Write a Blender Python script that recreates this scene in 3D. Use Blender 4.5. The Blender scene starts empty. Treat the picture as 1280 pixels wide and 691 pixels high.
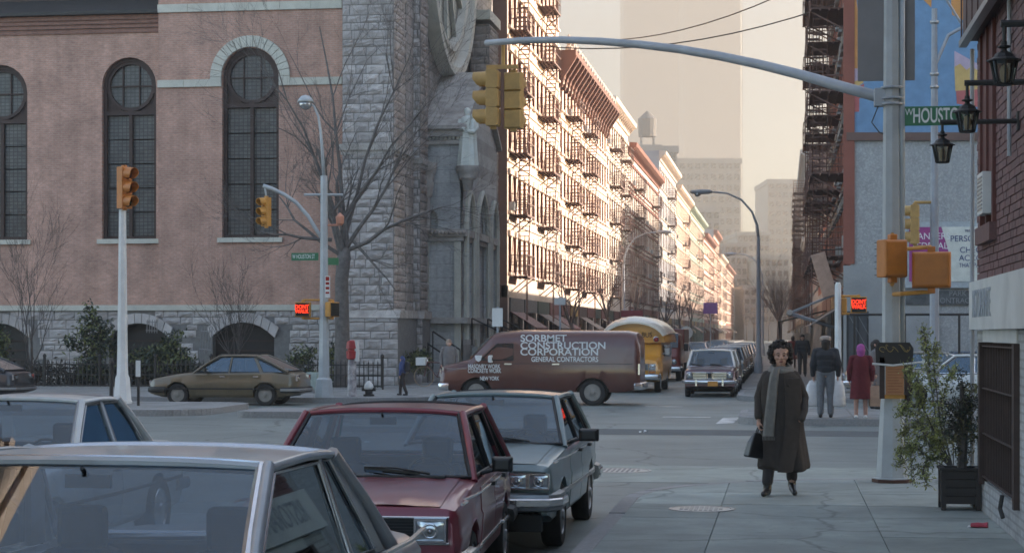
import bpy, math, random
from math import pi, sin, cos, tan, radians, sqrt
from mathutils import Vector, Matrix, noise as mnoise
random.seed(7)
sc = bpy.context.scene
C = sc.collection
# ------------------------------------------------------------------ camera, sky, sun, exposure
FPX, CAMH, HORY = 2350.0, 1.95, 416.0          # focal length in photo pixels, eye height, horizon row
YAW = math.atan(338 / FPX)
cam = bpy.data.objects.new('camera', bpy.data.cameras.new('camera')); C.objects.link(cam)
cam.location = (0, 0, CAMH); cam.rotation_euler = (pi / 2, 0, YAW)
cam.data.sensor_width = 36; cam.data.lens = 36 * FPX / 1280
cam.data.shift_y = (HORY - 345.5) / 1280
cam.data.clip_start = .2; cam.data.clip_end = 6000
sc.camera = cam
SUN_AZ, SUN_EL = radians(66), radians(17)       # azimuth from the street's far end towards the right
world = bpy.data.worlds.new('World'); sc.world = world; world.use_nodes = True
wn = world.node_tree.nodes; wl = world.node_tree.links
bg = wn['Background']
sky = wn.new('ShaderNodeTexSky'); sky.sky_type = 'NISHITA'; sky.sun_disc = False
sky.sun_elevation = SUN_EL; sky.sun_rotation = SUN_AZ
sky.air_density = 1.0; sky.dust_density = 0.8; sky.ozone_density = 0.4
wl.new(sky.outputs[0], bg.inputs[0]); bg.inputs[1].default_value = .15
sl = bpy.data.lights.new('sun', 'SUN'); sl.energy = 4.4; sl.angle = radians(.5); sl.color = (1.0, .85, .71)
sun = bpy.data.objects.new('sun', sl); C.objects.link(sun)
sdir = Vector((sin(SUN_AZ) * cos(SUN_EL), cos(SUN_AZ) * cos(SUN_EL), sin(SUN_EL)))
sun.rotation_euler = sdir.to_track_quat('Z', 'Y').to_euler(); sun.location = (60, 20, 60)
sc.view_settings.view_transform = 'Standard'; sc.view_settings.look = 'None'
sc.view_settings.exposure = 2.2; sc.view_settings.gamma = 1
sc.render.engine = 'CYCLES'
sc.cycles.use_denoising = True
sc.cycles.max_bounces = 6; sc.cycles.diffuse_bounces = 3; sc.cycles.glossy_bounces = 3
sc.cycles.transparent_max_bounces = 10; sc.cycles.volume_bounces = 1; sc.cycles.transmission_bounces = 3
sc.cycles.filter_width = 1.6
# ------------------------------------------------------------------ photo pixel -> place
CA, SA = cos(YAW), sin(YAW)
def at(px, d):
    l = (px - 640) / FPX * d
    return l * CA - d * SA, d * CA + l * SA
def G(px, py, z=0.0):
    return at(px, FPX * (CAMH - z) / (py - HORY))
def ZZ(py, d): return CAMH - (py - HORY) * d / FPX
def dep(x, y): return -x * SA + y * CA
def onX(px, X):
    r = (px - 640) / FPX; return X * (CA + r * SA) / (r * CA - SA)
def onY(px, Y):
    r = (px - 640) / FPX; return Y * (r * CA - SA) / (CA + r * SA)
# ------------------------------------------------------------------ materials
def rgb(c): return (c[0], c[1], c[2], 1)
def mat(name, col, rough=.7, metal=0.0, var=.18, scale=6.0, bump=0.0, bscale=None, dirt=0.0, dcol=(.05, .045, .04), dscale=1.3, coat=0.0, spec=.5, rnd=0.0, coords='Object', spots=0.0, sscale=5.0, cracks=0.0, cscale=.4):
    m = bpy.data.materials.new(name); m.use_nodes = True
    n, l = m.node_tree.nodes, m.node_tree.links; b = n['Principled BSDF']
    b.inputs['Roughness'].default_value = rough; b.inputs['Metallic'].default_value = metal
    b.inputs['Coat Weight'].default_value = coat; b.inputs['Coat Roughness'].default_value = .08
    b.inputs['Specular IOR Level'].default_value = spec
    tc = n.new('ShaderNodeTexCoord'); nz = n.new('ShaderNodeTexNoise')
    nz.inputs['Scale'].default_value = scale; nz.inputs['Detail'].default_value = 5; nz.inputs['Roughness'].default_value = .65
    l.new(tc.outputs[coords], nz.inputs['Vector'])
    cr = n.new('ShaderNodeValToRGB'); cr.color_ramp.elements[0].position = .3; cr.color_ramp.elements[1].position = .7
    cr.color_ramp.elements[0].color = rgb([max(0, c * (1 - var)) for c in col]); cr.color_ramp.elements[1].color = rgb([min(1, c * (1 + var)) for c in col])
    l.new(nz.outputs['Fac'], cr.inputs['Fac']); out = cr.outputs['Color']
    if dirt > 0:
        n2 = n.new('ShaderNodeTexNoise'); n2.inputs['Scale'].default_value = dscale; n2.inputs['Detail'].default_value = 6
        n2.inputs['Distortion'].default_value = .6
        l.new(tc.outputs[coords], n2.inputs['Vector'])
        r2 = n.new('ShaderNodeValToRGB'); r2.color_ramp.elements[0].position = .46; r2.color_ramp.elements[1].position = .72
        r2.color_ramp.elements[1].color = (dirt, dirt, dirt, 1); r2.color_ramp.elements[0].color = (0, 0, 0, 1)
        l.new(n2.outputs['Fac'], r2.inputs['Fac'])
        mx = n.new('ShaderNodeMix'); mx.data_type = 'RGBA'; mx.inputs['B'].default_value = rgb(dcol)
        l.new(r2.outputs['Color'], mx.inputs['Factor']); l.new(out, mx.inputs['A']); out = mx.outputs['Result']
    def mask(fac, p0, p1, amt, dc):
        nonlocal out
        r_ = n.new('ShaderNodeValToRGB'); r_.color_ramp.elements[0].position = p0; r_.color_ramp.elements[1].position = p1
        r_.color_ramp.elements[0].color = (amt, amt, amt, 1); r_.color_ramp.elements[1].color = (0, 0, 0, 1); l.new(fac, r_.inputs['Fac'])
        x_ = n.new('ShaderNodeMix'); x_.data_type = 'RGBA'; x_.inputs['B'].default_value = rgb(dc)
        l.new(r_.outputs['Color'], x_.inputs['Factor']); l.new(out, x_.inputs['A']); out = x_.outputs['Result']
    if spots > 0:                                      # gum, drips, oil
        for k_, (sc2, th) in enumerate(((sscale, .10), (sscale * .3, .13))):
            vo = n.new('ShaderNodeTexVoronoi'); vo.inputs['Scale'].default_value = sc2; vo.inputs['Randomness'].default_value = 1
            l.new(tc.outputs[coords], vo.inputs['Vector']); mask(vo.outputs['Distance'], th * .6, th, spots * (1 - .4 * k_), [c * .35 for c in col])
    if cracks > 0:
        wn_ = n.new('ShaderNodeTexNoise'); wn_.inputs['Scale'].default_value = 1.6; wn_.inputs['Detail'].default_value = 6; l.new(tc.outputs[coords], wn_.inputs['Vector'])
        va = n.new('ShaderNodeMix'); va.data_type = 'VECTOR'; va.inputs['Factor'].default_value = .35; l.new(tc.outputs[coords], va.inputs['A']); l.new(wn_.outputs['Color'], va.inputs['B'])
        vo = n.new('ShaderNodeTexVoronoi'); vo.feature = 'DISTANCE_TO_EDGE'; vo.inputs['Scale'].default_value = cscale; l.new(va.outputs['Result'], vo.inputs['Vector'])
        mask(vo.outputs['Distance'], .003, .012, cracks, [c * .3 for c in col])
    if rnd > 0:
        oi = n.new('ShaderNodeObjectInfo'); mr = n.new('ShaderNodeMapRange'); mr.inputs['To Min'].default_value = 1 - rnd; mr.inputs['To Max'].default_value = 1 + rnd
        l.new(oi.outputs['Random'], mr.inputs['Value'])
        hs = n.new('ShaderNodeHueSaturation'); l.new(out, hs.inputs['Color']); l.new(mr.outputs[0], hs.inputs['Value']); out = hs.outputs['Color']
    l.new(out, b.inputs['Base Color'])
    if bump > 0:
        n3 = n.new('ShaderNodeTexNoise'); n3.inputs['Scale'].default_value = bscale or scale * 4; n3.inputs['Detail'].default_value = 4
        l.new(tc.outputs[coords], n3.inputs['Vector'])
        bp = n.new('ShaderNodeBump'); bp.inputs['Strength'].default_value = bump; bp.inputs['Distance'].default_value = .02
        l.new(n3.outputs['Fac'], bp.inputs['Height']); l.new(bp.outputs[0], b.inputs['Normal'])
    return m
def brickmat(name, c1, c2, mortar, bw, bh, axes='xz', ms=.012, bump=.4, var=.35, rough=.85, off=.5):
    m = bpy.data.materials.new(name); m.use_nodes = True
    n, l = m.node_tree.nodes, m.node_tree.links; b = n['Principled BSDF']; b.inputs['Roughness'].default_value = rough
    tc = n.new('ShaderNodeTexCoord'); sp = n.new('ShaderNodeSeparateXYZ'); cb = n.new('ShaderNodeCombineXYZ')
    l.new(tc.outputs['Object'], sp.inputs[0])
    l.new(sp.outputs['XYZ'.index(axes[0].upper())], cb.inputs[0]); l.new(sp.outputs['XYZ'.index(axes[1].upper())], cb.inputs[1])
    bt = n.new('ShaderNodeTexBrick'); bt.inputs['Scale'].default_value = 1; bt.inputs['Brick Width'].default_value = bw; bt.inputs['Row Height'].default_value = bh
    bt.inputs['Mortar Size'].default_value = ms; bt.inputs['Color1'].default_value = rgb(c1); bt.inputs['Color2'].default_value = rgb(c2); bt.inputs['Mortar'].default_value = rgb(mortar)
    bt.offset = off; l.new(cb.outputs[0], bt.inputs['Vector'])
    nz = n.new('ShaderNodeTexNoise'); nz.inputs['Scale'].default_value = .9; nz.inputs['Detail'].default_value = 8; nz.inputs['Roughness'].default_value = .7
    l.new(tc.outputs['Object'], nz.inputs['Vector'])
    mr = n.new('ShaderNodeMapRange'); mr.inputs['From Min'].default_value = .3; mr.inputs['From Max'].default_value = .7; mr.inputs['To Min'].default_value = 1 - var; mr.inputs['To Max'].default_value = 1 + var * .6
    l.new(nz.outputs['Fac'], mr.inputs['Value'])
    n4 = n.new('ShaderNodeTexNoise'); n4.inputs['Scale'].default_value = 7; n4.inputs['Detail'].default_value = 3; mp_ = n.new('ShaderNodeMapping'); mp_.inputs['Scale'].default_value = (1, 1, 2.2); l.new(tc.outputs['Object'], mp_.inputs[0]); l.new(mp_.outputs[0], n4.inputs['Vector'])
    m4 = n.new('ShaderNodeMapRange'); m4.inputs['From Min'].default_value = .3; m4.inputs['From Max'].default_value = .7; m4.inputs['To Min'].default_value = .86; m4.inputs['To Max'].default_value = 1.14; l.new(n4.outputs['Fac'], m4.inputs['Value'])
    n5 = n.new('ShaderNodeTexNoise'); n5.inputs['Scale'].default_value = 1; n5.inputs['Detail'].default_value = 4; mp5 = n.new('ShaderNodeMapping'); mp5.inputs['Scale'].default_value = (2.2, 2.2, .12); l.new(tc.outputs['Object'], mp5.inputs[0]); l.new(mp5.outputs[0], n5.inputs['Vector'])
    m5 = n.new('ShaderNodeMapRange'); m5.inputs['From Min'].default_value = .35; m5.inputs['From Max'].default_value = .65; m5.inputs['To Min'].default_value = .90; m5.inputs['To Max'].default_value = 1.06; l.new(n5.outputs['Fac'], m5.inputs['Value'])
    mu = n.new('ShaderNodeMath'); mu.operation = 'MULTIPLY'; l.new(mr.outputs[0], mu.inputs[0]); l.new(m4.outputs[0], mu.inputs[1])
    mu2 = n.new('ShaderNodeMath'); mu2.operation = 'MULTIPLY'; l.new(mu.outputs[0], mu2.inputs[0]); l.new(m5.outputs[0], mu2.inputs[1])
    hs = n.new('ShaderNodeHueSaturation'); l.new(bt.outputs['Color'], hs.inputs['Color']); l.new(mu2.outputs[0], hs.inputs['Value'])
    l.new(hs.outputs['Color'], b.inputs['Base Color'])
    bp = n.new('ShaderNodeBump'); bp.inputs['Strength'].default_value = bump; bp.inputs['Distance'].default_value = .01; bp.invert = True
    l.new(bt.outputs['Fac'], bp.inputs['Height']); l.new(bp.outputs[0], b.inputs['Normal'])
    return m
def glassmat(name, tint=(.55, .62, .66), base=.06, power=1.0, rough=.02):
    m = bpy.data.materials.new(name); m.use_nodes = True
    n, l = m.node_tree.nodes, m.node_tree.links; n.remove(n['Principled BSDF']); o = n['Material Output']
    t = n.new('ShaderNodeBsdfTransparent'); t.inputs[0].default_value = rgb(tint)
    g = n.new('ShaderNodeBsdfGlossy'); g.inputs['Roughness'].default_value = rough; g.inputs['Color'].default_value = (.80, .92, 1.0, 1)
    fr = n.new('ShaderNodeFresnel'); fr.inputs[0].default_value = 1.52
    ma = n.new('ShaderNodeMath'); ma.operation = 'MULTIPLY_ADD'; ma.inputs[1].default_value = power; ma.inputs[2].default_value = base; ma.use_clamp = True
    l.new(fr.outputs[0], ma.inputs[0])
    mx = n.new('ShaderNodeMixShader'); l.new(ma.outputs[0], mx.inputs[0]); l.new(t.outputs[0], mx.inputs[1]); l.new(g.outputs[0], mx.inputs[2])
    l.new(mx.outputs[0], o.inputs[0]); return m
def emit(name, col, s):
    m = bpy.data.materials.new(name); m.use_nodes = True; b = m.node_tree.nodes['Principled BSDF']
    b.inputs['Base Color'].default_value = rgb([c * .3 for c in col]); b.inputs['Emission Color'].default_value = rgb(col); b.inputs['Emission Strength'].default_value = s
    return m
# ------------------------------------------------------------------ mesh builder
class MB:
    def __init__(s): s.v = []; s.f = []; s.m = []; s.T = None; s.mi = 0
    def add(s, vs, fs):
        o = len(s.v)
        if s.T is not None: vs = [s.T @ Vector(p) for p in vs]
        s.v += [tuple(p) for p in vs]; s.f += [tuple(i + o for i in f) for f in fs]; s.m += [s.mi] * len(fs); return s
    def box(s, x0, x1, y0, y1, z0, z1):
        return s.add([(x0, y0, z0), (x1, y0, z0), (x1, y1, z0), (x0, y1, z0), (x0, y0, z1), (x1, y0, z1), (x1, y1, z1), (x0, y1, z1)],
                     [(0, 3, 2, 1), (4, 5, 6, 7), (0, 1, 5, 4), (1, 2, 6, 5), (2, 3, 7, 6), (3, 0, 4, 7)])
    def cbox(s, c, d): return s.box(c[0] - d[0] / 2, c[0] + d[0] / 2, c[1] - d[1] / 2, c[1] + d[1] / 2, c[2] - d[2] / 2, c[2] + d[2] / 2)
    def prism(s, poly, a0, a1, ax='y'):
        n = len(poly)
        def P(p, a): return {'y': (p[0], a, p[1]), 'x': (a, p[0], p[1]), 'z': (p[0], p[1], a)}[ax]
        return s.add([P(p, a0) for p in poly] + [P(p, a1) for p in poly], [tuple(range(n))[::-1], tuple(range(n, 2 * n))] + [(i, (i + 1) % n, n + (i + 1) % n, n + i) for i in range(n)])
    def loft(s, secs, closed=True, cap=True):
        n = len(secs[0]); vs = [p for q in secs for p in q]; fs = []
        for i in range(len(secs) - 1):
            for j in range(n if closed else n - 1):
                k = (j + 1) % n; fs.append((i * n + j, i * n + k, (i + 1) * n + k, (i + 1) * n + j))
        if cap: fs += [tuple(range(n))[::-1], tuple(range((len(secs) - 1) * n, len(secs) * n))]
        return s.add(vs, fs)
    def tube(s, pts, r, n=8, cap=True):
        pts = [Vector(p) for p in pts]; k = len(pts)
        rs = r if isinstance(r, (list, tuple)) else [r] * k
        secs = []; up = None
        for i in range(k):
            t = (pts[min(i + 1, k - 1)] - pts[max(i - 1, 0)])
            t = t.normalized() if t.length > 1e-9 else Vector((0, 0, 1))
            if up is None: up = t.orthogonal().normalized()
            else:
                up = up - t * up.dot(t); up = up.normalized() if up.length > 1e-6 else t.orthogonal().normalized()
            w = t.cross(up)
            secs.append([pts[i] + (up * cos(2 * pi * j / n) + w * sin(2 * pi * j / n)) * rs[i] for j in range(n)])
        return s.loft(secs, True, cap)
    def bar(s, p0, p1, w, h, up=(0, 0, 1)):
        p0, p1 = Vector(p0), Vector(p1); t = (p1 - p0).normalized(); u = Vector(up); u = u - t * u.dot(t)
        u = u.normalized() if u.length > 1e-6 else t.orthogonal().normalized(); x = t.cross(u)
        return s.loft([[p + x * a * w / 2 + u * b * h / 2 for a, b in ((-1, -1), (1, -1), (1, 1), (-1, 1))] for p in (p0, p1)])
    def lathe(s, prof, n=16, c=(0, 0, 0), ax='z', cap=True):
        def P(r, h, t):
            a, b = r * cos(t), r * sin(t)
            return {'z': (c[0] + a, c[1] + b, c[2] + h), 'x': (c[0] + h, c[1] + a, c[2] + b), 'y': (c[0] + b, c[1] + h, c[2] + a)}[ax]
        return s.loft([[P(r, h, 2 * pi * j / n) for j in range(n)] for r, h in prof], True, cap)
    def ball(s, c, r, nu=12, nv=8, sq=(1, 1, 1)):
        return s.loft([[(c[0] + r * sq[0] * sin(pi * i / nv) * cos(2 * pi * j / nu), c[1] + r * sq[1] * sin(pi * i / nv) * sin(2 * pi * j / nu), c[2] - r * sq[2] * cos(pi * i / nv)) for j in range(nu)] for i in [.12] + list(range(1, nv)) + [nv - .12]])
    def quad(s, a, b, c, d): return s.add([a, b, c, d], [(0, 1, 2, 3)])
    def grid(s, fn, nu, nv):
        return s.add([fn(i / nu, j / nv) for j in range(nv + 1) for i in range(nu + 1)],
                     [(j * (nu + 1) + i, j * (nu + 1) + i + 1, (j + 1) * (nu + 1) + i + 1, (j + 1) * (nu + 1) + i) for j in range(nv) for i in range(nu)])
    def mesh(s, name, mats, smooth=False, auto=None):
        me = bpy.data.meshes.new(name); me.from_pydata(s.v, [], s.f)
        for m in (mats if isinstance(mats, (list, tuple)) else [mats]): me.materials.append(m)
        if any(s.m): me.polygons.foreach_set('material_index', s.m)
        if smooth or auto: me.polygons.foreach_set('use_smooth', [True] * len(s.f))
        me.update()
        if auto:
            try: me.set_sharp_from_angle(angle=radians(auto))
            except Exception: pass
        return me
    def build(s, name, mats, parent=None, smooth=False, auto=None, bevel=0, seg=2, loc=None, rot=None, weld=False):
        o = bpy.data.objects.new(name, s.mesh(name, mats, smooth, auto)); C.objects.link(o)
        if parent is not None: o.parent = parent
        if loc: o.location = loc
        if rot: o.rotation_euler = rot
        if weld: o.modifiers.new('weld', 'WELD').merge_threshold = .0005
        if bevel:
            b = o.modifiers.new('bevel', 'BEVEL'); b.width = bevel; b.segments = seg; b.limit_method = 'ANGLE'; b.angle_limit = radians(40); b.harden_normals = False
        return o
def tag(o, label=None, cat=None, group=None, kind=None):
    if label: o['label'] = label
    if cat: o['category'] = cat
    if group: o['group'] = group
    if kind: o['kind'] = kind
    return o
def thing(name, label, cat, loc=(0, 0, 0), rz=0, group=None):
    o = bpy.data.objects.new(name, None); C.objects.link(o); o.empty_display_size = .2
    o.location = loc; o.rotation_euler = (0, 0, rz); return tag(o, label, cat, group)
def inst(name, me, parent=None, loc=(0, 0, 0), rot=(0, 0, 0), scl=None):
    o = bpy.data.objects.new(name, me); C.objects.link(o)
    if parent is not None: o.parent = parent
    o.location = loc; o.rotation_euler = rot
    if scl: o.scale = scl
    return o
def copy_tree(o, parent=None):
    c = o.copy(); C.objects.link(c)
    if parent is not None: c.parent = parent
    for ch in list(o.children): copy_tree(ch, c)
    return c
def struct(name, mb, m, **k): return tag(mb.build(name, m, **k), kind='structure')
def text(name, body, size, m, parent, loc, rot, ext=.004, align='LEFT', sx=1.0, spacing=1.0, bold=0.0):
    cu = bpy.data.curves.new(name, 'FONT'); cu.body = body; cu.size = size; cu.extrude = ext; cu.align_x = align; cu.align_y = 'CENTER'; cu.space_character = spacing; cu.offset = bold
    tmp = bpy.data.objects.new(name, cu); me = bpy.data.meshes.new_from_object(tmp); bpy.data.objects.remove(tmp); bpy.data.curves.remove(cu)
    me.materials.clear(); me.materials.append(m)
    o = bpy.data.objects.new(name, me); C.objects.link(o); o.parent = parent; o.location = loc; o.rotation_euler = rot; o.scale = (sx, 1, 1); return o
FRONT = (pi / 2, 0, 0)      # text facing -Y (towards the camera)
# ------------------------------------------------------------------ shared materials
M = {}
M['asphalt'] = mat('asphalt', (.143, .166, .160), .56, var=.3, scale=.35, bump=.35, bscale=60, dirt=.5, dcol=(.20, .225, .215), dscale=.18, spots=.5, sscale=2.2, cracks=.75, cscale=.45)
M['slab'] = mat('pavement_slab', (.25, .283, .268), .8, var=.22, scale=1.5, bump=.25, bscale=50, dirt=.5, dcol=(.17, .19, .18), dscale=.6, rnd=.14, spots=.55, sscale=4.5, cracks=.5, cscale=.55)
M['slabfar'] = brickmat('pavement_far', (.25, .255, .25), (.21, .215, .21), (.15, .15, .15), 1.5, 1.5, 'xy', ms=.02, off=0)
M['granite'] = mat('granite_kerb', (.24, .24, .24), .8, var=.2, scale=20, rnd=.12)
M['paint_white'] = mat('road_paint', (.55, .55, .53), .7, var=.25, scale=3, dirt=.9, dcol=(.1, .1, .1), dscale=2.5)
M['galv'] = mat('grey_pole_paint', (.32, .345, .38), .5, metal=.1, var=.12, scale=3, dirt=.35, dcol=(.2, .2, .2), dscale=2)
M['silverpole'] = mat('silver_pole_paint', (.38, .41, .43), .5, metal=.1, var=.12, scale=3, dirt=.4, dcol=(.25, .25, .25), dscale=2)
M['sigyellow'] = mat('signal_yellow', (.50, .235, .035), .5, var=.1, scale=8, dirt=.3, dcol=(.2, .09, .03), dscale=5)
M['sigpale'] = mat('signal_faded_yellow', (.48, .30, .10), .55, var=.1, scale=8, dirt=.3, dcol=(.2, .12, .05), dscale=5)
M['sigorange'] = mat('signal_orange', (.45, .15, .02), .5, var=.1, scale=8, dirt=.3, dcol=(.2, .07, .02), dscale=5)
M['black'] = mat('black_plastic', (.012, .012, .013), .5, var=.2)
M['rubber'] = mat('tyre_rubber', (.02, .02, .021), .85, var=.25, scale=14)
M['chrome'] = mat('chrome', (.62, .62, .63), .22, metal=.9, var=.08)
M['alu'] = mat('grey_metal', (.30, .31, .32), .4, metal=.7, var=.1)
M['darkmetal'] = mat('dark_iron', (.018, .017, .017), .6, var=.25)
M['rustiron'] = mat('rusty_iron', (.075, .035, .025), .8, var=.35, scale=5)
M['lamp_red'] = mat('red_lens', (.30, .02, .015), .2)
M['lamp_amber'] = mat('amber_lens', (.45, .14, .02), .25)
M['lens'] = mat('headlight_lens', (.45, .46, .46), .08, metal=.6, var=.2, scale=30)
M['white'] = mat('white_paint', (.62, .63, .62), .6, var=.08, scale=4, dirt=.25, dcol=(.35, .35, .34))
M['offwhite'] = mat('cream_stone', (.50, .49, .43), .8, var=.1, scale=3, dirt=.3, dcol=(.3, .29, .26))
M['glass'] = glassmat('car_glass', (.44, .50, .56), .04, 1.25)
M['winglass'] = mat('window_glass', (.02, .022, .025), .08, var=.4, scale=1.5, spec=.8)
M['bark'] = mat('bark', (.085, .075, .07), .9, var=.3, scale=9)
M['seat'] = mat('car_interior', (.035, .04, .048), .8, var=.2)
M['text_white'] = mat('white_lettering', (.70, .72, .72), .6, var=.12, scale=9)
M['skin'] = mat('skin', (.46, .27, .20), .5, var=.06, scale=20)
# ------------------------------------------------------------------ ground, road, pavements
mb = MB(); mb.box(-330, 330, -60, 2600, -.4, 0); struct('road', mb, M['asphalt'])
def clip(poly, conv):
    out = poly
    for i in range(len(conv)):
        (ax, ay), (bx, by) = conv[i], conv[(i + 1) % len(conv)]
        ins = lambda p: (bx - ax) * (p[1] - ay) - (by - ay) * (p[0] - ax) >= 0
        new = []
        for j in range(len(out)):
            p, q = out[j], out[(j + 1) % len(out)]
            if ins(p): new.append(p)
            if ins(p) != ins(q):
                d1 = (bx - ax) * (p[1] - ay) - (by - ay) * (p[0] - ax); d2 = (bx - ax) * (q[1] - ay) - (by - ay) * (q[0] - ax)
                t = d1 / (d1 - d2); new.append((p[0] + (q[0] - p[0]) * t, p[1] + (q[1] - p[1]) * t))
        out = new
        if len(out) < 3: return []
    return out
def inset(x0, y0, x1, y1, rad, corners, n=8):
    """rectangle, counter-clockwise, with some corners rounded: 'bl','br','tr','tl'"""
    P = []
    for nm, cx, cy, a0 in (('bl', x0, y0, pi), ('br', x1, y0, 1.5 * pi), ('tr', x1, y1, 0), ('tl', x0, y1, .5 * pi)):
        if nm in corners:
            ccx = cx + rad * (1 if 'l' in nm else -1); ccy = cy + rad * (1 if 'b' in nm else -1)
            P += [(ccx + rad * cos(a0 + .5 * pi * k / n), ccy + rad * sin(a0 + .5 * pi * k / n)) for k in range(n + 1)]
        else: P.append((cx, cy))
    return P
KERB = {}
def pavement(name, x0, y0, x1, y1, rad, corners, m, z=.15, kerb=True, sides='', slabs=None):
    out = inset(x0, y0, x1, y1, rad, corners, 10)
    inn = inset(x0 + .16, y0 + .16, x1 - .16, y1 - .16, max(.05, rad - .16), corners, 10)
    mb = MB(); mb.prism(inn, -.05, z - (.012 if slabs else 0), 'z'); root = struct(name, mb, m)
    mk = MB(); n = len(out)                          # the kerb: stones along the outline
    stones = 0
    for i in range(n):
        p, q = out[i], out[(i + 1) % n]; pi_, qi = inn[i], inn[(i + 1) % n]
        L = sqrt((q[0] - p[0]) ** 2 + (q[1] - p[1]) ** 2)
        if L < .01: continue
        k = max(1, min(400, int(round(L / 1.8))))
        for j in range(k):
            def lp(a, b, t): return (a[0] + (b[0] - a[0]) * t, a[1] + (b[1] - a[1]) * t)
            e = .004 / (L / k) / k
            t0, t1 = j / k + e, (j + 1) / k - e
            pol = [lp(p, q, t0), lp(p, q, t1), lp(pi_, qi, t1), lp(pi_, qi, t0)]
            near = min(abs(pol[0][1]), 999) < 62 and abs(pol[0][0]) < 20 and pol[0][1] > 10
            if near and stones < 60:
                b = MB(); b.prism(pol, -.05, z + random.uniform(-.003, .004), 'z'); b.build('kerbstone', M['granite'], root); stones += 1
            else: mk.prism(pol, -.05, z, 'z')
    if mk.v: o = mk.build('kerb_run', M['granite'], root); o['kind'] = 'stuff'
    if slabs:
        sx, sy, xs, ys = slabs
        for i in range(len(xs) - 1):
            for j in range(len(ys) - 1):
                g = .006
                pol = clip([(xs[i] + g, ys[j] + g), (xs[i + 1] - g, ys[j] + g), (xs[i + 1] - g, ys[j + 1] - g), (xs[i] + g, ys[j + 1] - g)], inn)
                if len(pol) >= 3:
                    b = MB(); b.prism(pol, z - .06, z + random.uniform(-.002, .003), 'z'); b.build('paving_slab', M['slab'], root)
    return root
pavement('near_pavement', -1.72, -14, 40, 23.7, 3.1, ('tl',), M['slab'], slabs=(1, 1, [-1.72, -.63, .87, 2.1, 3.6, 5.1, 6.6], [9.4 + 1.5 * k for k in range(11)]))
pavement('left_pavement', -14, -14, -9.7, 23.7, 2, ('tr',), M['slabfar'])
pavement('church_pavement', -200, 51.0, -9.5, 61.0, 2.2, ('br',), M['slabfar'])
pavement('street_pavement_far_side', -13.4, 61.4, -9.5, 520, .3, (), M['slabfar'])
pavement('corner_pavement', -1.3, 53.2, 120, 60.5, 2.0, ('bl',), M['slabfar'])
pavement('street_pavement_near_side', -1.3, 60.9, 2.3, 520, .3, (), M['slabfar'])
pavement('median_island', -.95, 40.0, 70, 45.5, 1.2, ('bl', 'tl'), M['slabfar'])
pavement('median_island', -90, 42.4, -13.5, 47.6, 1.2, ('br', 'tr'), M['slabfar'])
pavement('median_island', -12.5, 41.8, -7.9, 44.2, .5, ('bl', 'tl', 'br', 'tr'), M['granite'])
mb = MB()                                             # worn crossing lines
for x0, x1, y0, y1 in ((-2.75, -1.65, 43.6, 43.9), (-3.6, -2.6, 49.8, 50.0),):
    mb.prism([(x0, y0), (x1, y0), (x1, y1), (x0, y1)], .001, .004, 'z')
mb.prism([(-1.42, 40.6), (-1.05, 40.9), (-.98, 43.7), (-1.35, 43.4)], .001, .004, 'z')
struct('road_marking', mb, M['paint_white'])
M['patch'] = mat('asphalt_patch', (.085, .095, .098), .8, var=.2, scale=2, bump=.3, bscale=60)
M['patch2'] = mat('concrete_patch', (.225, .258, .238), .6, var=.25, scale=.8, bump=.3, bscale=60, dirt=.4, dcol=(.15, .17, .16), spots=.5, sscale=2, cracks=.6, cscale=.6)
mb = MB(); mb.prism([(-9.4, 36.3), (18, 35.3), (18, 37.2), (-9.4, 38.4)], .0, .003, 'z'); mb.prism([(-6.2, 31), (-3.9, 31.1), (-4.1, 34.8), (-6.0, 34.6)], .0, .003, 'z'); struct('asphalt_patch', mb, M['patch'])
mb = MB(); mb.prism([(-3.6, 24.6), (12, 24.4), (12, 27.4), (-3.4, 27.7)], .0, .003, 'z'); struct('crossing_strip', mb, M['patch2'])
def manhole(x, y, z, r, label):
    t = thing('manhole_cover', label, 'manhole cover', (x, y, z))
    b = MB(); b.lathe([(r * 1.12, -.03), (r * 1.12, .004), (r * 1.02, .006), (r * 1.02, -.03)], 28, cap=False); b.build('frame', M['alu'], t)
    b = MB(); b.lathe([(r, -.03), (r, .003)], 28)
    for i in range(-5, 6):
        for j in range(-5, 6):
            if (i * i + j * j) < 25: b.box(i * r / 6 - .018, i * r / 6 + .018, j * r / 6 - .018, j * r / 6 + .018, .003, .008)
    b.build('lid', M['alu'], t)
manhole(-.82, 19.31, .154, .30, 'round manhole cover set in the near pavement in front of the walking woman')
rl = random.Random(4)
pm_ = MB().grid(lambda u, v: ((u - .5) * .12, (v - .5) * .09, .006 + .018 * sin(5 * u) * sin(4 * v + 1)), 3, 3).mesh('paper', M['white'])
for k in range(12):
    X_, Y_ = rl.uniform(-8.8, -2.2) if k < 7 else rl.uniform(-1, 8), rl.uniform(24.5, 40)
    o_ = inst('paper_scrap', pm_, None, (X_, Y_, .004), (0, 0, rl.random() * 6)); tag(o_, 'small pale paper scrap lying on the roadway', 'litter', 'paper scraps on the roadway')
manhole(-2.3, 26.6, .004, .42, 'round manhole cover in the roadway past the parked green sedan')
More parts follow.
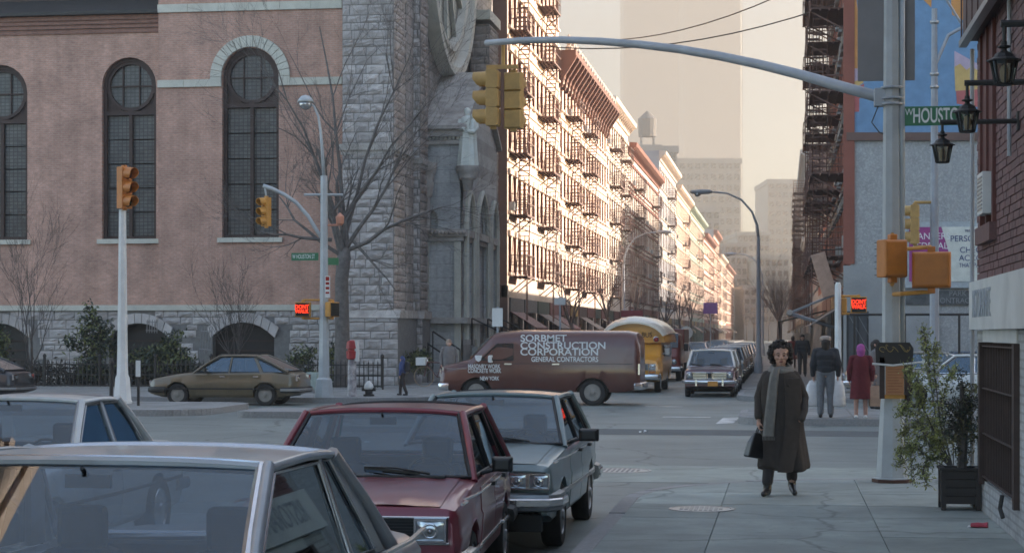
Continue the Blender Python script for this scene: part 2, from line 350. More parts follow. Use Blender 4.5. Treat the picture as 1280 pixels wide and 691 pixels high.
# ------------------------------------------------------------------ walls with openings
def wall_open(mb, x0, x1, z0, z1, y, ops, depth, seg=12, rev=0):
    def q(a, b, c, d): mb.quad((a, y, b), (c, y, b), (c, y, d), (a, y, d))
    cur = x0
    for o in sorted(ops, key=lambda o: o['x0']):
        a, b, s, t = o['x0'], o['x1'], o['z0'], o['top']
        if a > cur: q(cur, z0, a, z1)
        if s > z0: q(a, z0, b, s)
        xs = [a + (b - a) * k / seg for k in range(seg + 1)] if callable(t) else [a, b]
        if o.get('cos'): xs = [(a + b) / 2 - (b - a) / 2 * cos(pi * k / seg) for k in range(seg + 1)]
        tf = t if callable(t) else (lambda x, t=t: t)
        old = mb.mi
        for k in range(len(xs) - 1):
            u, w = xs[k], xs[k + 1]
            mb.quad((u, y, tf(u)), (w, y, tf(w)), (w, y, z1), (u, y, z1))
            mb.mi = rev; mb.quad((u, y, tf(u)), (u, y + depth, tf(u)), (w, y + depth, tf(w)), (w, y, tf(w))); mb.mi = old
        mb.mi = rev
        mb.quad((a, y, s), (a, y + depth, s), (a, y + depth, tf(a)), (a, y, tf(a)))
        mb.quad((b, y, s), (b, y, tf(b)), (b, y + depth, tf(b)), (b, y + depth, s))
        mb.quad((a, y, s), (b, y, s), (b, y + depth, s), (a, y + depth, s)); mb.mi = old
        cur = b
    if cur < x1: q(cur, z0, x1, z1)
def roundtop(cx, r, zs): return lambda x: zs + sqrt(max(0, r * r - (x - cx) ** 2))
def pointed(cx, hw, zs, k=1.6):
    R = hw * k
    return lambda x: zs + sqrt(max(0, R * R - (abs(x - cx) + R - hw) ** 2))
def segtop(cx, hw, zs, rise):
    R = (hw * hw + rise * rise) / (2 * rise); return lambda x: zs + sqrt(max(0, R * R - (x - cx) ** 2)) - (R - rise)
# ------------------------------------------------------------------ the church
M['chbrick'] = brickmat('church_brick', (.48, .27, .205), (.40, .23, .18), (.43, .305, .25), .22, .075, 'xz', ms=.012, var=.28)
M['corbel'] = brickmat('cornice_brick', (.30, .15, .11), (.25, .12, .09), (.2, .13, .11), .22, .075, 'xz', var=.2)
M['ash'] = mat('granite_ashlar', (.42, .395, .385), .9, var=.22, scale=1.8, bump=.7, bscale=9, dirt=.6, dcol=(.24, .21, .19), dscale=.5, rnd=.18)
M['ashbrown'] = mat('brownish_ashlar', (.38, .335, .305), .9, var=.25, scale=1.5, bump=.7, bscale=9, dirt=.6, dcol=(.12, .085, .07), dscale=.6, rnd=.28)
M['ashwall'] = brickmat('granite_courses', (.34, .33, .325), (.27, .255, .25), (.19, .18, .17), .62, .34, 'xz', ms=.022, bump=.8, var=.5)
M['ashwally'] = brickmat('granite_courses_side', (.36, .335, .315), (.29, .26, .24), (.2, .18, .165), .62, .34, 'yz', ms=.022, bump=.8, var=.5)
M['smooth'] = brickmat('smooth_grey_stone', (.46, .465, .465), (.40, .41, .415), (.31, .31, .31), 1.0, .5, 'xz', ms=.012, bump=.3, var=.25)
M['trimstone'] = mat('carved_stone', (.40, .375, .35), .85, var=.25, scale=3, bump=.4, bscale=14, dirt=.5, dcol=(.14, .12, .10), dscale=1.2)
M['mortar'] = mat('mortar', (.17, .165, .16), .95, var=.2)
M['woodframe'] = mat('brown_window_frame', (.045, .026, .022), .7, var=.25)
M['leadglass'] = brickmat('leaded_glass', (.10, .105, .10), (.07, .075, .075), (.03, .03, .032), .16, .13, 'xz', ms=.014, bump=.4, var=.4, rough=.32, off=0)
CX, CY = -13.2, 65.0
church = thing('church', 'grey stone and pink brick church with tall round-headed windows and a rose window', 'church', (CX, CY, 0))
def cx(px, y=0.0): return onY(px, CY + y) - CX
def cz(py, px=300, y=0.0): return ZZ(py, dep(onY(px, CY + y), CY + y))
zbase = cz(388); xj = cx(198); zt = cz(-60)
W3 = dict(c=cx(313), hw=1.04); W2 = dict(c=cx(157), hw=1.02); W1 = dict(c=cx(-5), hw=1.05)
zsill = cz(297)
def wtop(W, py): W['zs'] = cz(py) - W['hw']; return roundtop(W['c'], W['hw'], W['zs'])
t3, t2, t1 = wtop(W3, 60), wtop(W2, 67), wtop(W1, 73)
mb = MB(); wall_open(mb, xj, cx(440), zbase, zt, 0, [dict(x0=W3['c'] - W3['hw'], x1=W3['c'] + W3['hw'], z0=zsill, top=t3, cos=1)], .4)
mb.build('brick_wall', M['chbrick'], church)
mb = MB(); wall_open(mb, -48, xj, zbase, cz(36), .35, [dict(x0=W['c'] - W['hw'], x1=W['c'] + W['hw'], z0=zsill, top=t, cos=1) for W, t in ((W1, t1), (W2, t2))], .4)
mb.quad((xj, .35, zbase), (xj, 0, zbase), (xj, 0, zt), (xj, .35, zt)); mb.build('brick_wall', M['chbrick'], church)
mb = MB(); mb.box(-48, cx(440), .9, 1.3, 0, zt - .2); mb.build('inner_wall', M['woodframe'], church)
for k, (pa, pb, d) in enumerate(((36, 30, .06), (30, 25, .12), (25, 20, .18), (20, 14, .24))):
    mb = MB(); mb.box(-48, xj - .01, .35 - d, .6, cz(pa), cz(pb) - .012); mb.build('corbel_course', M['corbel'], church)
mb = MB(); mb.box(-48, xj - .01, -.1, .9, cz(14) , cz(10)); mb.build('gutter', M['darkmetal'], church)
mb = MB(); mb.prism([(-.05, cz(10)), (3.5, cz(10) + 2.2), (3.5, cz(10) + 2.0), (.1, cz(10) - .05)], -48, xj - .01, 'x'); mb.build('roof', M['darkmetal'], church)
for pa, pb in ((14, 4), (108, 99)):                    # pale string courses
    segs = [(xj - .02, cx(428))] if pa < 20 else [(xj - .02, W3['c'] - W3['hw'] - .42), (W3['c'] + W3['hw'] + .42, cx(428))]
    for a, b in segs:
        n = max(2, int((b - a) / 1.1))
        for i in range(n):
            mb = MB(); mb.box(a + (b - a) * i / n + .006, a + (b - a) * (i + 1) / n - .006, -.08, .1, cz(pa), cz(pb)); mb.build('band_stone', M['offwhite'], church)
for i in range(17):                                    # voussoirs of the pale arch
    a0, a1 = pi * i / 17 + .008, pi * (i + 1) / 17 - .008; r0, r1 = W3['hw'] + .02, W3['hw'] + .42
    P = lambda r, a: (W3['c'] + r * cos(a), W3['zs'] + r * sin(a))
    mb = MB(); mb.prism([P(r0, a0), P(r1, a0), P(r1, (a0 + a1) / 2), P(r1, a1), P(r0, a1), P(r0, (a0 + a1) / 2)], -.09, .05); mb.build('voussoir', M['offwhite'], church)
for s in (-1, 1):
    mb = MB(); mb.box(W3['c'] + s * (W3['hw'] + .22) - .2, W3['c'] + s * (W3['hw'] + .22) + .2, -.09, .05, cz(108), W3['zs'] - .004); mb.build('voussoir', M['offwhite'], church)
def church_window(W, y, sc_, ring=True):
    hw, c, zs = W['hw'], W['c'], W['zs']
    wf = MB(); zr = zs - .02; R = hw - .16
    n = 24
    for i in range(n):                                  # outer frame, arch
        a0, a1 = pi * i / n, pi * (i + 1) / n
        P = lambda r, a: (c + r * cos(a), zs + r * sin(a))
        wf.prism([P(hw - .13, a0), P(hw, a0), P(hw, a1), P(hw - .13, a1)], y + .16, y + .42)
        b0, b1 = 2 * a0, 2 * a1
        wf.prism([P(R - .07, b0), P(R + .05, b0), P(R + .05, b1), P(R - .07, b1)], y + .2, y + .42)
    wf.box(c - hw, c - hw + .13, y + .16, y + .42, zsill, zs); wf.box(c + hw - .13, c + hw, y + .16, y + .42, zsill, zs)
    zb = zs - R - .1
    wf.box(c - hw + .13, c + hw - .13, y + .17, y + .42, zb - .09, zb + .05); wf.box(c - .06, c + .06, y + .19, y + .42, zsill, zb)
    wf.box(c - hw + .13, c + hw - .13, y + .17, y + .42, zsill, zsill + .1)
    for s in (-1, 1):                                   # spandrels beside the rose
        wf.prism([(c + s * (hw - .13), zb), (c + s * (hw - .13), zs), (c + s * (R + .04) * cos(.5), zs - (R + .04) * sin(.5)), (c + s * (R + .04) * cos(1.0), zs - (R + .04) * sin(1.0)), (c + s * .25, zb + .02)][::s], y + .28, y + .42)
    wf.box(c - R, c + R, y + .24, y + .4, zs - .025, zs + .025)
    for s in (-1, 1): wf.box(c + s * R * .36 - .022, c + s * R * .36 + .022, y + .24, y + .4, zs - R * .9, zs + R * .9)
    o = wf.build('window', M['woodframe'], church)
    rows = 5; hh = (zb - .09 - zsill - .1) / rows
    for s in (-1, 1):
        xa, xb = sorted((c + s * .06, c + s * (hw - .13)))
        for k in range(rows):
            p = MB(); p.box(xa, xb, y + .31 + random.uniform(0, .015), y + .34, zsill + .1 + k * hh + .022, zsill + .1 + (k + 1) * hh - .022); p.build('pane', M['leadglass'], o)
    for i, (a, b) in enumerate(((-R, -R * .36 - .022), (-R * .36 + .022, R * .36 - .022), (R * .36 + .022, R))):
        for s in (-1, 1):
            pts = [(a + (b - a) * k / 6, s * max(.03, sqrt(max(0, (R - .05) ** 2 - (a + (b - a) * k / 6) ** 2)))) for k in range(7)]
            p = MB(); p.prism([(c + a, zs + s * .025), (c + b, zs + s * .025)] + [(c + x, zs + z) for x, z in pts[::-1]], y + .31, y + .34); p.build('pane', M['leadglass'], o)
    p = MB(); p.box(c - hw - .15, c + hw + .15, y - .12, y + .3, zsill - .17, zsill - .003); p.build('sill', M['offwhite'], o)
church_window(W3, 0, 1); church_window(W2, .35, 1); church_window(W1, .35, 1)
# rubble base with arched cellar openings
ops = []
for c_, hw, pt in ((306, 1.13, 403), (176, 1.1, 404), (2, 1.1, 404)):
    c0 = cx(c_); zz_ = cz(422); ops.append(dict(x0=c0 - hw, x1=c0 + hw, z0=.2, top=segtop(c0, hw, zz_, cz(pt) - zz_), c=c0, hw=hw, zs=zz_))
mb = MB(); wall_open(mb, -48, cx(428), 0, zbase, -.18, ops, .5, seg=10); mb.build('stone_base', M['mortar'], church)
mb = MB(); mb.box(-48, cx(430), -.28, .3, zbase + .002, zbase + .2); mb.build('water_table', M['offwhite'], church)
for o in ops:
    for i in range(9):
        R = (o['hw'] ** 2 + .5 ** 2) / (2 * .5)
        u0 = o['x0'] - .05 + (o['x1'] - o['x0'] + .1) * i / 9 + .01; u1 = o['x0'] - .05 + (o['x1'] - o['x0'] + .1) * (i + 1) / 9 - .01
        tf = o['top']; mb = MB(); cl = lambda x: min(max(x, o['x0']), o['x1'])
        mb.prism([(u0, tf(cl(u0)) + .01), (u1, tf(cl(u1)) + .01), (u1 + (u1 - o['c']) * .12, tf(cl(u1)) + .36), (u0 + (u0 - o['c']) * .12, tf(cl(u0)) + .36)], -.3, -.1); mb.build('arch_stone', M['ash'], church)
    mb = MB(); mb.box(o['x0'], o['x1'], .2, .3, .2, zbase); mb.build('cellar_shutter', M['black'], church)
    mb = MB()
    for k in range(4): mb.box(o['x0'] + .1, o['x1'] - .1, .14, .19, .6 + k * .35, .64 + k * .35)
    mb.build('shutter_rail', M['woodframe'], church)
blocks = []                                           # rock-faced block meshes, unit size, front at y = 0 bulging to -y
rs = random.Random(3)
for v in range(8):
    b = MB(); off = Vector((v * 7.3, 1.1, 2.2))
    def fn(u, w):
        e = min(u, 1 - u, w, 1 - w); k = min(1, e * 4.5)
        return (u - .5, -k * (.45 + .9 * mnoise.noise(Vector((u * 2.6, w * 2.6, 0)) + off)), w - .5)
    b.grid(fn, 4, 4); n0 = len(b.v)
    b.add([(-.5, 0, -.5), (.5, 0, -.5), (.5, 0, .5), (-.5, 0, .5), (-.5, 1, -.5), (.5, 1, -.5), (.5, 1, .5), (-.5, 1, .5)], [(0, 1, 5, 4), (1, 2, 6, 5), (2, 3, 7, 6), (3, 0, 4, 7)])
    blocks.append(b)
BM = {k: [b.mesh('stone_block', M[k]) for b in blocks] for k in ('ash', 'ashbrown')}
def stones(parent, x0, x1, z0, z1, y, hs, wr, key, limit, avoid=(), face='n', rough=.055):
    """courses of rock-faced blocks; the first `limit` as parts, the rest joined"""
    rest = MB(); cnt = 0; z = z0
    while z < z1 - .06:
        h = min(rs.choice(hs), z1 - z); x = x0 - rs.random() * .3
        while x < x1 - .05:
            w = rs.uniform(*wr); a, b = max(x, x0), min(x + w, x1); x += w
            if b - a < .06: continue
            mid = (a + b) / 2
            if any(o['x0'] - .32 < b and a < o['x1'] + .32 and z < o['top'](min(max(mid, o['x0']), o['x1'])) + .33 and not (z > o['top'](min(max(mid, o['x0']), o['x1'])) + .32) for o in avoid): continue
            g = .012; k = rs.randrange(8); S = (b - a - 2 * g, rough * rs.uniform(.6, 1.4), h - 2 * g); cz_ = z + h / 2
            if face == 'n': loc, rot = (mid, y - .02, cz_), (0, 0, 0)
            else: loc, rot = (y + .02, mid, cz_), (0, 0, pi / 2)
            if cnt < limit: inst('stone_block', BM[key][k], parent, loc, rot, S); cnt += 1
            else:
                T = Matrix.Translation(loc) @ Matrix.Rotation(rot[2], 4, 'Z') @ Matrix.Diagonal((*S, 1)); rest.T = T; rest.add(blocks[k].v, blocks[k].f)
        z += h
    if rest.v: o = rest.build('stone_courses', M[key], parent); o['kind'] = 'stuff'
stones(church, cx(196), cx(428), .15, zbase, -.18, (.2, .26, .32), (.35, .75), 'ash', 110, ops)
stones(church, cx(-60), cx(196), .15, zbase, -.18, (.2, .26, .32), (.35, .75), 'ash', 0, ops)
def pier(x0, x1, y0, y1, z1, bands, nparts, key='ash', keyside='ashbrown', proud=.2, zb=None, capstone=None):
    zb = zb or cz(398)
    mb = MB(); mb.box(x0, x1, y0, y1, 0, z1); mb.box(x0 - proud, x1 + proud, y0 - proud, y1 - .01, 0, zb); mb.build('buttress_core', M['mortar'], church)
    stones(church, x0, x1, zb, z1, y0, (.26, .31, .36), (.35, .75), key, nparts)
    stones(church, x0 - proud, x1 + proud, .15, zb, y0 - proud, (.26, .31, .36), (.4, .8), key, 24)
    stones(church, y0, y1, zb, z1, x1, (.26, .31, .36), (.35, .75), keyside, 0, face='e')
    mb = MB(); mb.prism([(y0 - proud - .06, zb), (y0 - .02, zb + .28), (y1, zb + .28), (y1, zb)], x0 - proud - .06, x1 + proud + .06, 'x'); mb.build('base_offset', M['trimstone'], church)
    for z in bands:
        mb = MB(); mb.box(x0 - .1, x1 + .12, y0 - .12, y1, z, z + .22); mb.box(x0 - .05, x1 + .06, y0 - .06, y1, z - .14, z); mb.build('string_course', M['trimstone'], church)
zA = cz(188, 460, -1.5)
pier(cx(428, -1.5), cx(492, -1.5), -1.5, 1.6, 17, [zA], 110)
pier(cx(507, 1.8), cx(525, 1.8), 1.8, 3.2, 17, [cz(205, 520, 1.8)], 60, proud=.12)
pier(cx(588, 13.5), cx(611, 13.5), 13.5, 16, 15, [cz(130, 600, 13.5)], 40, key='ashbrown', proud=.1)
mb = MB(); mb.box(cx(585, 13.5), cx(614, 13.5), 13.2, 16.2, cz(26, 600, 13.5), cz(14, 600, 13.5)); mb.build('cap_moulding', M['offwhite'], church)
# street front (faces +x): wall, rose window, porch
mb = MB(); mb.box(-1.5, 0, .4, 20.5, 0, 27); mb.build('front_wall', M['ashwally'], church)
RY, RZ, RR = 7.8, 17.3, 5.0
rose = MB(); rose.lathe([(RR - 1.1, .02), (RR - 1.0, .32), (RR - .75, .36), (RR - .55, .12), (RR - .25, .18), (RR - .1, .5), (RR + .25, .52), (RR + .35, .02)], 56, (0, RY, RZ), 'x', cap=False)
o = rose.build('rose_window', M['offwhite'], church, auto=30)
g = MB(); g.lathe([(.05, .03), (RR - 1.05, .03)], 56, (0, RY, RZ), 'x', cap=False); g.build('pane', M['leadglass'], o)
sp = MB()
for k in range(12):
    a = pi * k / 6; sp.bar((.1, RY, RZ), (.1, RY + (RR - 1.05) * cos(a), RZ + (RR - 1.05) * sin(a)), .16, .16, up=(1, 0, 0))
sp.lathe([(1.3, .05), (1.3, .22), (1.6, .22), (1.6, .05)], 32, (0, RY, RZ), 'x', cap=False); sp.build('tracery', M['offwhite'], o)
Y0, Y1 = 3.7, 11.9; PX = cx(575, Y0); YM = (Y0 + Y1) / 2
ze, zrg = cz(157, 560, Y0), cz(91, 575, YM)
mb = MB(); nw = pointed(cx(541, Y0), .2, cz(275, 540, Y0), 2.2)
wall_open(mb, 0.001, PX, 0, ze, Y0, [dict(x0=cx(541, Y0) - .2, x1=cx(541, Y0) + .2, z0=cz(289, 540, Y0), top=nw)], .3)
mb.build('porch_wall', M['smooth'], church)
mb = MB(); mb.box(.01, PX - .01, Y0 + .32, Y1, 0, ze - .02); mb.build('porch_core', M['smooth'], church)
mb = MB(); mb.T = Matrix.Translation((PX, 0, 0)) @ Matrix(((0, -1, 0, 0), (1, 0, 0, 0), (0, 0, 1, 0), (0, 0, 0, 1)))
pa = [dict(x0=c - .75, x1=c + .75, z0=1.7, top=pointed(c, .75, cz(283, 575, Y0), 1.9)) for c in (Y0 + 1.15, Y1 - 1.15)]
pa.insert(1, dict(x0=YM - 1.3, x1=YM + 1.3, z0=1.2, top=pointed(YM, 1.3, cz(300, 575, Y0), 1.6)))
wall_open(mb, Y0, Y1, 0, ze, -.12, pa, .1); mb.build('porch_front', M['smooth'], church)
for o_ in pa:
    mb = MB(); c = (o_['x0'] + o_['x1']) / 2; tf = o_['top']; hw = o_['x1'] - c; pts = [(PX + .2, c - hw - .1, o_['z0'])]
    for k in range(17):
        x = o_['x0'] + 2 * hw * k / 16; pts.append((PX + .2, c + (x - c) * 1.13, tf(x) + .1))
    pts.append((PX + .2, c + hw + .1, o_['z0'])); mb.tube(pts, .11, 6); mb.build('arch_moulding', M['offwhite'], church)
mb = MB(); mb.prism([(Y0 - .35, ze - .02), (YM, zrg), (Y1 + .35, ze - .02), (Y1 + .35, ze - .16), (YM, zrg - .22), (Y0 - .35, ze - .16)], 0, PX + .3, 'x'); mb.build('porch_roof', M['trimstone'], church)
for k in range(1, 4):                                  # slab joints of the stone roof
    t = k / 4; yy, zz_ = Y0 - .35 + (YM - Y0 + .35) * t, ze - .02 + (zrg - ze + .02) * t
    mb = MB(); mb.prism([(yy - .06, zz_ - .03), (yy + .1, zz_ + .1), (yy + .14, zz_ + .07)], .01, PX + .32, 'x'); mb.build('roof_lap', M['trimstone'], church)
mb = MB(); mb.prism([(Y0, ze - .03), (YM, zrg - .25), (Y1, ze - .03)], PX - .3, PX + .1, 'x'); mb.build('gable', M['smooth'], church)
mb = MB(); mb.box(.005, PX + .18, Y0 - .22, Y0 - .005, ze - .42, ze - .17); mb.box(.005, PX + .1, Y0 - .12, Y0 - .005, ze - .7, ze - .55); mb.build('cornice', M['trimstone'], church)
for k in range(9):
    mb = MB(); x = .06 + (PX) * k / 9; mb.box(x, x + .07, Y0 - .17, Y0 - .006, ze - .54, ze - .43); mb.build('dentil', M['offwhite'], church)
zf = cz(292, 550, Y0)
mb = MB(); mb.box(-.3, PX + .25, Y0 - .25, Y1 + .1, zf - .1, zf + .16); mb.box(-.2, PX + .16, Y0 - .16, Y1, zf - .28, zf - .102); mb.build('frieze', M['trimstone'], church)
for k in range(14):
    mb = MB(); mb.ball((-.2 + (PX + .4) * k / 13, Y0 - .27, zf + .02), .075, 7, 5); mb.build('carved_boss', M['ashbrown'], church)
for a, b in ((.02, .22), (PX - .2, PX + .05)):          # pilasters
    mb = MB(); mb.box(a, b, Y0 - .1, Y0 - .004, .15, zf - .3); mb.build('pilaster', M['offwhite'], church)
cxp = cx(530, 3.0)
mb = MB(); mb.lathe([(.2, cz(290, 524, 4.2)), (.2, cz(250, 524, 4.2)), (.28, cz(247, 524, 4.2)), (.34, cz(232, 524, 4.2)), (.30, cz(229, 524, 4.2)), (.36, cz(222, 524, 4.2)), (.46, cz(212, 524, 4.2)), (.46, cz(207, 524, 4.2))], 12, (cxp, 3.2, 0)); mb.build('column_capital', M['trimstone'], church, auto=40)
zs_ = cz(400, 550, Y0)
mb = MB(); mb.box(-.4, PX + .35, Y0 - .35, Y1 + .2, zs_ - .12, zs_ + .1); mb.build('plinth_course', M['trimstone'], church)
# steps from the side pavement up to the porch door
for k in range(8):
    mb = MB(); mb.box(PX + .36 + .0, PX + .4 + (8 - k) * .32, Y0 + .6, Y1 - .6, .15 + k * .16, .15 + (k + 1) * .16 - .004); mb.build('step', M['granite'], church)
for yy in (Y0 + .3, YM, Y1 - .3):
    mb = MB(); a, b = Vector((PX + 3.2, yy, 1.15)), Vector((PX + .4, yy, 2.5)); mb.tube([a, b], .03, 6); mb.tube([a - Vector((0, 0, .9)), a], .03, 6); mb.tube([b - Vector((0, 0, 1.0)), b], .03, 6); mb.tube([(a + b) / 2 - Vector((0, 0, .95)), (a + b) / 2], .025, 6)
    mb.build('handrail', M['darkmetal'], church)
for k, (pa_, pb_) in enumerate(((518, 552), (541, 575))):   # slanting rails in front of the porch
    mb = MB(); A, B = (cx(pa_, 2.6), 2.6, cz(418 - 4 * k, pa_, 2.6)), (cx(pb_, 2.6), 2.6, cz(441 - 4 * k, pb_, 2.6)); mb.tube([A, B], .035, 6)
    for t in (0, .5, 1):
        p = Vector(A).lerp(Vector(B), t); mb.tube([p, (p[0], p[1], .15)], .025, 6)
    mb.build('handrail', M['darkmetal'], church)
M['rosestone'] = mat('statue_stone', (.72, .76, .71), .7, var=.06, scale=4, dirt=.3, dcol=(.3, .32, .3))
mb = MB(); sx, sy = cx(585, Y0), Y0 - .05
zp = cz(208, 585, Y0)
mb.lathe([(.16, zp - .9), (.22, zp - .55), (.34, zp - .45), (.36, zp - .3), (.46, zp - .16), (.46, zp)], 12, (sx, sy, 0)); mb.build('statue_corbel', M['trimstone'], church, auto=40)
st = thing('statue', 'pale stone saint carrying a child, on a bracket of the church front', 'statue', (CX + sx, CY + sy, zp))
hs = (cz(135, 585, Y0) - zp)
def stat():
    b = MB(); k = hs / 1.78
    secs = []
    for z, rx, ry, ox in ((0, .30, .26, 0), (.05, .31, .27, 0), (.5, .27, .22, 0), (.9, .24, .2, .01), (1.1, .23, .19, .02), (1.3, .25, .19, .01), (1.42, .24, .17, 0), (1.5, .15, .12, -.01), (1.53, .075, .08, -.01), (1.57, .08, .09, -.01), (1.66, .105, .115, -.01), (1.74, .09, .1, -.01), (1.78, .03, .04, -.01)):
        secs.append([((ox + rx * cos(t) * (1 + .09 * cos(9 * t) * (z < 1.25))) * k, ry * sin(t) * (1 + .09 * cos(9 * t) * (z < 1.25)) * k, z * k) for t in [2 * pi * j / 24 for j in range(24)]])
    b.loft(secs); b.tube([(.2 * k, 0, 1.4 * k), (.27 * k, -.05 * k, 1.15 * k), (.2 * k, -.24 * k, 1.02 * k), (.05 * k, -.26 * k, 1.04 * k)], [.1 * k, .09 * k, .07 * k, .06 * k], 8)
    b.tube([(-.2 * k, 0, 1.4 * k), (-.27 * k, -.08 * k, 1.15 * k), (-.05 * k, -.26 * k, 1.1 * k)], [.1 * k, .09 * k, .06 * k], 8)
    b.tube([(.17 * k, -.17 * k, 1.05 * k), (.19 * k, -.18 * k, 1.35 * k), (.18 * k, -.17 * k, 1.42 * k)], [.11 * k, .1 * k, .05 * k], 8); b.ball((.18 * k, -.18 * k, 1.49 * k), .075 * k, 10, 8)
    return b
stat().build('figure', M['rosestone'], st, auto=50)
mb = MB(); mb.cbox((0, 0, .03), (.5, .5, .06)); mb.build('plinth', M['rosestone'], st)
# ------------------------------------------------------------------ near corner building on the right
M['maroon'] = mat('maroon_painted_brick', (.135, .062, .062), .6, var=.2, scale=8, bump=.3, bscale=60, rnd=.18, dirt=.3, dcol=(.08, .04, .04), dscale=3)
M['maroonm'] = mat('painted_mortar', (.06, .028, .03), .9, var=.2)
M['whitebrick'] = brickmat('white_painted_brick', (.46, .48, .48), (.42, .44, .44), (.33, .34, .34), .21, .075, 'yz', bump=.6, var=.25)
M['signpanel'] = mat('old_white_sign', (.56, .58, .57), .6, var=.1, scale=1.5, dirt=.6, dcol=(.40, .42, .42), dscale=2)
M['redwood'] = mat('dark_red_wood', (.085, .014, .012), .5, var=.2)
M['brownside'] = mat('brown_cladding', (.085, .045, .04), .6, var=.2, scale=3)
nb = thing('corner_building', 'maroon painted brick corner building with white base, sign band and dark window grille', 'building', (2.0, 20.0, .15))
T = Matrix.Translation((-2.0, -20.0, -.15))
def nbm(): b = MB(); b.T = T; return b
YG0, YG1 = 16.55, 19.32
b = nbm(); b.box(2.12, 16, -14, 19.98, .1, 2.5); b.box(2.03, 16, -14, 19.99, 2.5, 11); b.build('wall_core', M['maroonm'], nb)
b = nbm(); b.box(2.0, 2.12, -14, YG0, .1, 1.975); b.box(2.0, 2.12, YG1, 20.0, .1, 1.975); b.box(2.0, 2.12, YG0, YG1, .1, .47); b.box(2.12, 8, 19.98, 20.0, .1, 2.5); b.build('painted_base', M['whitebrick'], nb)
b = nbm(); b.box(1.93, 1.998, 11, 20.12, 1.985, 2.475); b.build('sign_panel', M['signpanel'], nb)
M['faded'] = mat('faded_letters', (.33, .36, .40), .7, var=.35, scale=20)
t = text('faded_lettering', 'RISTORANTE', .40, M['faded'], nb, (1.925 - 2.0, 19.75 - 20, 2.23 - .15), (pi / 2, 0, -pi / 2), .002, sx=.72)
b = nbm(); b.box(1.985, 2.09, YG0, YG1, 1.86, 1.98); b.build('grille_header', M['signpanel'], nb)
b = nbm(); b.box(2.085, 2.115, YG0, YG1, .47, 1.86); b.build('dark_shutter', mat('shutter_brown', (.03, .014, .012), .6), nb)
for k in range(20):
    y = YG0 + .08 + (YG1 - YG0 - .16) * k / 19; b = nbm(); b.box(2.0, 2.03, y - .012, y + .012, .5, 1.85); b.build('grille_bar', M['woodframe'], nb)
for z in (.52, .95, 1.4, 1.82):
    b = nbm(); b.box(1.975, 2.0, YG0 + .02, YG1 - .02, z - .006, z + .006); b.build('grille_rail', M['woodframe'], nb)
for y in (YG0 - .03, YG1 + .03):
    b = nbm(); b.box(1.95, 2.1, y - .06, y + .06, .44, 1.858); b.build('grille_post', M['woodframe'], nb)
b = nbm(); b.tube([(1.95, 17.3, .5), (1.93, 17.3, .38), (1.95, 17.25, .3)], .02, 6); b.build('hasp', M['darkmetal'], nb)
# bricks: 300 as parts (nearest first), the rest joined
WY0, WY1, WZ0, WZ1 = 18.25, 19.46, 2.86, 4.93
bm_ = [MB().box(0, .05, -.5, .5, -.5, .5) for _ in range(1)][0]
bme = bm_.mesh('brick', M['maroon']); pos = []
for r in range(34):
    z = 2.49 + .0745 * r + .034; y = 15.0 - (.105 if r % 2 else 0)
    while y < 19.98:
        a, e = max(y, 14.9), min(y + .2, 19.985); y += .211
        if z - .03 < WZ1 and z + .03 > WZ0 and e > WY0 and a < WY1:
            if a < WY0 - .03: e = WY0
            elif e > WY1 + .03: a = WY1
            else: continue
        if e - a > .03: pos.append((a, e, z))
pos.sort(key=lambda p: (abs(p[0] - 16.6) > .9, p[0])); rest = MB()
for i, (a, e, z) in enumerate(pos):
    dx = random.uniform(-.004, .004)
    if i < 296: inst('brick', bme, nb, (0 + dx, (a + e) / 2 - 20, z - .15), (0, 0, 0), (1, e - a, .065))
    else: rest.box(0 + dx, .05, a - 20, e - 20, z - .0325 - .15, z + .0325 - .15)
rest.build('brick_courses', M['maroon'], nb)['kind'] = 'stuff'
b = nbm(); b.box(1.99, 2.04, WY0 + .09, WY1 - .09, WZ0 + .3, WZ1); b.build('window', M['redwood'], nb)
for y in (WY0 + .045, WY1 - .045, (WY0 + WY1) / 2):
    b = nbm(); b.box(1.965, 2.05, y - .045, y + .045, WZ0, WZ1); b.build('window_jamb', M['redwood'], nb)
b = nbm(); b.box(1.93, 2.06, WY0 - .06, WY1 + .06, WZ0 - .03, WZ0 + .14); b.build('window_sill', M['maroon'], nb)
ac = nbm(); ac.box(1.9, 2.05, 18.5, 19.0, 3.10, 3.50); aco = ac.build('air_conditioner', M['white'], nb)
for k in range(9):
    b = nbm(); b.box(1.892, 1.90, 18.53, 18.97, 3.14 + k * .038, 3.155 + k * .038); b.build('louvre', M['alu'], aco)
b = nbm(); b.box(1.86, 2.03, 8, 20.04, 4.98, 11); b.build('upper_cladding', M['brownside'], nb)
b = nbm(); b.box(1.82, 1.9, 8, 20.07, 4.92, 4.985); b.build('cladding_trim', M['alu'], nb)
for k in range(10):
    y = 15.2 + k * .55; b = nbm(); b.box(1.848, 1.862, y - .02, y + .02, 4.985, 11); b.build('cladding_batten', M['brownside'], nb)
b = nbm(); b.tube([(1.955, 20.05, .15), (1.955, 20.05, 4.9)], .022, 8); b.build('drain_pipe', M['galv'], nb)
b = nbm(); b.tube([(1.97, 16.95, 3.5), (1.97, 16.95, 4.9)], .018, 6); b.build('conduit', M['galv'], nb)
M['lampglass'] = glassmat('lantern_glass', (.72, .66, .55), .10, 1.0, .1)
M['lampinner'] = mat('lantern_bulb', (.75, .68, .55), .4)
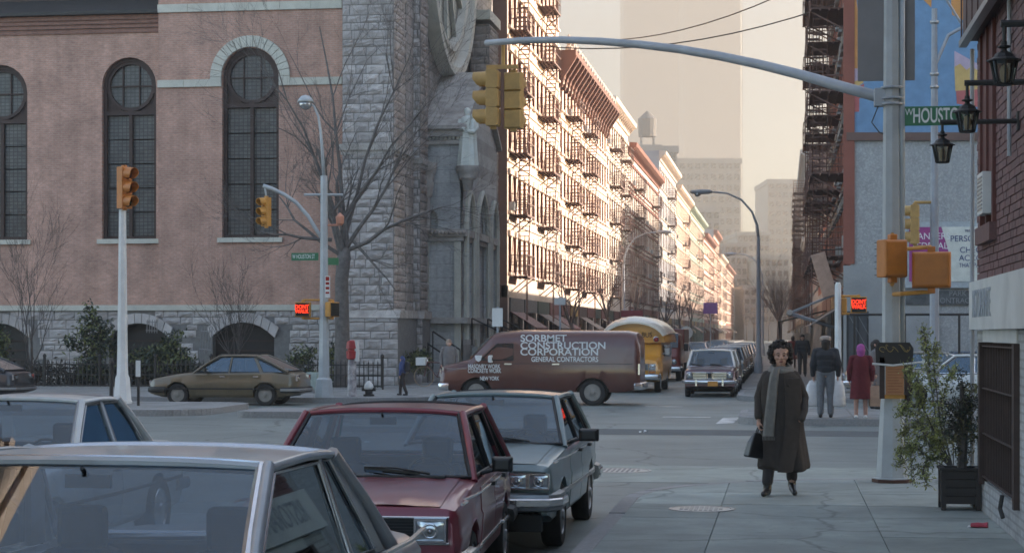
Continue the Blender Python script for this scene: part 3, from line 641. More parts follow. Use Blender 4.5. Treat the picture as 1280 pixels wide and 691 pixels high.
def lantern(px, ytop, ybot, yarm, label):
    X = 1.36; Y = onX(px, X); d = dep(X, Y); zt_, zb_, za = ZZ(ytop, d), ZZ(ybot, d), ZZ(yarm, d); h = zt_ - zb_
    t = thing('wall_lantern', label, 'lantern', (X, Y, zb_), 0, 'lanterns hung from brackets on the corner building')
    b = MB(); b.tube([(2.0 - X, 0, za - zb_), (-.02, 0, za - zb_)], .022, 6); b.tube([(0, 0, za - zb_), (0, 0, h * .98)], .012, 6); b.cbox((2.0 - X - .01, 0, za - zb_), (.02, .1, .16)); b.build('bracket', M['darkmetal'], t)
    s = h / .30
    b = MB(); b.lathe([(.0, .30), (.02, .30), (.022, .275), (.045, .268), (.045, .258), (.018, .25), (.022, .235), (.06, .215), (.075, .19), (.118, .172), (.12, .165), (.02, .165)], 8); b.T = None
    b.v = [(x * s, y * s, z * s) for x, y, z in b.v]; b.build('roof_cap', M['darkmetal'], t)
    b = MB(); b.lathe([(.06, 0), (.066, .012), (.04, .014)], 8)
    for k in range(8):
        a = 2 * pi * k / 8; b.bar((.06 * cos(a), .06 * sin(a), .01), (.092 * cos(a), .092 * sin(a), .168), .011, .011)
    b.v = [(x * s, y * s, z * s) for x, y, z in b.v]; b.build('frame', M['darkmetal'], t)
    b = MB(); b.lathe([(.056, .012), (.088, .166)], 8, cap=False); b.v = [(x * s, y * s, z * s) for x, y, z in b.v]; b.build('glass_pane', M['lampglass'], t)
    b = MB(); b.lathe([(.01, .02), (.022, .03), (.03, .09), (.02, .13), (.005, .14)], 8); b.v = [(x * s, y * s, z * s) for x, y, z in b.v]; b.build('bulb', M['lampinner'], t, smooth=True)
lantern(1255, 52, 107, 30, 'largest black lantern on the maroon wall, in front of the dark red window')
lantern(1209, 120, 166, 104, 'middle black lantern, hanging over the right end of the street sign')
lantern(1178, 164, 204, 153, 'smallest black lantern, hanging just below the green street sign')
# ------------------------------------------------------------------ tenements
M['fire'] = mat('fire_escape_iron', (.15, .085, .07), .7, var=.3, scale=5)
M['wframe'] = mat('window_wood', (.20, .15, .13), .6, var=.2, rnd=.5)
FE = {}
def fe_mesh(L, D, H):
    k = (L, D, H)
    if k in FE: return FE[k]
    a = MB(); a.box(0, L, -D, 0, -.03, 0)
    for i in range(4): a.box(0, L, -D + i * D / 4, -D + i * D / 4 + .05, -.09, -.031)
    for x in (.3, L - .3): a.bar((x, 0, -.75), (x, -D, -.06), .05, .05)
    r = MB(); n = int(L / .26)
    for z in (.5, .95):
        r.box(0, L, -D, -D + .035, z, z + .035); r.box(0, .035, -D, 0, z, z + .035); r.box(L - .035, L, -D, 0, z, z + .035)
    for i in range(n + 1): r.box(i * L / n * .99, i * L / n * .99 + .014, -D, -D + .014, 0, .95)
    for i in range(1, 6):
        for x in (0, L - .02): r.box(x, x + .018, -D + i * D / 6, -D + i * D / 6 + .018, 0, .95)
    l = MB(); x0, x1 = .5, L - .7
    for dy in (-D + .12, -D + .62): l.bar((x0, dy, 0), (x1, dy, H), .04, .09)
    for i in range(1, 12): l.box(x0 + (x1 - x0) * i / 12 - .09, x0 + (x1 - x0) * i / 12 + .09, -D + .12, -D + .62, H * i / 12 - .015, H * i / 12 + .015)
    FE[k] = (a.mesh('landing', M['fire']), r.mesh('railing', M['fire']), l.mesh('ladder', M['fire'])); return FE[k]
WM = {}
M['blind'] = mat('window_blind', (.42, .38, .31), .8, rnd=.35)
def win_mesh(w, h, fm, v=0):
    k = (round(w, 2), round(h, 2), fm.name, v)
    if k in WM: return WM[k]
    b = MB(); b.box(-w / 2, w / 2, .05, .12, 0, .06); b.box(-w / 2, w / 2, .05, .12, h - .07, h); b.box(-w / 2, -w / 2 + .07, .04, .12, 0, h); b.box(w / 2 - .07, w / 2, .04, .12, 0, h)
    b.box(-w / 2, w / 2, .02, .1, h * .5 - .03, h * .5 + .03); b.mi = 1; b.box(-w / 2 + .07, w / 2 - .07, .085, .1, .06, h * .5 - .03); b.box(-w / 2 + .07, w / 2 - .07, .06, .075, h * .5 + .03, h - .07)
    if v:
        b.mi = 2; f = (.0, .25, .5, .8)[v]; b.box(-w / 2 + .07, w / 2 - .07, .052, .059, h - .07 - (h - .14) * f * (.62 if f > .5 else 1), h - .07)
    WM[k] = b.mesh('window', [fm, M['winglass'], M['blind']]); return WM[k]
LM = {}
def box_mesh(name, m, sx, sy, sz):
    k = (name, m.name, round(sx, 2), round(sy, 2), round(sz, 2))
    if k not in LM: LM[k] = MB().box(-sx / 2, sx / 2, -sy, 0, 0, sz).mesh(name, m)
    return LM[k]
SHOPC = [mat('shop_' + n, c, .6, rnd=.2) for n, c in (('red', (.09, .022, .02)), ('cream', (.20, .15, .12)), ('green', (.025, .04, .03)), ('yellow', (.20, .12, .03)), ('grey', (.09, .085, .085)), ('brown', (.055, .035, .03)))]
def tenement(label, side, Y0, Y1, H, floors, wallm, revm, trim, cornice, seed, sp=1.75, ww=1.0, g=4.0, fes=(), back=12, name='tenement', fe_d=.85, endm=None, cz_=None, shops=True, X=None):
    rs = random.Random(seed); L = Y1 - Y0
    x = X if X is not None else (-12.6 if side == 'l' else 2.2)
    t = thing(name, label, 'building', (x, Y0 if side == 'l' else Y1, .15), pi / 2 if side == 'l' else -pi / 2)
    fh = (H - g - 1.3) / floors; wh = fh * .58
    n = max(1, int(L / sp)); pitch = L / n
    b = MB(); b.mi = 0
    ops_ = []
    for i in range(n): ops_.append(((i + .5) * pitch - ww / 2, (i + .5) * pitch + ww / 2))
    for fl in range(floors):
        z0 = g + fl * fh
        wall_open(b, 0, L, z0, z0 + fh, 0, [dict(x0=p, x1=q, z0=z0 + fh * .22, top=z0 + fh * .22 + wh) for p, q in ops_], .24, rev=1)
    b.quad((0, 0, g + floors * fh), (L, 0, g + floors * fh), (L, 0, H), (0, 0, H)); b.mi = 2
    b.add([(0, 0, 0), (0, back, 0), (0, back, H), (0, 0, H), (L, 0, 0), (L, back, 0), (L, back, H), (L, 0, H)], [(0, 3, 2, 1), (4, 5, 6, 7), (1, 2, 6, 5), (3, 7, 6, 2)])
    b.box(.02, L - .02, .25, .5, 0, H - .1)
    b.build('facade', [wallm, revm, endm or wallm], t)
    wms = [win_mesh(ww, wh, M['wframe'], v) for v in range(4)]; acm = box_mesh('air_conditioner', M['alu'], .62, .32, .38); lm = box_mesh('lintel', trim, ww + .35, .13, .26); sm = box_mesh('sill', trim, ww + .25, .14, .12)
    for fl in range(floors):
        z0 = g + fl * fh + fh * .22
        for p, q in ops_:
            c = (p + q) / 2
            inst('window', wms[rs.choice((0, 0, 0, 1, 1, 2, 3))], t, (c, .1, z0))
            if rs.random() < .07: inst('air_conditioner', acm, t, (c, .08, z0 + .02))
            inst('lintel', lm, t, (c, -.002, z0 + wh + .02)); inst('sill', sm, t, (c, -.002, z0 - .13))
        if cornice != 'plain' and fl > 0:
            inst('belt_course', box_mesh('belt_course', trim, L - .1, .07, .14), t, (L / 2, -.003, g + fl * fh + .02))
    if cornice == 'ornate':
        m = MB(); m.prism([(0, H - 1.5), (-.2, H - 1.5), (-.25, H - 1.2), (-.35, H - 1.1), (-.75, H - .35), (-.95, H - .3), (-.95, H), (0, H)], 0, L, 'x'); m.build('cornice', cz_ or trim, t)
        k = max(2, int(L / 1.5))
        for i in range(k + 1):
            xx = .12 + (L - .24) * i / k
            m = MB(); m.prism([(-.02, H - 2.1), (-.18, H - 2.1), (-.3, H - 1.5), (-.95, H - .5), (-1.0, H - .32), (-.02, H - .32)], xx - .14, xx + .14, 'x'); m.build('bracket', cz_ or trim, t)
            m = MB(); m.lathe([(.2, 0), (.22, .18), (.1, .25), (.17, .42), (.2, .55), (.1, .72), (.03, .9)], 8, (xx, -.55, H)); m.build('finial', trim, t)
    elif cornice in ('box', 'plain'):
        m = MB(); m.prism([(0, H - 1.0), (-.12, H - 1.0), (-.2, H - .6), (-.7, H - .35), (-.75, H - .05), (0, H)], -.1, L + .1, 'x'); m.build('cornice', cz_ or trim, t)
        k = max(2, int(L / 1.2))
        bk = MB().prism([(-.02, -.9), (-.15, -.9), (-.62, -.36), (-.02, -.36)], -.08, .08, 'x').mesh('bracket', cz_ or trim)
        for i in range(k + 1): inst('bracket', bk, t, (.1 + (L - .2) * i / k, 0, H))
    m = MB(); m.box(0, L, -.06, .3, g - .55, g - .01); m.build('shop_cornice', trim, t)
    if shops:
        nb_ = max(1, int(L / 4.6)); w = L / nb_
        for i in range(nb_):
            x0 = i * w
            m = MB(); m.box(x0 + .02, x0 + .4, -.03, .3, 0, g - .56); m.build('shop_pier', trim, t)
            m = MB(); m.box(x0 + .41, x0 + w, .1, .2, .5, g - 1.2); m.build('shop_window', M['winglass'], t)
            m = MB(); m.box(x0 + .41, x0 + w, .02, .22, 0, .49); m.box(x0 + w * .45, x0 + w * .45 + .08, .04, .1, .5, g - 1.2); m.build('shop_stall_riser', M['woodframe'], t)
            m = MB(); m.box(x0 + .41, x0 + w - .01, -.1, .2, g - 1.19, g - .56); m.build('shop_sign', rs.choice(SHOPC), t)
            if rs.random() < .45:
                m = MB(); zz_ = g - 1.2; m.prism([(-.1, zz_), (-1.3, zz_ - .75), (-1.3, zz_ - 1.0), (-1.27, zz_ - 1.0), (-1.27, zz_ - .76), (-.1, zz_ - .04)], x0 + .5, x0 + w - .1, 'x'); m.build('awning', rs.choice(SHOPC), t)
    for fx, fl_ in fes:
        f = bpy.data.objects.new('fire_escape', None); C.objects.link(f); f.parent = t; f.location = (fx - fl_ / 2, -.01, 0)
        la, ra, da = fe_mesh(fl_, fe_d, round(fh, 2))
        for k in range(floors):
            z = g + k * fh + fh * .16
            inst('landing', la, f, (0, 0, z)); inst('railing', ra, f, (0, 0, z))
            if k < floors - 1: inst('ladder', da, f, (0, 0, z))
        m = MB(); m.bar((.3, -fe_d + .1, g - 2), (.3, -fe_d + .1, g + fh * .16), .03, .03); m.bar((.7, -fe_d + .1, g - 2), (.7, -fe_d + .1, g + fh * .16), .03, .03)
        for k in range(7): m.box(.3, .7, -fe_d + .09, -fe_d + .11, g - 1.9 + k * .32, g - 1.87 + k * .32)
        m.build('drop_ladder', M['fire'], f)
    return t
W = lambda n, c, **k: mat(n, c, .85, var=.14, scale=.7, bump=.3, bscale=12, dirt=.3, dcol=[v * .55 for v in c], dscale=.5, **k)
wcream = W('cream_tenement', (.64, .49, .39)); wpink = W('pink_tenement', (.62, .45, .36)); wpale = W('pale_tenement', (.64, .54, .45)); wtan = W('tan_brick', (.52, .39, .31)); wred = W('red_brick_front', (.24, .085, .06)); wgrey = W('grey_plaster', (.33, .33, .34)); wbrown = W('brown_brick', (.15, .095, .08)); wpeach = W('peach_front', (.58, .42, .33))
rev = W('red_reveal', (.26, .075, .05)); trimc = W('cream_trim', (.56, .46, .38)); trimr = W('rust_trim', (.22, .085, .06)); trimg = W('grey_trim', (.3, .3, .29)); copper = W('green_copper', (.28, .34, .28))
LX = -12.6
YT = [onX(p, LX) for p in (634, 699, 758, 785, 823)]
tenement('tall cream tenement right beside the church, with fire escapes', 'l', YT[0], YT[1] - .3, 22.5, 6, wcream, rev, trimc, 'box', 1, sp=1.6, ww=.95, fes=((2.0, 2.6), (12.5, 3.0)), endm=wbrown)
tenement('cream tenement with an ornate bracketed cornice in the sunlit row', 'l', YT[1], YT[2] - .2, ZZ(66, dep(LX, YT[1])), 5, wpink, rev, trimc, 'ornate', 2, sp=1.75, ww=1.0, fes=((4.5, 3.0), (14, 3.0)), endm=wbrown, cz_=W('dark_brown_cornice', (.17, .085, .065)))
tenement('pale tenement with plain light cornice right after the ornate one', 'l', YT[2], YT[3] - .2, ZZ(122, dep(LX, YT[2])), 5, wpale, rev, trimc, 'box', 3, fes=((4, 3.0), (13, 3.0)), endm=wpale)
tenement('long pale pink tenement with a deep box cornice casting its lower floors in shade', 'l', YT[3], YT[4] - .4, ZZ(180, dep(LX, YT[3])), 5, wpale, rev, trimr, 'box', 4, sp=1.9, fes=((8, 3.4), (30, 3.4)), endm=wred)
cfg = [(824, 845, 190, wgrey, trimc, 'box'), (845, 862, 232, wpeach, trimc, 'box'), (862, 880, 258, wtan, copper, 'box'), (880, 892, 292, wpink, trimr, 'plain'), (892, 899, 288, wpeach, trimr, 'box'), (899, 907, 318, wtan, trimc, 'plain'), (907, 917, 330, wpeach, trimr, 'plain')]
lab = ['grey-sided tenement standing taller behind the long pale one', 'peach tenement in the middle of the sunlit row', 'tan tenement with a greenish copper cornice', 'small pink tenement past the copper cornice', 'narrow peach tenement in the far sunlit row', 'low tan tenement far down the sunlit row', 'last peach tenement visible down the street']
for (a, b_, yt, wm_, tr, co), lb in zip(cfg, lab):
    ya, yb = onX(a, LX), onX(b_, LX)
    tenement(lb, 'l', ya, yb - .3, ZZ(yt, dep(LX, ya)), 5, wm_, rev, tr, co, a, sp=2.6, ww=1.2, fes=[(ya and (yb - ya) * f, 3.4) for f in (.5,)], endm=wgrey)
# ------------------------------------------------------------------ the mural building and the right side of the far street
RX = 2.2; YM_ = 62.4
wgst = mat('grey_stucco', (.30, .31, .31), .9, var=.12, scale=2.5, bump=.6, bscale=16, dirt=.7, dcol=(.48, .49, .49), dscale=13)
R1 = tenement('tall building with a blue mural on its grey side wall', 'r', YM_, 84, 25, 7, wred, rev, trimg, 'box', 21, sp=1.9, back=42, fes=((21.6 - 4.5, 3.6), (21.6 - 12, 3.6), (21.6 - 18.5, 3.6)), fe_d=1.25, endm=wgst, name='mural_building')
def mlocal(px, py):      # photo pixel on the side wall -> local x (depth into the building) and z
    X = onY(px, YM_); return X - RX, ZZ(py, dep(X, YM_)) - .15
MT = Matrix(((0, -1, 0, 84 - YM_), (1, 0, 0, 0), (0, 0, 1, 0), (0, 0, 0, 1)))   # (depth, outwards, z) -> building-local, +x local is towards the camera
def mural(poly, m, off, name='mural_shape'):
    b = MB(); b.T = MT; pts = [mlocal(*p) for p in poly]
    b.prism([(x, z) for x, z in pts], -off, .0); return b.build(name, m, R1)
pm = lambda n, c: mat(n, c, .7, var=.12, scale=3, dirt=.35, dcol=[v * .7 for v in c], dscale=2)
mblue = pm('mural_blue', (.14, .26, .42)); mor = pm('mural_orange', (.55, .26, .08)); mlil = pm('mural_lilac', (.45, .36, .46)); mye = pm('mural_yellow', (.55, .38, .14)); mpk = pm('mural_red', (.42, .12, .12))
mural([(1064, -160), (1600, -160), (1600, 167), (1064, 167)], mblue, .012, 'mural_field')
mural([(1058, 176), (1600, 176), (1600, 166), (1058, 166)], wbrown, .10, 'ledge')
mural([(1065, -60), (1072, 14), (1072, 86), (1065, 86)], mor, .02); mural([(1065, 86), (1073, 86), (1073, 100), (1065, 104)], mlil, .02)
mural([(1065, 104), (1073, 100), (1080, 103), (1070, 110), (1065, 110)], mye, .022); mural([(1065, 110), (1070, 110), (1080, 105), (1080, 118), (1074, 124), (1074, 140), (1065, 140)], mpk, .021)
mural([(1150, -40), (1166, -40), (1164, 10), (1152, -2)], mor, .02); mural([(1186, -40), (1260, -40), (1250, 60), (1215, 40), (1205, 26), (1190, 19)], mor, .02)
mural([(1193, 64), (1222, 80), (1222, 88), (1213, 84), (1208, 88), (1200, 80), (1193, 84)], mlil, .02); mural([(1193, 84), (1200, 80), (1208, 88), (1213, 84), (1222, 88), (1222, 112), (1194, 114)], mye, .021); mural([(1195, 114), (1222, 112), (1222, 134), (1196, 130)], mpk, .02)
b = MB(); b.T = MT; x0, z0 = mlocal(1058, 330); x1, _ = mlocal(1063.5, 0); b.box(x0 - .1, x1 + .12, -.07, -.001, z0, 25); b.build('brick_quoin', wred, R1)
b = MB(); b.T = MT; b.box(x0 - .1, x0 + 3.0, -.05, -.001, 0, z0 - .05); b.build('plaster_patch', M['white'] if False else W('pale_plaster', (.30, .31, .31)), R1)
# bank hoarding on the side wall
bl = thing('billboard', 'magenta and white bank advertisement hoarding on the grey wall', 'billboard', (onY(1178, YM_), YM_, ZZ(360, dep(onY(1178, YM_), YM_))))
bx = onY(1178, YM_); bz = bl.location.z
def bp(px, py): X = onY(px, YM_); return X - bx, ZZ(py, dep(X, YM_)) - bz
(xa, za), (xb, zb_) = bp(1132, 360), bp(1240, 277)
b = MB(); b.box(xa - .06, xb, -.14, -.02, za, zb_); b.build('frame', mat('hoarding_grey', (.36, .40, .42), .6), bl)
mag = pm('magenta_print', (.30, .05, .20)); wpr = pm('white_print', (.62, .64, .58)); nav = mat('navy_print', (.05, .06, .17), .6)
(x1, z1), (x2, z2) = bp(1136, 352), bp(1176, 284); x3 = bp(1186, 318)[0]; x4 = bp(1184, 352)[0]; x5 = bp(1236, 300)[0]
b = MB(); b.prism([(x1, z1), (x4, z1), (x3, (z1 + z2) / 2), (x2, z2), (x1, z2)], -.16, -.141); b.build('magenta_field', mag, bl)
b = MB(); b.prism([(x4, z1), (x5, z1), (x5, z2), (x2 + .02, z2), (x3, (z1 + z2) / 2)], -.155, -.141); b.build('white_field', wpr, bl)
def bt(s, px, py, size, m, sx=.9):
    x, z = bp(px, py); text('lettering', s, size, m, bl, (x, -.163, z), FRONT, .003, sx=sx)
bt('BANKERS', 1140, 296, .30, M['text_white'], .95); bt('FEDERAL', 1140, 308, .30, M['text_white'], .95); bt('SAVINGS', 1140, 320, .22, M['text_white'])
bt('PERSONAL', 1187, 299, .28, nav, .95); bt('CHECKING', 1199, 313, .27, nav, .95); bt('ACCOUNT', 1198, 323, .27, nav, .95); bt('THAT PAY', 1198, 332, .20, nav, .8); bt('FREE IS', 1206, 289, .12, nav)
ps = thing('painted_sign', 'dark weathered sign with faded capitals below the bank hoarding', 'sign', (bx, YM_, bz - 1.2))
(xa, za), (xb, zb_) = bp(1132, 381), bp(1236, 363)
b = MB(); b.box(xa, xb, -.08, -.01, za + 1.2, zb_ + 1.2); b.build('board', mat('black_board', (.07, .075, .078), .7, var=.4, scale=6, dirt=.6, dcol=(.16, .165, .165), dscale=4), ps)
fd = mat('chalky_letters', (.22, .23, .23), .8, var=.4, scale=20)
for s, px, py in (('PARK', 1186, 367), ('CONTRACT', 1168, 376)):
    x, z = bp(px, py); text('lettering', s, .24, fd, ps, (x, -.082, z + 1.2), FRONT, .002, sx=.95)
# lower houses after it, taller ones further on
for lb, a, b_, h, n_, wm_, s, ft in (('brown tenement hung with fire escapes behind the mural building', 84.3, 92, 23, 6, wbrown, 31, ((4, 3.4),)), ('low red brick house on the shaded side of the far street', 92.3, 118, 8.5, 1, wred, 32, ()), ('low grey house on the shaded side of the far street', 118.3, 142, 8.2, 1, wgrey, 33, ()), ('brown house of two storeys on the shaded side', 142.3, 157, 9, 1, wbrown, 34, ((5, 3.4),)), ('dark brick tenement with several fire escapes on the shaded side', 157.3, 200, 17, 5, wbrown, 35, ((5, 3.4), (13, 3.4), (21, 3.4), (29, 3.4), (37, 3.4))), ('red brick tenement far along the shaded side', 200.3, 270, 10, 2, wred, 36, ((9, 3.4), (27, 3.4), (45, 3.4))), ('grey tenement at the far end of the shaded side', 270.3, 380, 10, 2, wgrey, 37, ((18, 3.4), (55, 3.4), (90, 3.4)))):
    tenement(lb, 'r', a, b_, h, n_, wm_, rev, trimg, 'box', s, sp=2.4, ww=1.1, fes=ft, fe_d=1.25, endm=wm_, back=(28 if a > 92.1 else 20))
# ------------------------------------------------------------------ far away: lofts, offices, twin towers
FW = {}
def block(name, label, px0, px1, ytop, d, col, rows, cols, depth=40, extra=None, winc=(.05, .055, .06)):
    xa, ya = at(px0, d); xb, yb = at(px1, d); w = sqrt((xb - xa) ** 2 + (yb - ya) ** 2); h = ZZ(ytop, d)
    t = thing(name, label, 'building', (xa, ya, 0), YAW)
    m = mat(name + '_wall', col, .8, var=.12, scale=.2)
    b = MB(); b.box(0, w, 0, depth, 0, h); b.box(-.4, w + .4, -.5, depth, h - h * .02, h + .6); b.build('wall', m, t)
    if rows:
        k = (round(w / cols, 1), round(h / rows, 1)); fh = h / rows; fw = w / cols
        wb = MB(); wb.box(-fw * .32, fw * .32, -.25, .05, 0, fh * .55); wb.mi = 1; wb.box(-fw * .4, fw * .4, -.5, .0, -fh * .08, 0); me = wb.mesh('window', [M['winglass'], m])
        for r in range(2, rows):
            for c_ in range(cols): inst('window', me, t, ((c_ + .5) * fw, 0, r * fh + fh * .2))
    return t, m, w, h
hz = (.20, .21, .21)
block('loft_building', 'hazy stepped office block with rows of windows at the end of the street', 838, 926, 200, 700, (.22, .22, .21), 16, 9)
block('loft_building', 'lower hazy block with broad windows in front of the office block', 826, 900, 262, 560, (.24, .23, .22), 12, 8)
t, m, w, h = block('loft_building', 'hazy loft building carrying a wooden water tank on its roof', 786, 846, 186, 420, (.20, .20, .20), 12, 7)
b = MB(); b.lathe([(2.0, 3.2), (2.1, 7.2), (.2, 9.0)], 14, (w * .42, 5, h)); b.build('water_tank', mat('tank_wood', (.16, .15, .14), .9), t)
b = MB(); b.box(w * .42 - 2.6, w * .42 + 3.2, 3, 9, h, h + 1.2)
for sx in (-1.4, 1.4):
    for sy in (-1.4, 1.4): b.box(w * .42 + sx - .15, w * .42 + sx + .15, 5 + sy - .15, 5 + sy + .15, h + 1.2, h + 3.2)
b.build('tank_stand', m, t)
block('loft_building', 'hazy building closing the end of the street, behind the street lamp', 922, 962, 292, 620, (.23, .23, .22), 11, 6)
block('loft_building', 'narrow hazy loft stepping down left of the street lamp', 906, 934, 306, 540, (.21, .2, .19), 9, 4)
block('loft_building', 'low hazy loft right of the street lamp, under the faint tall block', 948, 986, 322, 520, (.2, .2, .19), 8, 5)
block('loft_building', 'faint tall block in the haze left of the fire escapes', 960, 1012, 226, 760, (.2, .21, .21), 17, 6)
block('loft_building', 'lower faint block in the haze above the parked cars', 930, 1000, 360, 470, (.2, .2, .2), 6, 9)
mt = mat('tower_aluminium', (.26, .28, .27), .45, metal=.3, var=.04, scale=.02)
def tower(label, px0, px1, d):
    xa, ya = at(px0, d); xb, yb = at(px1, d); w = sqrt((xb - xa) ** 2 + (yb - ya) ** 2)
    t = thing('skyscraper', label, 'skyscraper', (xa, ya, 0), YAW); c = 2.2
    pts = [(c, 0), (w - c, 0), (w, c), (w, w - c), (w - c, w), (c, w), (0, w - c), (0, c)]
    b = MB(); b.prism(pts, 0, 412, 'z'); b.build('shaft', mt, t)
    b = MB(); n = 58
    for i in range(n + 1): b.box(c + (w - 2 * c) * i / n - .25, c + (w - 2 * c) * i / n + .25, -.45, -.0, 8, 410)
    for i in range(n + 1): b.box(w, w + .45, c + (w - 2 * c) * i / n - .25, c + (w - 2 * c) * i / n + .25, 8, 410)
    b.build('column_ribs', mt, t)['kind'] = 'stuff'
tower('left one of two tall pale towers in the haze', 779, 850, 2060)
tower('right one of two tall pale towers in the haze', 854, 928, 1960)
# tall blocks added out of the frame, made high enough to shade the crossing
for lb, x0, x1, y0, y1, h in (('unseen brick block added for shade along the avenue behind the corner building', 16.5, 60, -14, 19, 40), ('unseen brick block added for shade further along the avenue', 64, 130, -14, 19, 46), ('unseen brick block added for shade on the far side of the avenue', 46, 110, 62.4, 92, 46), ('large unseen brick block added for shade further on the far side of the avenue', 112, 200, 62.4, 92, 60)):
    t = thing('brick_block', lb, 'building', (x0, y0, 0)); b = MB(); b.box(0, x1 - x0, 0, y1 - y0, 0, h); b.box(-.3, x1 - x0 + .3, -.3, y1 - y0 + .3, h - .8, h + .2); b.build('wall', wbrown, t)
for k, (x0, x1, y0, y1, h) in enumerate(((-34, -13.6, -14, 19, 20), (-60, -36, -14, 19, 17))):
    t = thing('brick_block', ('brick tenement on the left corner behind the camera side', 'second brick tenement along the avenue on the left')[k], 'building', (x0, y0, 0)); b = MB(); b.box(0, x1 - x0, 0, y1 - y0, 0, h); b.box(-.3, x1 - x0 + .3, -.3, y1 - y0 + .3, h - .8, h + .2); b.build('wall', wtan, t)
# overhead wires
for a, b_, lb in (((722, 40), (1010, -22), 'upper of the two thin wires crossing the pale sky'), ((676, 48), (1075, -6), 'lower of the two thin wires crossing the pale sky')):
    xa, ya = LX + .02, onX(a[0] - 32, LX); xb, yb = at(b_[0], 76); za, zb_ = ZZ(a[1] + 6, dep(xa, ya)), ZZ(b_[1], 76)
    o = MB().tube([(xa + (xb - xa) * k / 12, ya + (yb - ya) * k / 12, za + (zb_ - za) * k / 12 - 1.0 * (1 - (k / 6 - 1) ** 2)) for k in range(13)], .028, 5).build('overhead_wire', M['darkmetal']); tag(o, lb, 'wire', 'wires across the street')
# ------------------------------------------------------------------ vehicles (front at y = 0, towards -y; x across; z up from the road)
def lerp_tab(tab, y):
    if y <= tab[0][0]: return tab[0][1]
    for (a, va), (b, vb) in zip(tab, tab[1:]):
        if y <= b: return va + (vb - va) * (y - a) / max(1e-9, b - a)
    return tab[-1][1]
def paint(name, col, rough=.35, metal=.25, var=.10, dirt=.45):
    return mat(name, col, rough, metal=metal, var=var, scale=3, dirt=dirt, dcol=[c * .6 + .035 for c in col], dscale=2.2, coat=.6)
WH = {}
def wheel_meshes(r, w, style):
    k = (r, w, style)
    if k in WH: return WH[k]
    t = MB(); t.lathe([(r * .62, -w / 2 + .02), (r * .70, -w / 2), (r * .9, -w / 2), (r * .98, -w / 2 + .02), (r, -w / 4), (r, w / 4), (r * .98, w / 2 - .02), (r * .9, w / 2), (r * .70, w / 2), (r * .62, w / 2 - .02), (r * .62, 0)], 28, ax='x', cap=False)
    m = MB(); prof = [(r * .64, -w / 2 + .015), (r * .60, -w / 2 + .005), (r * .55, -w / 2 + .03), (r * .40, -w / 2 + .035), (r * .36, -w / 2 + .015), (r * .18, -w / 2 + .005), (r * .15, -w / 2 - .012), (.004, -w / 2 - .016)]
    m.lathe(prof, 24, ax='x'); m.lathe([(a, -b) for a, b in prof], 24, ax='x')
    nh = 10 if style != 'cap' else 16
    m.mi = 1
    for s in (-1, 1):
        for i in range(nh):
            a = 2 * pi * i / nh; m.cbox((s * (w / 2 - .028), r * .47 * cos(a), r * .47 * sin(a)), (.012, r * .07, r * .07))
    WH[k] = (t.mesh('tyre', M['rubber'], auto=40), m.mesh('rim', [{'cap': M['chrome'], 'steel': M['alu'], 'white': mat('pale_hubcap', (.24, .23, .215), .5, metal=.3)}[style], M['black']], auto=40)); return WH[k]
def wheels(t, spots, r, w, style='cap'):
    tm, rm = wheel_meshes(r, w, style)
    for x, y in spots:
        o = bpy.data.objects.new('wheel', tm); C.objects.link(o); o.parent = t; o.location = (x, y, r - .01); o.name = 'wheel'
        o.rotation_euler = (random.random() * 6, 0, 0)
        inst('rim', rm, o)
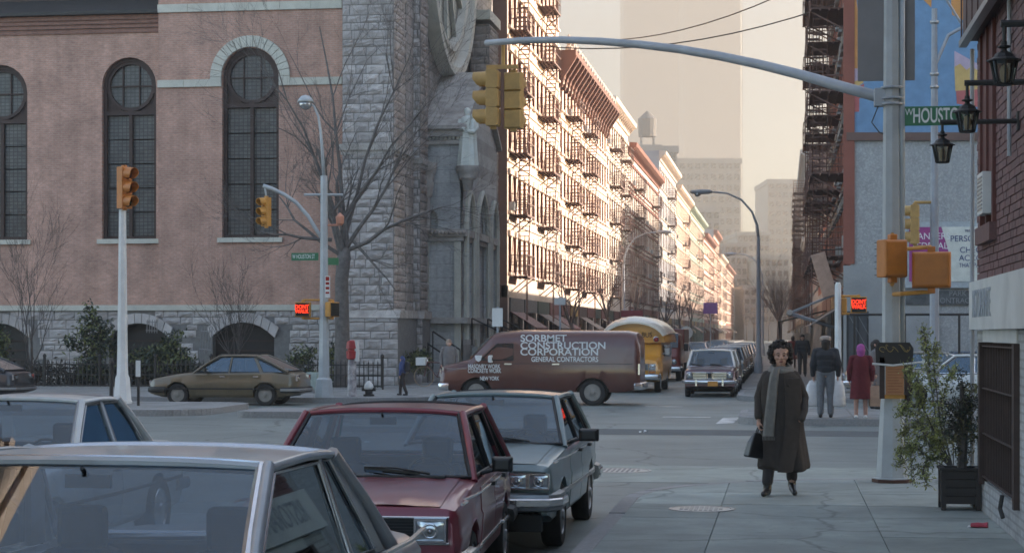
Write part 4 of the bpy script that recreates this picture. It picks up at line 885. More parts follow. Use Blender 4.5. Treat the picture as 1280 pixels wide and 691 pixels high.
class Car:
    """shape tables are in metres along y: hw half width, top centre-line height, sh shoulder height"""
    def __init__(s, t, L, hw, top, sh, arches, zs=.24, crown=.03, cab=None, sect=None):
        s.t, s.L, s.hw, s.top, s.sh, s.arches, s.zs, s.crown, s.cab = t, L, hw, top, sh, arches, zs, crown, cab
        s.sect = sect or [(.90, 0), (.965, .10), (.99, .42), (1.0, .62), (.985, .66), (.975, .93), (.945, 1.0)]
        ys = set()
        for tb in (hw, top, sh): ys |= {p[0] for p in tb}
        for yc, r in arches:
            for k in range(13): ys.add(round(yc - r * cos(pi * k / 12), 4))
            ys |= {yc - r - .004, yc + r + .004}
        for k in range(int(L / .16)): ys.add(k * .16)
        if cab: ys |= {cab[0] - .005, cab[0], cab[1], cab[1] + .005}
        ys = sorted(y for y in ys if 0 <= y <= L); s.ys = [ys[0]]
        for y in ys[1:]:
            if y - s.ys[-1] > .003: s.ys.append(y)
    def zb(s, y):
        z = s.zs + (.1 * max(0, 1 - y / .35)) + (.12 * max(0, 1 - (s.L - y) / .4))
        for yc, r in s.arches:
            if abs(y - yc) <= r: z = max(z, .30 + sqrt(r * r - (y - yc) ** 2))
        return z
    def side(s, y, off=0.0):
        w = lerp_tab(s.hw, y); z0, z1 = s.zb(y), lerp_tab(s.sh, y); zlow = s.zs
        out = []
        for f, k in s.sect:
            z = zlow + (z1 - zlow) * k; z = max(z, min(z0, z1 - .005 * (1 - k)))
            out.append((w * f + off, y, z))
        return out
    def body(s, m, extra=None):
        b = MB(); secs = []
        for y in s.ys:
            sd = s.side(y); w = sd[-1][0]; zt = lerp_tab(s.top, y); z1 = sd[-1][2]; incab = s.cab and s.cab[0] <= y <= s.cab[1]
            if incab: tp = [(w - .03, y, z1 + .004), (w - .07, y, z1 - .03), (w - .10, y, .42), (0, y, .40)]
            else: tp = [(w * .93, y, z1 + (zt - z1) * .55), (w * .80, y, z1 + (zt - z1) * .86), (w * .4, y, zt), (0, y, zt + s.crown * .3)]
            half = sd + tp
            secs.append(half + [(-x, yy, z) for x, yy, z in half[::-1][1:]])
        b.loft(secs, closed=True, cap=True)
        wmin = min(p[1] for p in s.hw)
        y0, y1 = .25, s.L - .25; iw = lerp_tab(s.hw, s.L / 2) * .72
        b.mi = 1; b.box(-iw, iw, y0, y1, s.zs + .02, .40)
        for yc, r in s.arches: b.box(-iw, iw, yc - r - .03, yc + r + .03, .35, min(.30 + r + .08, lerp_tab(s.sh, yc) - .06))
        b.mi = 0
        if extra: extra(b)
        o = b.build('body', [m, M['black']], s.t, auto=38); s.b = o; return o
    def patch(s, name, y0, y1, k0, k1, m, off=.005, lower=None, parent=None):
        """a proud panel following the side between section rows k0..k1"""
        out = []
        for sg in (1, -1):
            b = MB(); ys = [y0] + [y for y in s.ys if y0 + .02 < y < y1 - .02] + [y1]; secs = []
            for y in ys:
                sd = s.side(y, off)[k0:k1 + 1]; inn = s.side(y, -.02)[k0:k1 + 1]
                q = [(x * sg, yy, z) for x, yy, z in sd] + [(x * sg, yy, z) for x, yy, z in inn[::-1]]
                secs.append(q if sg > 0 else q[::-1])
            b.loft(secs); o = b.build(name, m, parent or s.t, auto=38); out.append(o)
        return out
    def strip(s, y0, y1, z, h, m, off=.012, name='side_trim'):
        for sg in (1, -1):
            b = MB(); secs = []
            for y in [y0] + [y for y in s.ys if y0 + .02 < y < y1 - .02] + [y1]:
                sd = s.side(y); x = max(p[0] for p in sd)
                for (xa, _, za), (xb, _, zb2) in zip(sd, sd[1:]):
                    if za <= z <= zb2 and zb2 > za: x = xa + (xb - xa) * (z - za) / (zb2 - za)
                q = [((x - .01) * sg, y, z - h / 2), ((x + off) * sg, y, z - h / 2 * .7), ((x + off) * sg, y, z + h / 2 * .7), ((x - .01) * sg, y, z + h / 2)]; secs.append(q if sg > 0 else q[::-1])
            b.loft(secs); b.build(name, m, s.t)
    def hood(s, y0, y1, m, f=.86, name='bonnet', crease=True):
        b = MB(); ys = [y0 + (y1 - y0) * k / 12 for k in range(13)]
        def fn(u, v):
            y = y0 + (y1 - y0) * v; w = lerp_tab(s.hw, y) * .945; a = (u * 2 - 1) * f; zt = lerp_tab(s.top, y); z1 = lerp_tab(s.sh, y); aa = abs(a)
            z = z1 + (zt - z1) * (.86 + (.14) * (1 - (aa - .4) / .4) if aa > .4 else 1.0) if aa <= .8 else z1 + (zt - z1) * (.86 - (aa - .8) / .13 * .31)
            if aa < .4: z += s.crown * .3 * (1 - aa / .4)
            return (a * w, y, z + .006 + (.006 if crease and .28 < aa < .62 else 0))
        b.grid(fn, 16, 12); return b.build(name, m, s.t, auto=40)
def greenhouse(car, m, A, At, Ct, Cb, wb, wr, zr, bpil, trim, glass, bulge=.08, rbulge=.05, pw=.06, roofm=None, seats=True, crown=.035, frame=.018, quarter=True):
    """A,At,Ct,Cb = (y,z) windscreen base/top, rear top/base; bpil = list of (y at belt, y at roof, width) pillars"""
    t = car.t
    def X(z): return wb + (wr - wb) * max(0, min(1.05, (z - A[1]) / (zr - A[1])))
    b = MB()
    def rf(u, v):
        x = (u * 2 - 1); y = At[0] + (Ct[0] - At[0]) * v
        bow = (bulge * (1 - v) ** 3 * (-1) + rbulge * v ** 3) * (1 - x * x)
        return (x * (wr + .01), y + bow, zr + crown * (1 - abs(x) ** 2.6) - .018 * (2 * v - 1) ** 2 + .008)
    b.grid(rf, 14, 10)
    b.grid(lambda u, v: tuple(Vector(rf(1 - u, v)) - Vector((0, 0, .035))), 14, 6)
    for sg in (-1, 1):                                # roof rails
        ym = (At[0] + Ct[0]) / 2
        b.tube([(sg * (wr + .0), At[0], zr - .012), (sg * (wr + .008), At[0] + .3, zr + .0), (sg * (wr + .01), ym, zr + .004), (sg * (wr + .008), Ct[0] - .2, zr - .002), (sg * wr, Ct[0], zr - .015)], .022, 8)
        def seg(p, q, w, h=.055): b.bar((sg * X(p[1]), p[0], p[1]), (sg * X(q[1]), q[0], q[1]), w, h, up=(0, 1, 0))
        b.tube([(sg * (wb - .005), A[0], A[1] - .03), (sg * X((A[1] + zr) / 2), (A[0] + At[0]) / 2 - .008, (A[1] + At[1]) / 2 + .006), (sg * wr, At[0], At[1])], pw * .46, 8)
        b.tube([(sg * wr, Ct[0], Ct[1]), (sg * X((Cb[1] + zr) / 2), (Cb[0] + Ct[0]) / 2, (Ct[1] + Cb[1]) / 2), (sg * wb, Cb[0], Cb[1] - .03)], pw * .62, 8)
        for yb, yt, w in bpil:                        # pillars as quads in the side plane
            zt = zr - .01; zb_ = A[1] - .02
            q = [(yb - w / 2, zb_), (yb + w / 2, zb_), (yt + w / 2, zt), (yt - w / 2, zt)]
            b.loft([[(sg * (X(z) + o), y, z) for y, z in (q if sg > 0 else q[::-1])] for o in (-.05, .004)])
    # front and rear roof headers
    n = 12
    for (yy, bl) in ((At[0], -bulge), (Ct[0], rbulge)):
        b.tube([((k / n * 2 - 1) * wr, yy + bl * (1 - (k / n * 2 - 1) ** 2), zr - .012 + crown * (1 - abs(k / n * 2 - 1) ** 2.6)) for k in range(n + 1)], .021, 6)
    ro = b.build('roof', roofm or m, t, auto=45)
    def screen(P, Q, bl, nm, ins=.035):
        g = MB()
        def fn(u, v):
            x = u * 2 - 1; y = P[0] + (Q[0] - P[0]) * v; z = P[1] + (Q[1] - P[1]) * v; w = wb + (wr - wb) * v - ins
            return (x * w, y + bl * (1 - x * x) * (1 - .15 * v) + bl * .12 * sin(pi * v), z + (crown * .8 * (1 - abs(x) ** 2.6)) * v)
        g.grid(fn, 14, 8); o = g.build(nm, glass, t, smooth=True)
        f = MB(); pts = [fn(k / 16, 0) for k in range(17)] + [fn(1, k / 6) for k in range(1, 7)] + [fn(1 - k / 16, 1) for k in range(1, 17)] + [fn(0, 1 - k / 6) for k in range(1, 7)]
        f.tube(pts, frame, 6); f.build('screen_seal', trim, o, auto=50); return o, fn
    ws, wf = screen(A, At, -bulge, 'windscreen'); rs_, rf2 = screen(Cb, Ct, rbulge, 'rear_window')
    edges = [(A[0] + .10, At[0] + .05, 0)] + bpil + [(Cb[0] - .10, Ct[0] - .05, 0)]
    for sg in (-1, 1):
        for (b0, t0, w0), (b1, t1, w1) in zip(edges, edges[1:]):
            zt, zb_ = zr - .035, A[1] + .005
            q = [(b0 + w0 / 2, zb_), (b1 - w1 / 2, zb_), (t1 - w1 / 2, zt), (t0 + w0 / 2, zt)]
            if q[1][0] - q[0][0] < .08 and q[2][0] - q[3][0] < .08: continue
            g = MB(); g.loft([[(sg * (X(z) + o), y, z) for y, z in (q if sg > 0 else q[::-1])] for o in (-.02, -.014)]); o = g.build('side_window', glass, t)
            f = MB(); P = [(sg * (X(z) - .004), y, z) for y, z in q]; f.tube(P + [P[0]], .011, 6); f.build('window_trim', trim, o)
    if seats:
        mid = bpil[0][0] if bpil else (A[0] + Cb[0]) / 2
        zb_ = A[1]
        for x in (-.36, .36):
            for yy in (mid - .12, ):
                g = MB(); g.loft([[(x + sx * w, yy + o + dy, z) for sx, dy in ((-1, -.05), (1, -.05), (1, .06), (-1, .06))] for z, w, o in ((.45, .23, -.06), (zb_ - .15, .24, 0), (zb_ + .02, .2, .03), (zb_ + .05, .10, .04))]); g.box(x - .23, x + .23, yy - .5, yy - .05, .42, .58)
                so = g.build('seat', M['seat'], t, bevel=.04)
                g = MB(); g.box(x - .12, x + .12, yy - .02, yy + .07, zb_ + .03, min(zr - .16, zb_ + .24)); g.build('headrest', M['seat'], so, bevel=.035)
        g = MB(); yy = Cb[0] - .45; g.box(-.58, .58, yy, yy + .14, .45, zb_ + .03); g.build('rear_seat', M['seat'], t, bevel=.05)
        g = MB(); g.prism([(A[0] + .02, A[1] - .02), (A[0] + .38, A[1] - .03), (A[0] + .45, A[1] - .2), (A[0] + .3, .5), (A[0] + .02, .5)], -wb + .12, wb - .12, 'x'); g.build('dashboard', M['seat'], t, bevel=.02)
        g = MB(); g.tube([(.36 + .17 * cos(a), A[0] + .52 - .05 * sin(a), A[1] - .04 + .16 * sin(a)) for a in [2 * pi * k / 20 for k in range(21)]], .013, 6); g.bar((.2, A[0] + .52, A[1] - .04), (.52, A[0] + .52, A[1] - .04), .03, .02); g.build('steering_wheel', M['black'], t)
        g = MB(); p = Vector(wf(.5, .86)); g.cbox((p[0], p[1] + .09, p[2] - .02), (.20, .025, .055)); g.tube([(p[0], p[1] + .09, p[2]), (p[0], p[1] + .02, p[2] + .04)], .01, 5); g.build('interior_mirror', M['black'], t)
    return wf, X
def wipers(t, wf, spec):
    for u0, v0, u1, v1 in spec:
        g = MB(); a, b_ = Vector(wf(u0, v0)), Vector(wf(u1, v1)); n = Vector((0, -.02, .02)); m_ = Vector(wf((u0 + u1) / 2, (v0 + v1) / 2))
        g.tube([a + n * .6, m_ + n * 1.6, b_ + n * .8], [.011, .008, .006], 5); d = (b_ - a) * .48; g.bar(m_ - d * .75 + n * .4, b_ + n * .4, .012, .02); g.build('wiper', M['black'], t)
def mirror(t, x, y, z, m, flip=1, w=.17, h=.11, stalk=True):
    g = MB(); g.loft([[(x + flip * (.06 + w / 2 + sx * w / 2 * k), y + yy, z + .07 + sz * h / 2 * k) for sx, sz in ((-1, -1), (1, -1), (1, 1), (-1, 1))] for yy, k in ((-.06, .75), (-.02, 1), (.05, 1))]); g.bar((x - flip * .03, y, z), (x + flip * .1, y, z + .04), .05, .03)
    o = g.build('side_mirror', m, t, bevel=.012); g = MB(); g.box(min(x + flip * .07, x + flip * (.05 + w)), max(x + flip * .07, x + flip * (.05 + w)), y + .051, y + .053, z + .025, z + .115); g.build('mirror_glass', M['chrome'], o)
def lamp(t, x, y, z, w, h, rnd=False, name='headlight', m=None, dz=.05):
    g = MB()
    if rnd: g.lathe([(w / 2 + .012, 0), (w / 2 + .015, -.03), (w / 2, -.035), (w / 2, 0)], 20, (x, y, z), 'y', cap=False)
    else:
        e = .014
        for a in ((x - w / 2 - e, x - w / 2, z - h / 2 - e, z + h / 2 + e), (x + w / 2, x + w / 2 + e, z - h / 2 - e, z + h / 2 + e), (x - w / 2, x + w / 2, z + h / 2, z + h / 2 + e), (x - w / 2, x + w / 2, z - h / 2 - e, z - h / 2)): g.box(a[0], a[1], y - .03, y + .02, a[2], a[3])
    o = g.build(name, M['chrome'], t)
    g = MB()
    if rnd: g.lathe([(w / 2, -.008), (w * .35, -.022), (w * .18, -.028), (.003, -.03)], 20, (x, y, z), 'y')
    else: g.grid(lambda u, v: (x + (u - .5) * w, y - .012 - .016 * sin(pi * u) * sin(pi * v), z + (v - .5) * h), 8, 8)
    g.build('lens', m or M['lens'], o, smooth=True)
    if not rnd and m is None:
        g = MB(); g.lathe([(min(w, h) * .42, -.026), (min(w, h) * .36, -.033), (min(w, h) * .3, -.026)], 18, (x, y, z), 'y', cap=False); g.lathe([(min(w, h) * .16, -.028), (.002, -.045)], 12, (x, y, z), 'y'); g.build('reflector_bowl', M['chrome'], o, smooth=True)
    return o
def bumper(t, car, front, z, h, m, d=.09, wrap=.45, strip=None, name='bumper', grow=.02):
    pts = []; y0 = 0 if front else car.L; s = -1 if front else 1
    w = lerp_tab(car.hw, .12 if front else car.L - .12) + grow
    for x, y in ((-w - .02, wrap), (-w - .015, .10), (-w * .93, -.02), (-w * .6, -d * .8), (0, -d), (w * .6, -d * .8), (w * .93, -.02), (w + .015, .10), (w + .02, wrap)):
        pts.append(Vector((x, y0 + (y if front else -y), z)))
    b = MB(); secs = []
    for i, p in enumerate(pts):
        tt = (pts[min(i + 1, len(pts) - 1)] - pts[max(i - 1, 0)]).normalized(); nrm = Vector((tt.y, -tt.x, 0))
        if (nrm.y * s) < 0 and abs(nrm.y) > .3: nrm = -nrm
        if abs(nrm.y) <= .3: nrm = Vector((math.copysign(1, p.x), 0, 0))
        secs.append([p + nrm * a + Vector((0, 0, c)) for a, c in ((-.03, -h / 2), (.02, -h / 2 * .8), (.035, -h * .15), (.035, h * .15), (.02, h / 2 * .8), (-.03, h / 2))])
    b.loft(secs); o = b.build(name, m, t, auto=40)
    if strip:
        b = MB(); secs2 = [[q[2] + (q[2] - q[0]) * .18 + Vector((0, 0, -.012)), q[3] + (q[3] - q[5]) * .18 + Vector((0, 0, .012)), q[3] + Vector((0, 0, .012)), q[2] - Vector((0, 0, .012))] for q in secs]
        b.loft(secs2); b.build('bumper_strip', strip, o)
    return o
def plate(t, y, z, x=0, m=None, txt=None, s=-1):
    g = MB(); g.cbox((x, y, z), (.30, .012, .15)); o = g.build('number_plate', m or mat('orange_plate', (.50, .22, .04), .5), t)
def door_parts(car, m, spans, hz, k0=1, k1=5, hm=None):
    for y0, y1 in spans:
        for sg, o in zip((1, -1), car.patch('door', y0, y1, k0, k1, m, .005)):
            sd = car.side(y1 - .12); x = sd[4][0]
            g = MB(); g.box(*sorted((sg * (x - .01), sg * (x + .03))), y1 - .22, y1 - .08, hz - .015, hz + .015); g.build('handle', hm or M['chrome'], o)
GLS = M['glass']
# ---- silver two-door coupe, front left of the picture
PA = {n: paint(n, c, **k) for n, c, k in (('silver_paint', (.36, .38, .40), {}), ('white_cream_paint', (.62, .65, .64), dict(metal=0)), ('maroon_paint', (.21, .030, .045), {}), ('grey_green_paint', (.16, .22, .23), {}), ('olive_paint', (.13, .105, .065), {}), ('dark_paint', (.03, .033, .04), {}), ('brown_van_paint', (.095, .030, .022), dict(metal=.1, rough=.3)), ('plum_paint', (.11, .05, .06), {}), ('yellow_bus_paint', (.55, .25, .03), dict(metal=0)), ('red_truck_paint', (.20, .035, .03), dict(metal=0)), ('cream_roof', (.56, .53, .46), dict(metal=0)), ('beige_paint', (.34, .31, .26), {}), ('blue_paint', (.07, .10, .15), {}), ('pale_blue_paint', (.24, .29, .32), {}))}
XR = -1.98                                              # right-hand sides of the parked row
def place(px, py, z): return G(px, py, z)
def silver():
    Y0 = 7.62 - 2.2
    t = thing('parked_car', 'silver two-door coupe nearest to the camera, cut by the bottom left frame edge', 'car', (-2.94, Y0, 0), radians(-2))
    c = Car(t, 4.75, [(0, .80), (.12, .88), (.8, .94), (2.4, .975), (3.9, .95), (4.55, .88), (4.75, .80)], [(0, .72), (.1, .82), (1.0, .90), (1.5, .945), (1.75, .93), (3.72, .93), (3.78, .945), (4.5, .91), (4.7, .86), (4.75, .70)], [(0, .66), (.1, .76), (1.4, .875), (3.6, .885), (4.6, .83), (4.75, .68)], [(.92, .35), (3.66, .35)], cab=(1.52, 3.65))
    p = PA['silver_paint']; c.body(p); c.hood(.12, 1.42, p)
    wf, X = greenhouse(c, p, (1.48, .92), (2.20, 1.40), (3.15, 1.39), (3.72, .93), .90, .75, 1.40, [(2.98, 2.93, .05), (3.48, 3.16, .16)], M['chrome'], GLS, bulge=.10, crown=.028, frame=.022)
    door_parts(c, p, [(1.5, 2.98)], .74); c.strip(.3, 4.5, .905, .02, M['chrome']); c.strip(.3, 4.5, .50, .04, M['black'])
    bumper(t, c, True, .50, .14, M['chrome']); bumper(t, c, False, .50, .14, M['chrome'])
    for s in (-1, 1):
        for dx in (.66, .50): lamp(t, s * dx, -.005, .68, .14, .12)
        lamp(t, s * .62, 4.77, .70, .3, .14, m=M['lamp_red'], name='tail_light')
    g = MB()
    for k in range(14): g.box(-.40 + k * .06, -.38 + k * .06, -.02, .02, .60, .74)
    g.build('grille', M['chrome'], t); wheels(t, [(s * .80, y) for s in (-1, 1) for y in (.92, 3.66)], .32, .2)
    mirror(t, .90, 1.95, .87, M['chrome'], 1, .16, .13); mirror(t, -.90, 1.95, .87, M['chrome'], -1, .16, .13); wipers(t, wf, [(.3, .02, .02, .12), (.72, .02, .45, .12)])
    g = MB(); P = [Vector(wf(.885, v)) for v in (.20, .30)]; Q = [Vector(wf(.955, v)) for v in (.20, .30)]
    o = Vector((0, .012, -.008)); g.quad(P[0] + o, Q[0] + o, Q[1] + o, P[1] + o); g.build('permit_sticker', mat('pale_sticker', (.45, .60, .58), .6), t)
silver()
# ---- white sedan in the lane further left
def white():
    d = FPX * (CAMH - 1.37) / (500 - HORY); xr, _ = at(96, d); Y0 = d * CA + (96 - 640) / FPX * d * SA - 1.95
    t = thing('white_car', 'white four-door sedan in the left lane, cut by the left frame edge', 'car', (xr - .58, Y0, 0), 0)
    c = Car(t, 4.5, [(0, .76), (.12, .82), (2.2, .85), (4.2, .78), (4.5, .70)], [(0, .68), (.08, .8), (1.3, .92), (3.6, .93), (4.35, .90), (4.5, .68)], [(0, .64), (.1, .76), (1.3, .875), (3.6, .88), (4.4, .85), (4.5, .66)], [(.85, .34), (3.45, .34)], cab=(1.38, 3.28))
    p = PA['white_cream_paint']; c.body(p); c.hood(.1, 1.3, p)
    wf, X = greenhouse(c, p, (1.34, .92), (1.98, 1.36), (2.82, 1.36), (3.30, .92), .80, .62, 1.36, [(2.36, 2.40, .07), (3.10, 2.86, .05)], M['alu'], GLS)
    door_parts(c, p, [(1.42, 2.36), (2.38, 3.1)], .76); c.strip(.25, 4.3, .55, .04, M['black'])
    bumper(t, c, True, .48, .14, M['alu']); bumper(t, c, False, .48, .14, M['alu'])
    for s in (-1, 1): lamp(t, s * .60, -.005, .64, .2, .14); lamp(t, s * .6, 4.51, .72, .28, .14, m=M['lamp_red'], name='tail_light')
    g = MB()
    for k in range(5): g.box(-.46, .46, -.02, .02, .57 + k * .03, .58 + k * .03)
    g.build('grille', M['black'], t); wheels(t, [(s * .74, y) for s in (-1, 1) for y in (.85, 3.45)], .31, .18); mirror(t, .83, 1.75, .88, M['black'], 1); wipers(t, wf, [(.3, .02, .02, .12), (.72, .02, .45, .12)])
white()
# ---- maroon hatchback
def maroon():
    d = FPX * (CAMH - 1.36) / (514 - HORY); Y0 = d * .991 - .1 - 1.62
    t = thing('parked_car', 'maroon boxy hatchback parked between the silver coupe and the grey green sedan', 'car', (XR - .925, Y0, 0), radians(2.8))
    c = Car(t, 3.72, [(0, .75), (.06, .785), (1.2, .81), (3.5, .79), (3.72, .74)], [(0, .72), (.05, .785), (.5, .85), (1.18, .915), (3.3, .92), (3.55, .92), (3.72, .75)], [(0, .70), (.05, .76), (1.1, .875), (3.3, .90), (3.66, .88), (3.72, .72)], [(.78, .335), (3.08, .335)], cab=(1.14, 3.35), zs=.26)
    p = PA['maroon_paint']; c.body(p); c.hood(.07, 1.08, p)
    wf, X = greenhouse(c, p, (1.10, .905), (1.66, 1.345), (3.02, 1.345), (3.5, .93), .755, .60, 1.345, [(2.12, 2.14, .06), (3.02, 2.86, .10)], M['black'], GLS, bulge=.05, rbulge=.03)
    door_parts(c, p, [(1.16, 2.12), (2.14, 2.98)], .80, hm=M['black']); c.strip(.1, 3.6, .80, .018, M['chrome']); c.strip(.2, 3.5, .42, .03, M['chrome'])
    bumper(t, c, True, .42, .13, M['chrome'], strip=M['black']); bumper(t, c, False, .42, .13, M['black'])
    g = MB(); g.box(-.70, .70, -.012, .03, .555, .715); gr = g.build('grille', M['black'], t)
    for k in range(7):
        g = MB(); g.box(-.50, .50, -.022, -.0125, .565 + k * .021, .573 + k * .021); g.build('grille_slat', M['black'], gr)
    g = MB(); g.tube([(-.71, -.02, .548), (.71, -.02, .548), (.71, -.02, .722), (-.71, -.02, .722), (-.71, -.02, .548)], .009, 6); g.build('grille_surround', M['chrome'], gr)
    for s in (-1, 1): lamp(t, s * .585, -.015, .635, .19, .13); lamp(t, s * .62, 3.73, .68, .2, .2, m=M['lamp_red'], name='tail_light'); lamp(t, s * .62, -.03, .45, .12, .05, m=M['lamp_amber'], name='indicator')
    wheels(t, [(s * .70, y) for s in (-1, 1) for y in (.78, 3.08)], .29, .17, 'steel'); mirror(t, .79, 1.42, .91, M['black'], 1, .15, .11); wipers(t, wf, [(.42, .03, .08, .12), (.80, .03, .46, .12)])
    g = MB(); g.box(-.55, .55, 1.0, 1.06, .905, .922); g.build('cowl_vent', M['black'], t)
    g = MB(); g.add([(-.06, 1.2, .93), (.06, 1.22, .925), (.03, 1.3, .97), (-.09, 1.28, .975)], [(0, 1, 2, 3)]); g.build('paper_slip', M['white'], t)
    return t
maroon()
# ---- grey-green sedan
def green():
    Y0 = FPX * (CAMH - .62) / (604 - HORY) * .99 - .05
    t = thing('parked_car', 'grey green four-door sedan parked behind the maroon hatchback', 'car', (XR - .82, Y0, 0), 0)
    c = Car(t, 4.16, [(0, .78), (.06, .80), (1.2, .825), (3.4, .82), (4.0, .79), (4.16, .75)], [(0, .74), (.05, .79), (.6, .85), (1.28, .905), (3.5, .92), (4.0, .91), (4.16, .74)], [(0, .72), (.05, .77), (1.2, .865), (3.5, .89), (4.08, .87), (4.16, .72)], [(.76, .335), (3.23, .335)], cab=(1.3, 3.5), zs=.25)
    p = PA['grey_green_paint']; c.body(p); c.hood(.06, 1.2, p)
    wf, X = greenhouse(c, p, (1.25, .90), (1.86, 1.325), (3.02, 1.325), (3.55, .91), .77, .61, 1.325, [(2.28, 2.30, .06), (3.14, 2.98, .06)], M['black'], GLS, bulge=.07)
    door_parts(c, p, [(1.32, 2.28), (2.30, 3.15)], .80, hm=M['black']); c.strip(.1, 4.0, .80, .016, M['chrome']); c.strip(.15, 4.0, .50, .05, M['alu'])
    bumper(t, c, True, .46, .17, M['alu'], strip=M['chrome']); bumper(t, c, False, .46, .17, M['alu'], strip=M['chrome'])
    g = MB(); g.box(-.74, .74, -.012, .03, .575, .725); gr = g.build('grille', M['black'], t)
    for k in range(5):
        g = MB(); g.box(-.30, .30, -.02, -.0125, .59 + k * .028, .60 + k * .028); g.build('grille_slat', M['black'], gr)
    for s in (-1, 1):
        for dx in (.68, .485): lamp(t, s * dx, -.012, .645, .165, .115)
        lamp(t, s * .6, 4.17, .72, .3, .14, m=M['lamp_red'], name='tail_light')
    g = MB(); g.box(-.70, .70, .0, .12, .2, .40); g.build('air_dam', M['black'], t)
    wheels(t, [(s * .715, y) for s in (-1, 1) for y in (.76, 3.23)], .295, .18, 'steel'); mirror(t, .80, 1.62, .90, M['black'], 1, .19, .12); wipers(t, wf, [(.34, .03, .02, .10), (.80, .03, .48, .10)])
green()
# ---- olive hatchback across the avenue (drives to the left)
def sidecar(label, name, x, y, p, roofm=None, hatch=True):
    t = thing(name, label, 'car', (x, y, 0), -pi / 2)
    c = Car(t, 4.10, [(0, .72), (.15, .80), (1.2, .825), (3.4, .82), (3.9, .78), (4.1, .70)], [(0, .66), (.1, .72), (.7, .84), (1.25, .90), (3.3, .94), (3.85, .92), (4.05, .84), (4.1, .7)], [(0, .62), (.1, .70), (1.2, .86), (3.4, .89), (4.0, .82), (4.1, .66)], [(.78, .335), (3.22, .335)], cab=(1.3, 3.45), zs=.22)
    c.body(p)
    wf, X = greenhouse(c, p, (1.22, .89), (1.92, 1.33), (2.92, 1.33), (3.85, .93), .77, .60, 1.33, [(2.22, 2.26, .05), (3.12, 2.90, .09)], M['black'], GLS, roofm=roofm)
    door_parts(c, p, [(1.3, 2.2), (2.22, 3.12)], .78); c.strip(.2, 3.9, .45, .05, M['black'])
    bumper(t, c, True, .42, .16, M['black']); bumper(t, c, False, .42, .16, M['black'], strip=M['alu'])
    for s in (-1, 1): lamp(t, s * .56, .0, .60, .24, .11); lamp(t, s * .60, 4.08, .74, .24, .13, m=M['lamp_red'], name='tail_light')
    wheels(t, [(s * .70, yy) for s in (-1, 1) for yy in (.78, 3.22)], .30, .17, 'white'); mirror(t, .8, 1.62, .89, M['black'], 1)
    return t
xh = onY(195, 49.5)
sidecar('olive brown five-door hatchback driving along the far side of the avenue', 'hatchback_car', xh, 49.75, PA['olive_paint'])
sidecar('dark car leaving the picture at the left edge of the avenue', 'dark_car', onY(26, 49.5) - 4.1, 49.75, PA['dark_paint'])
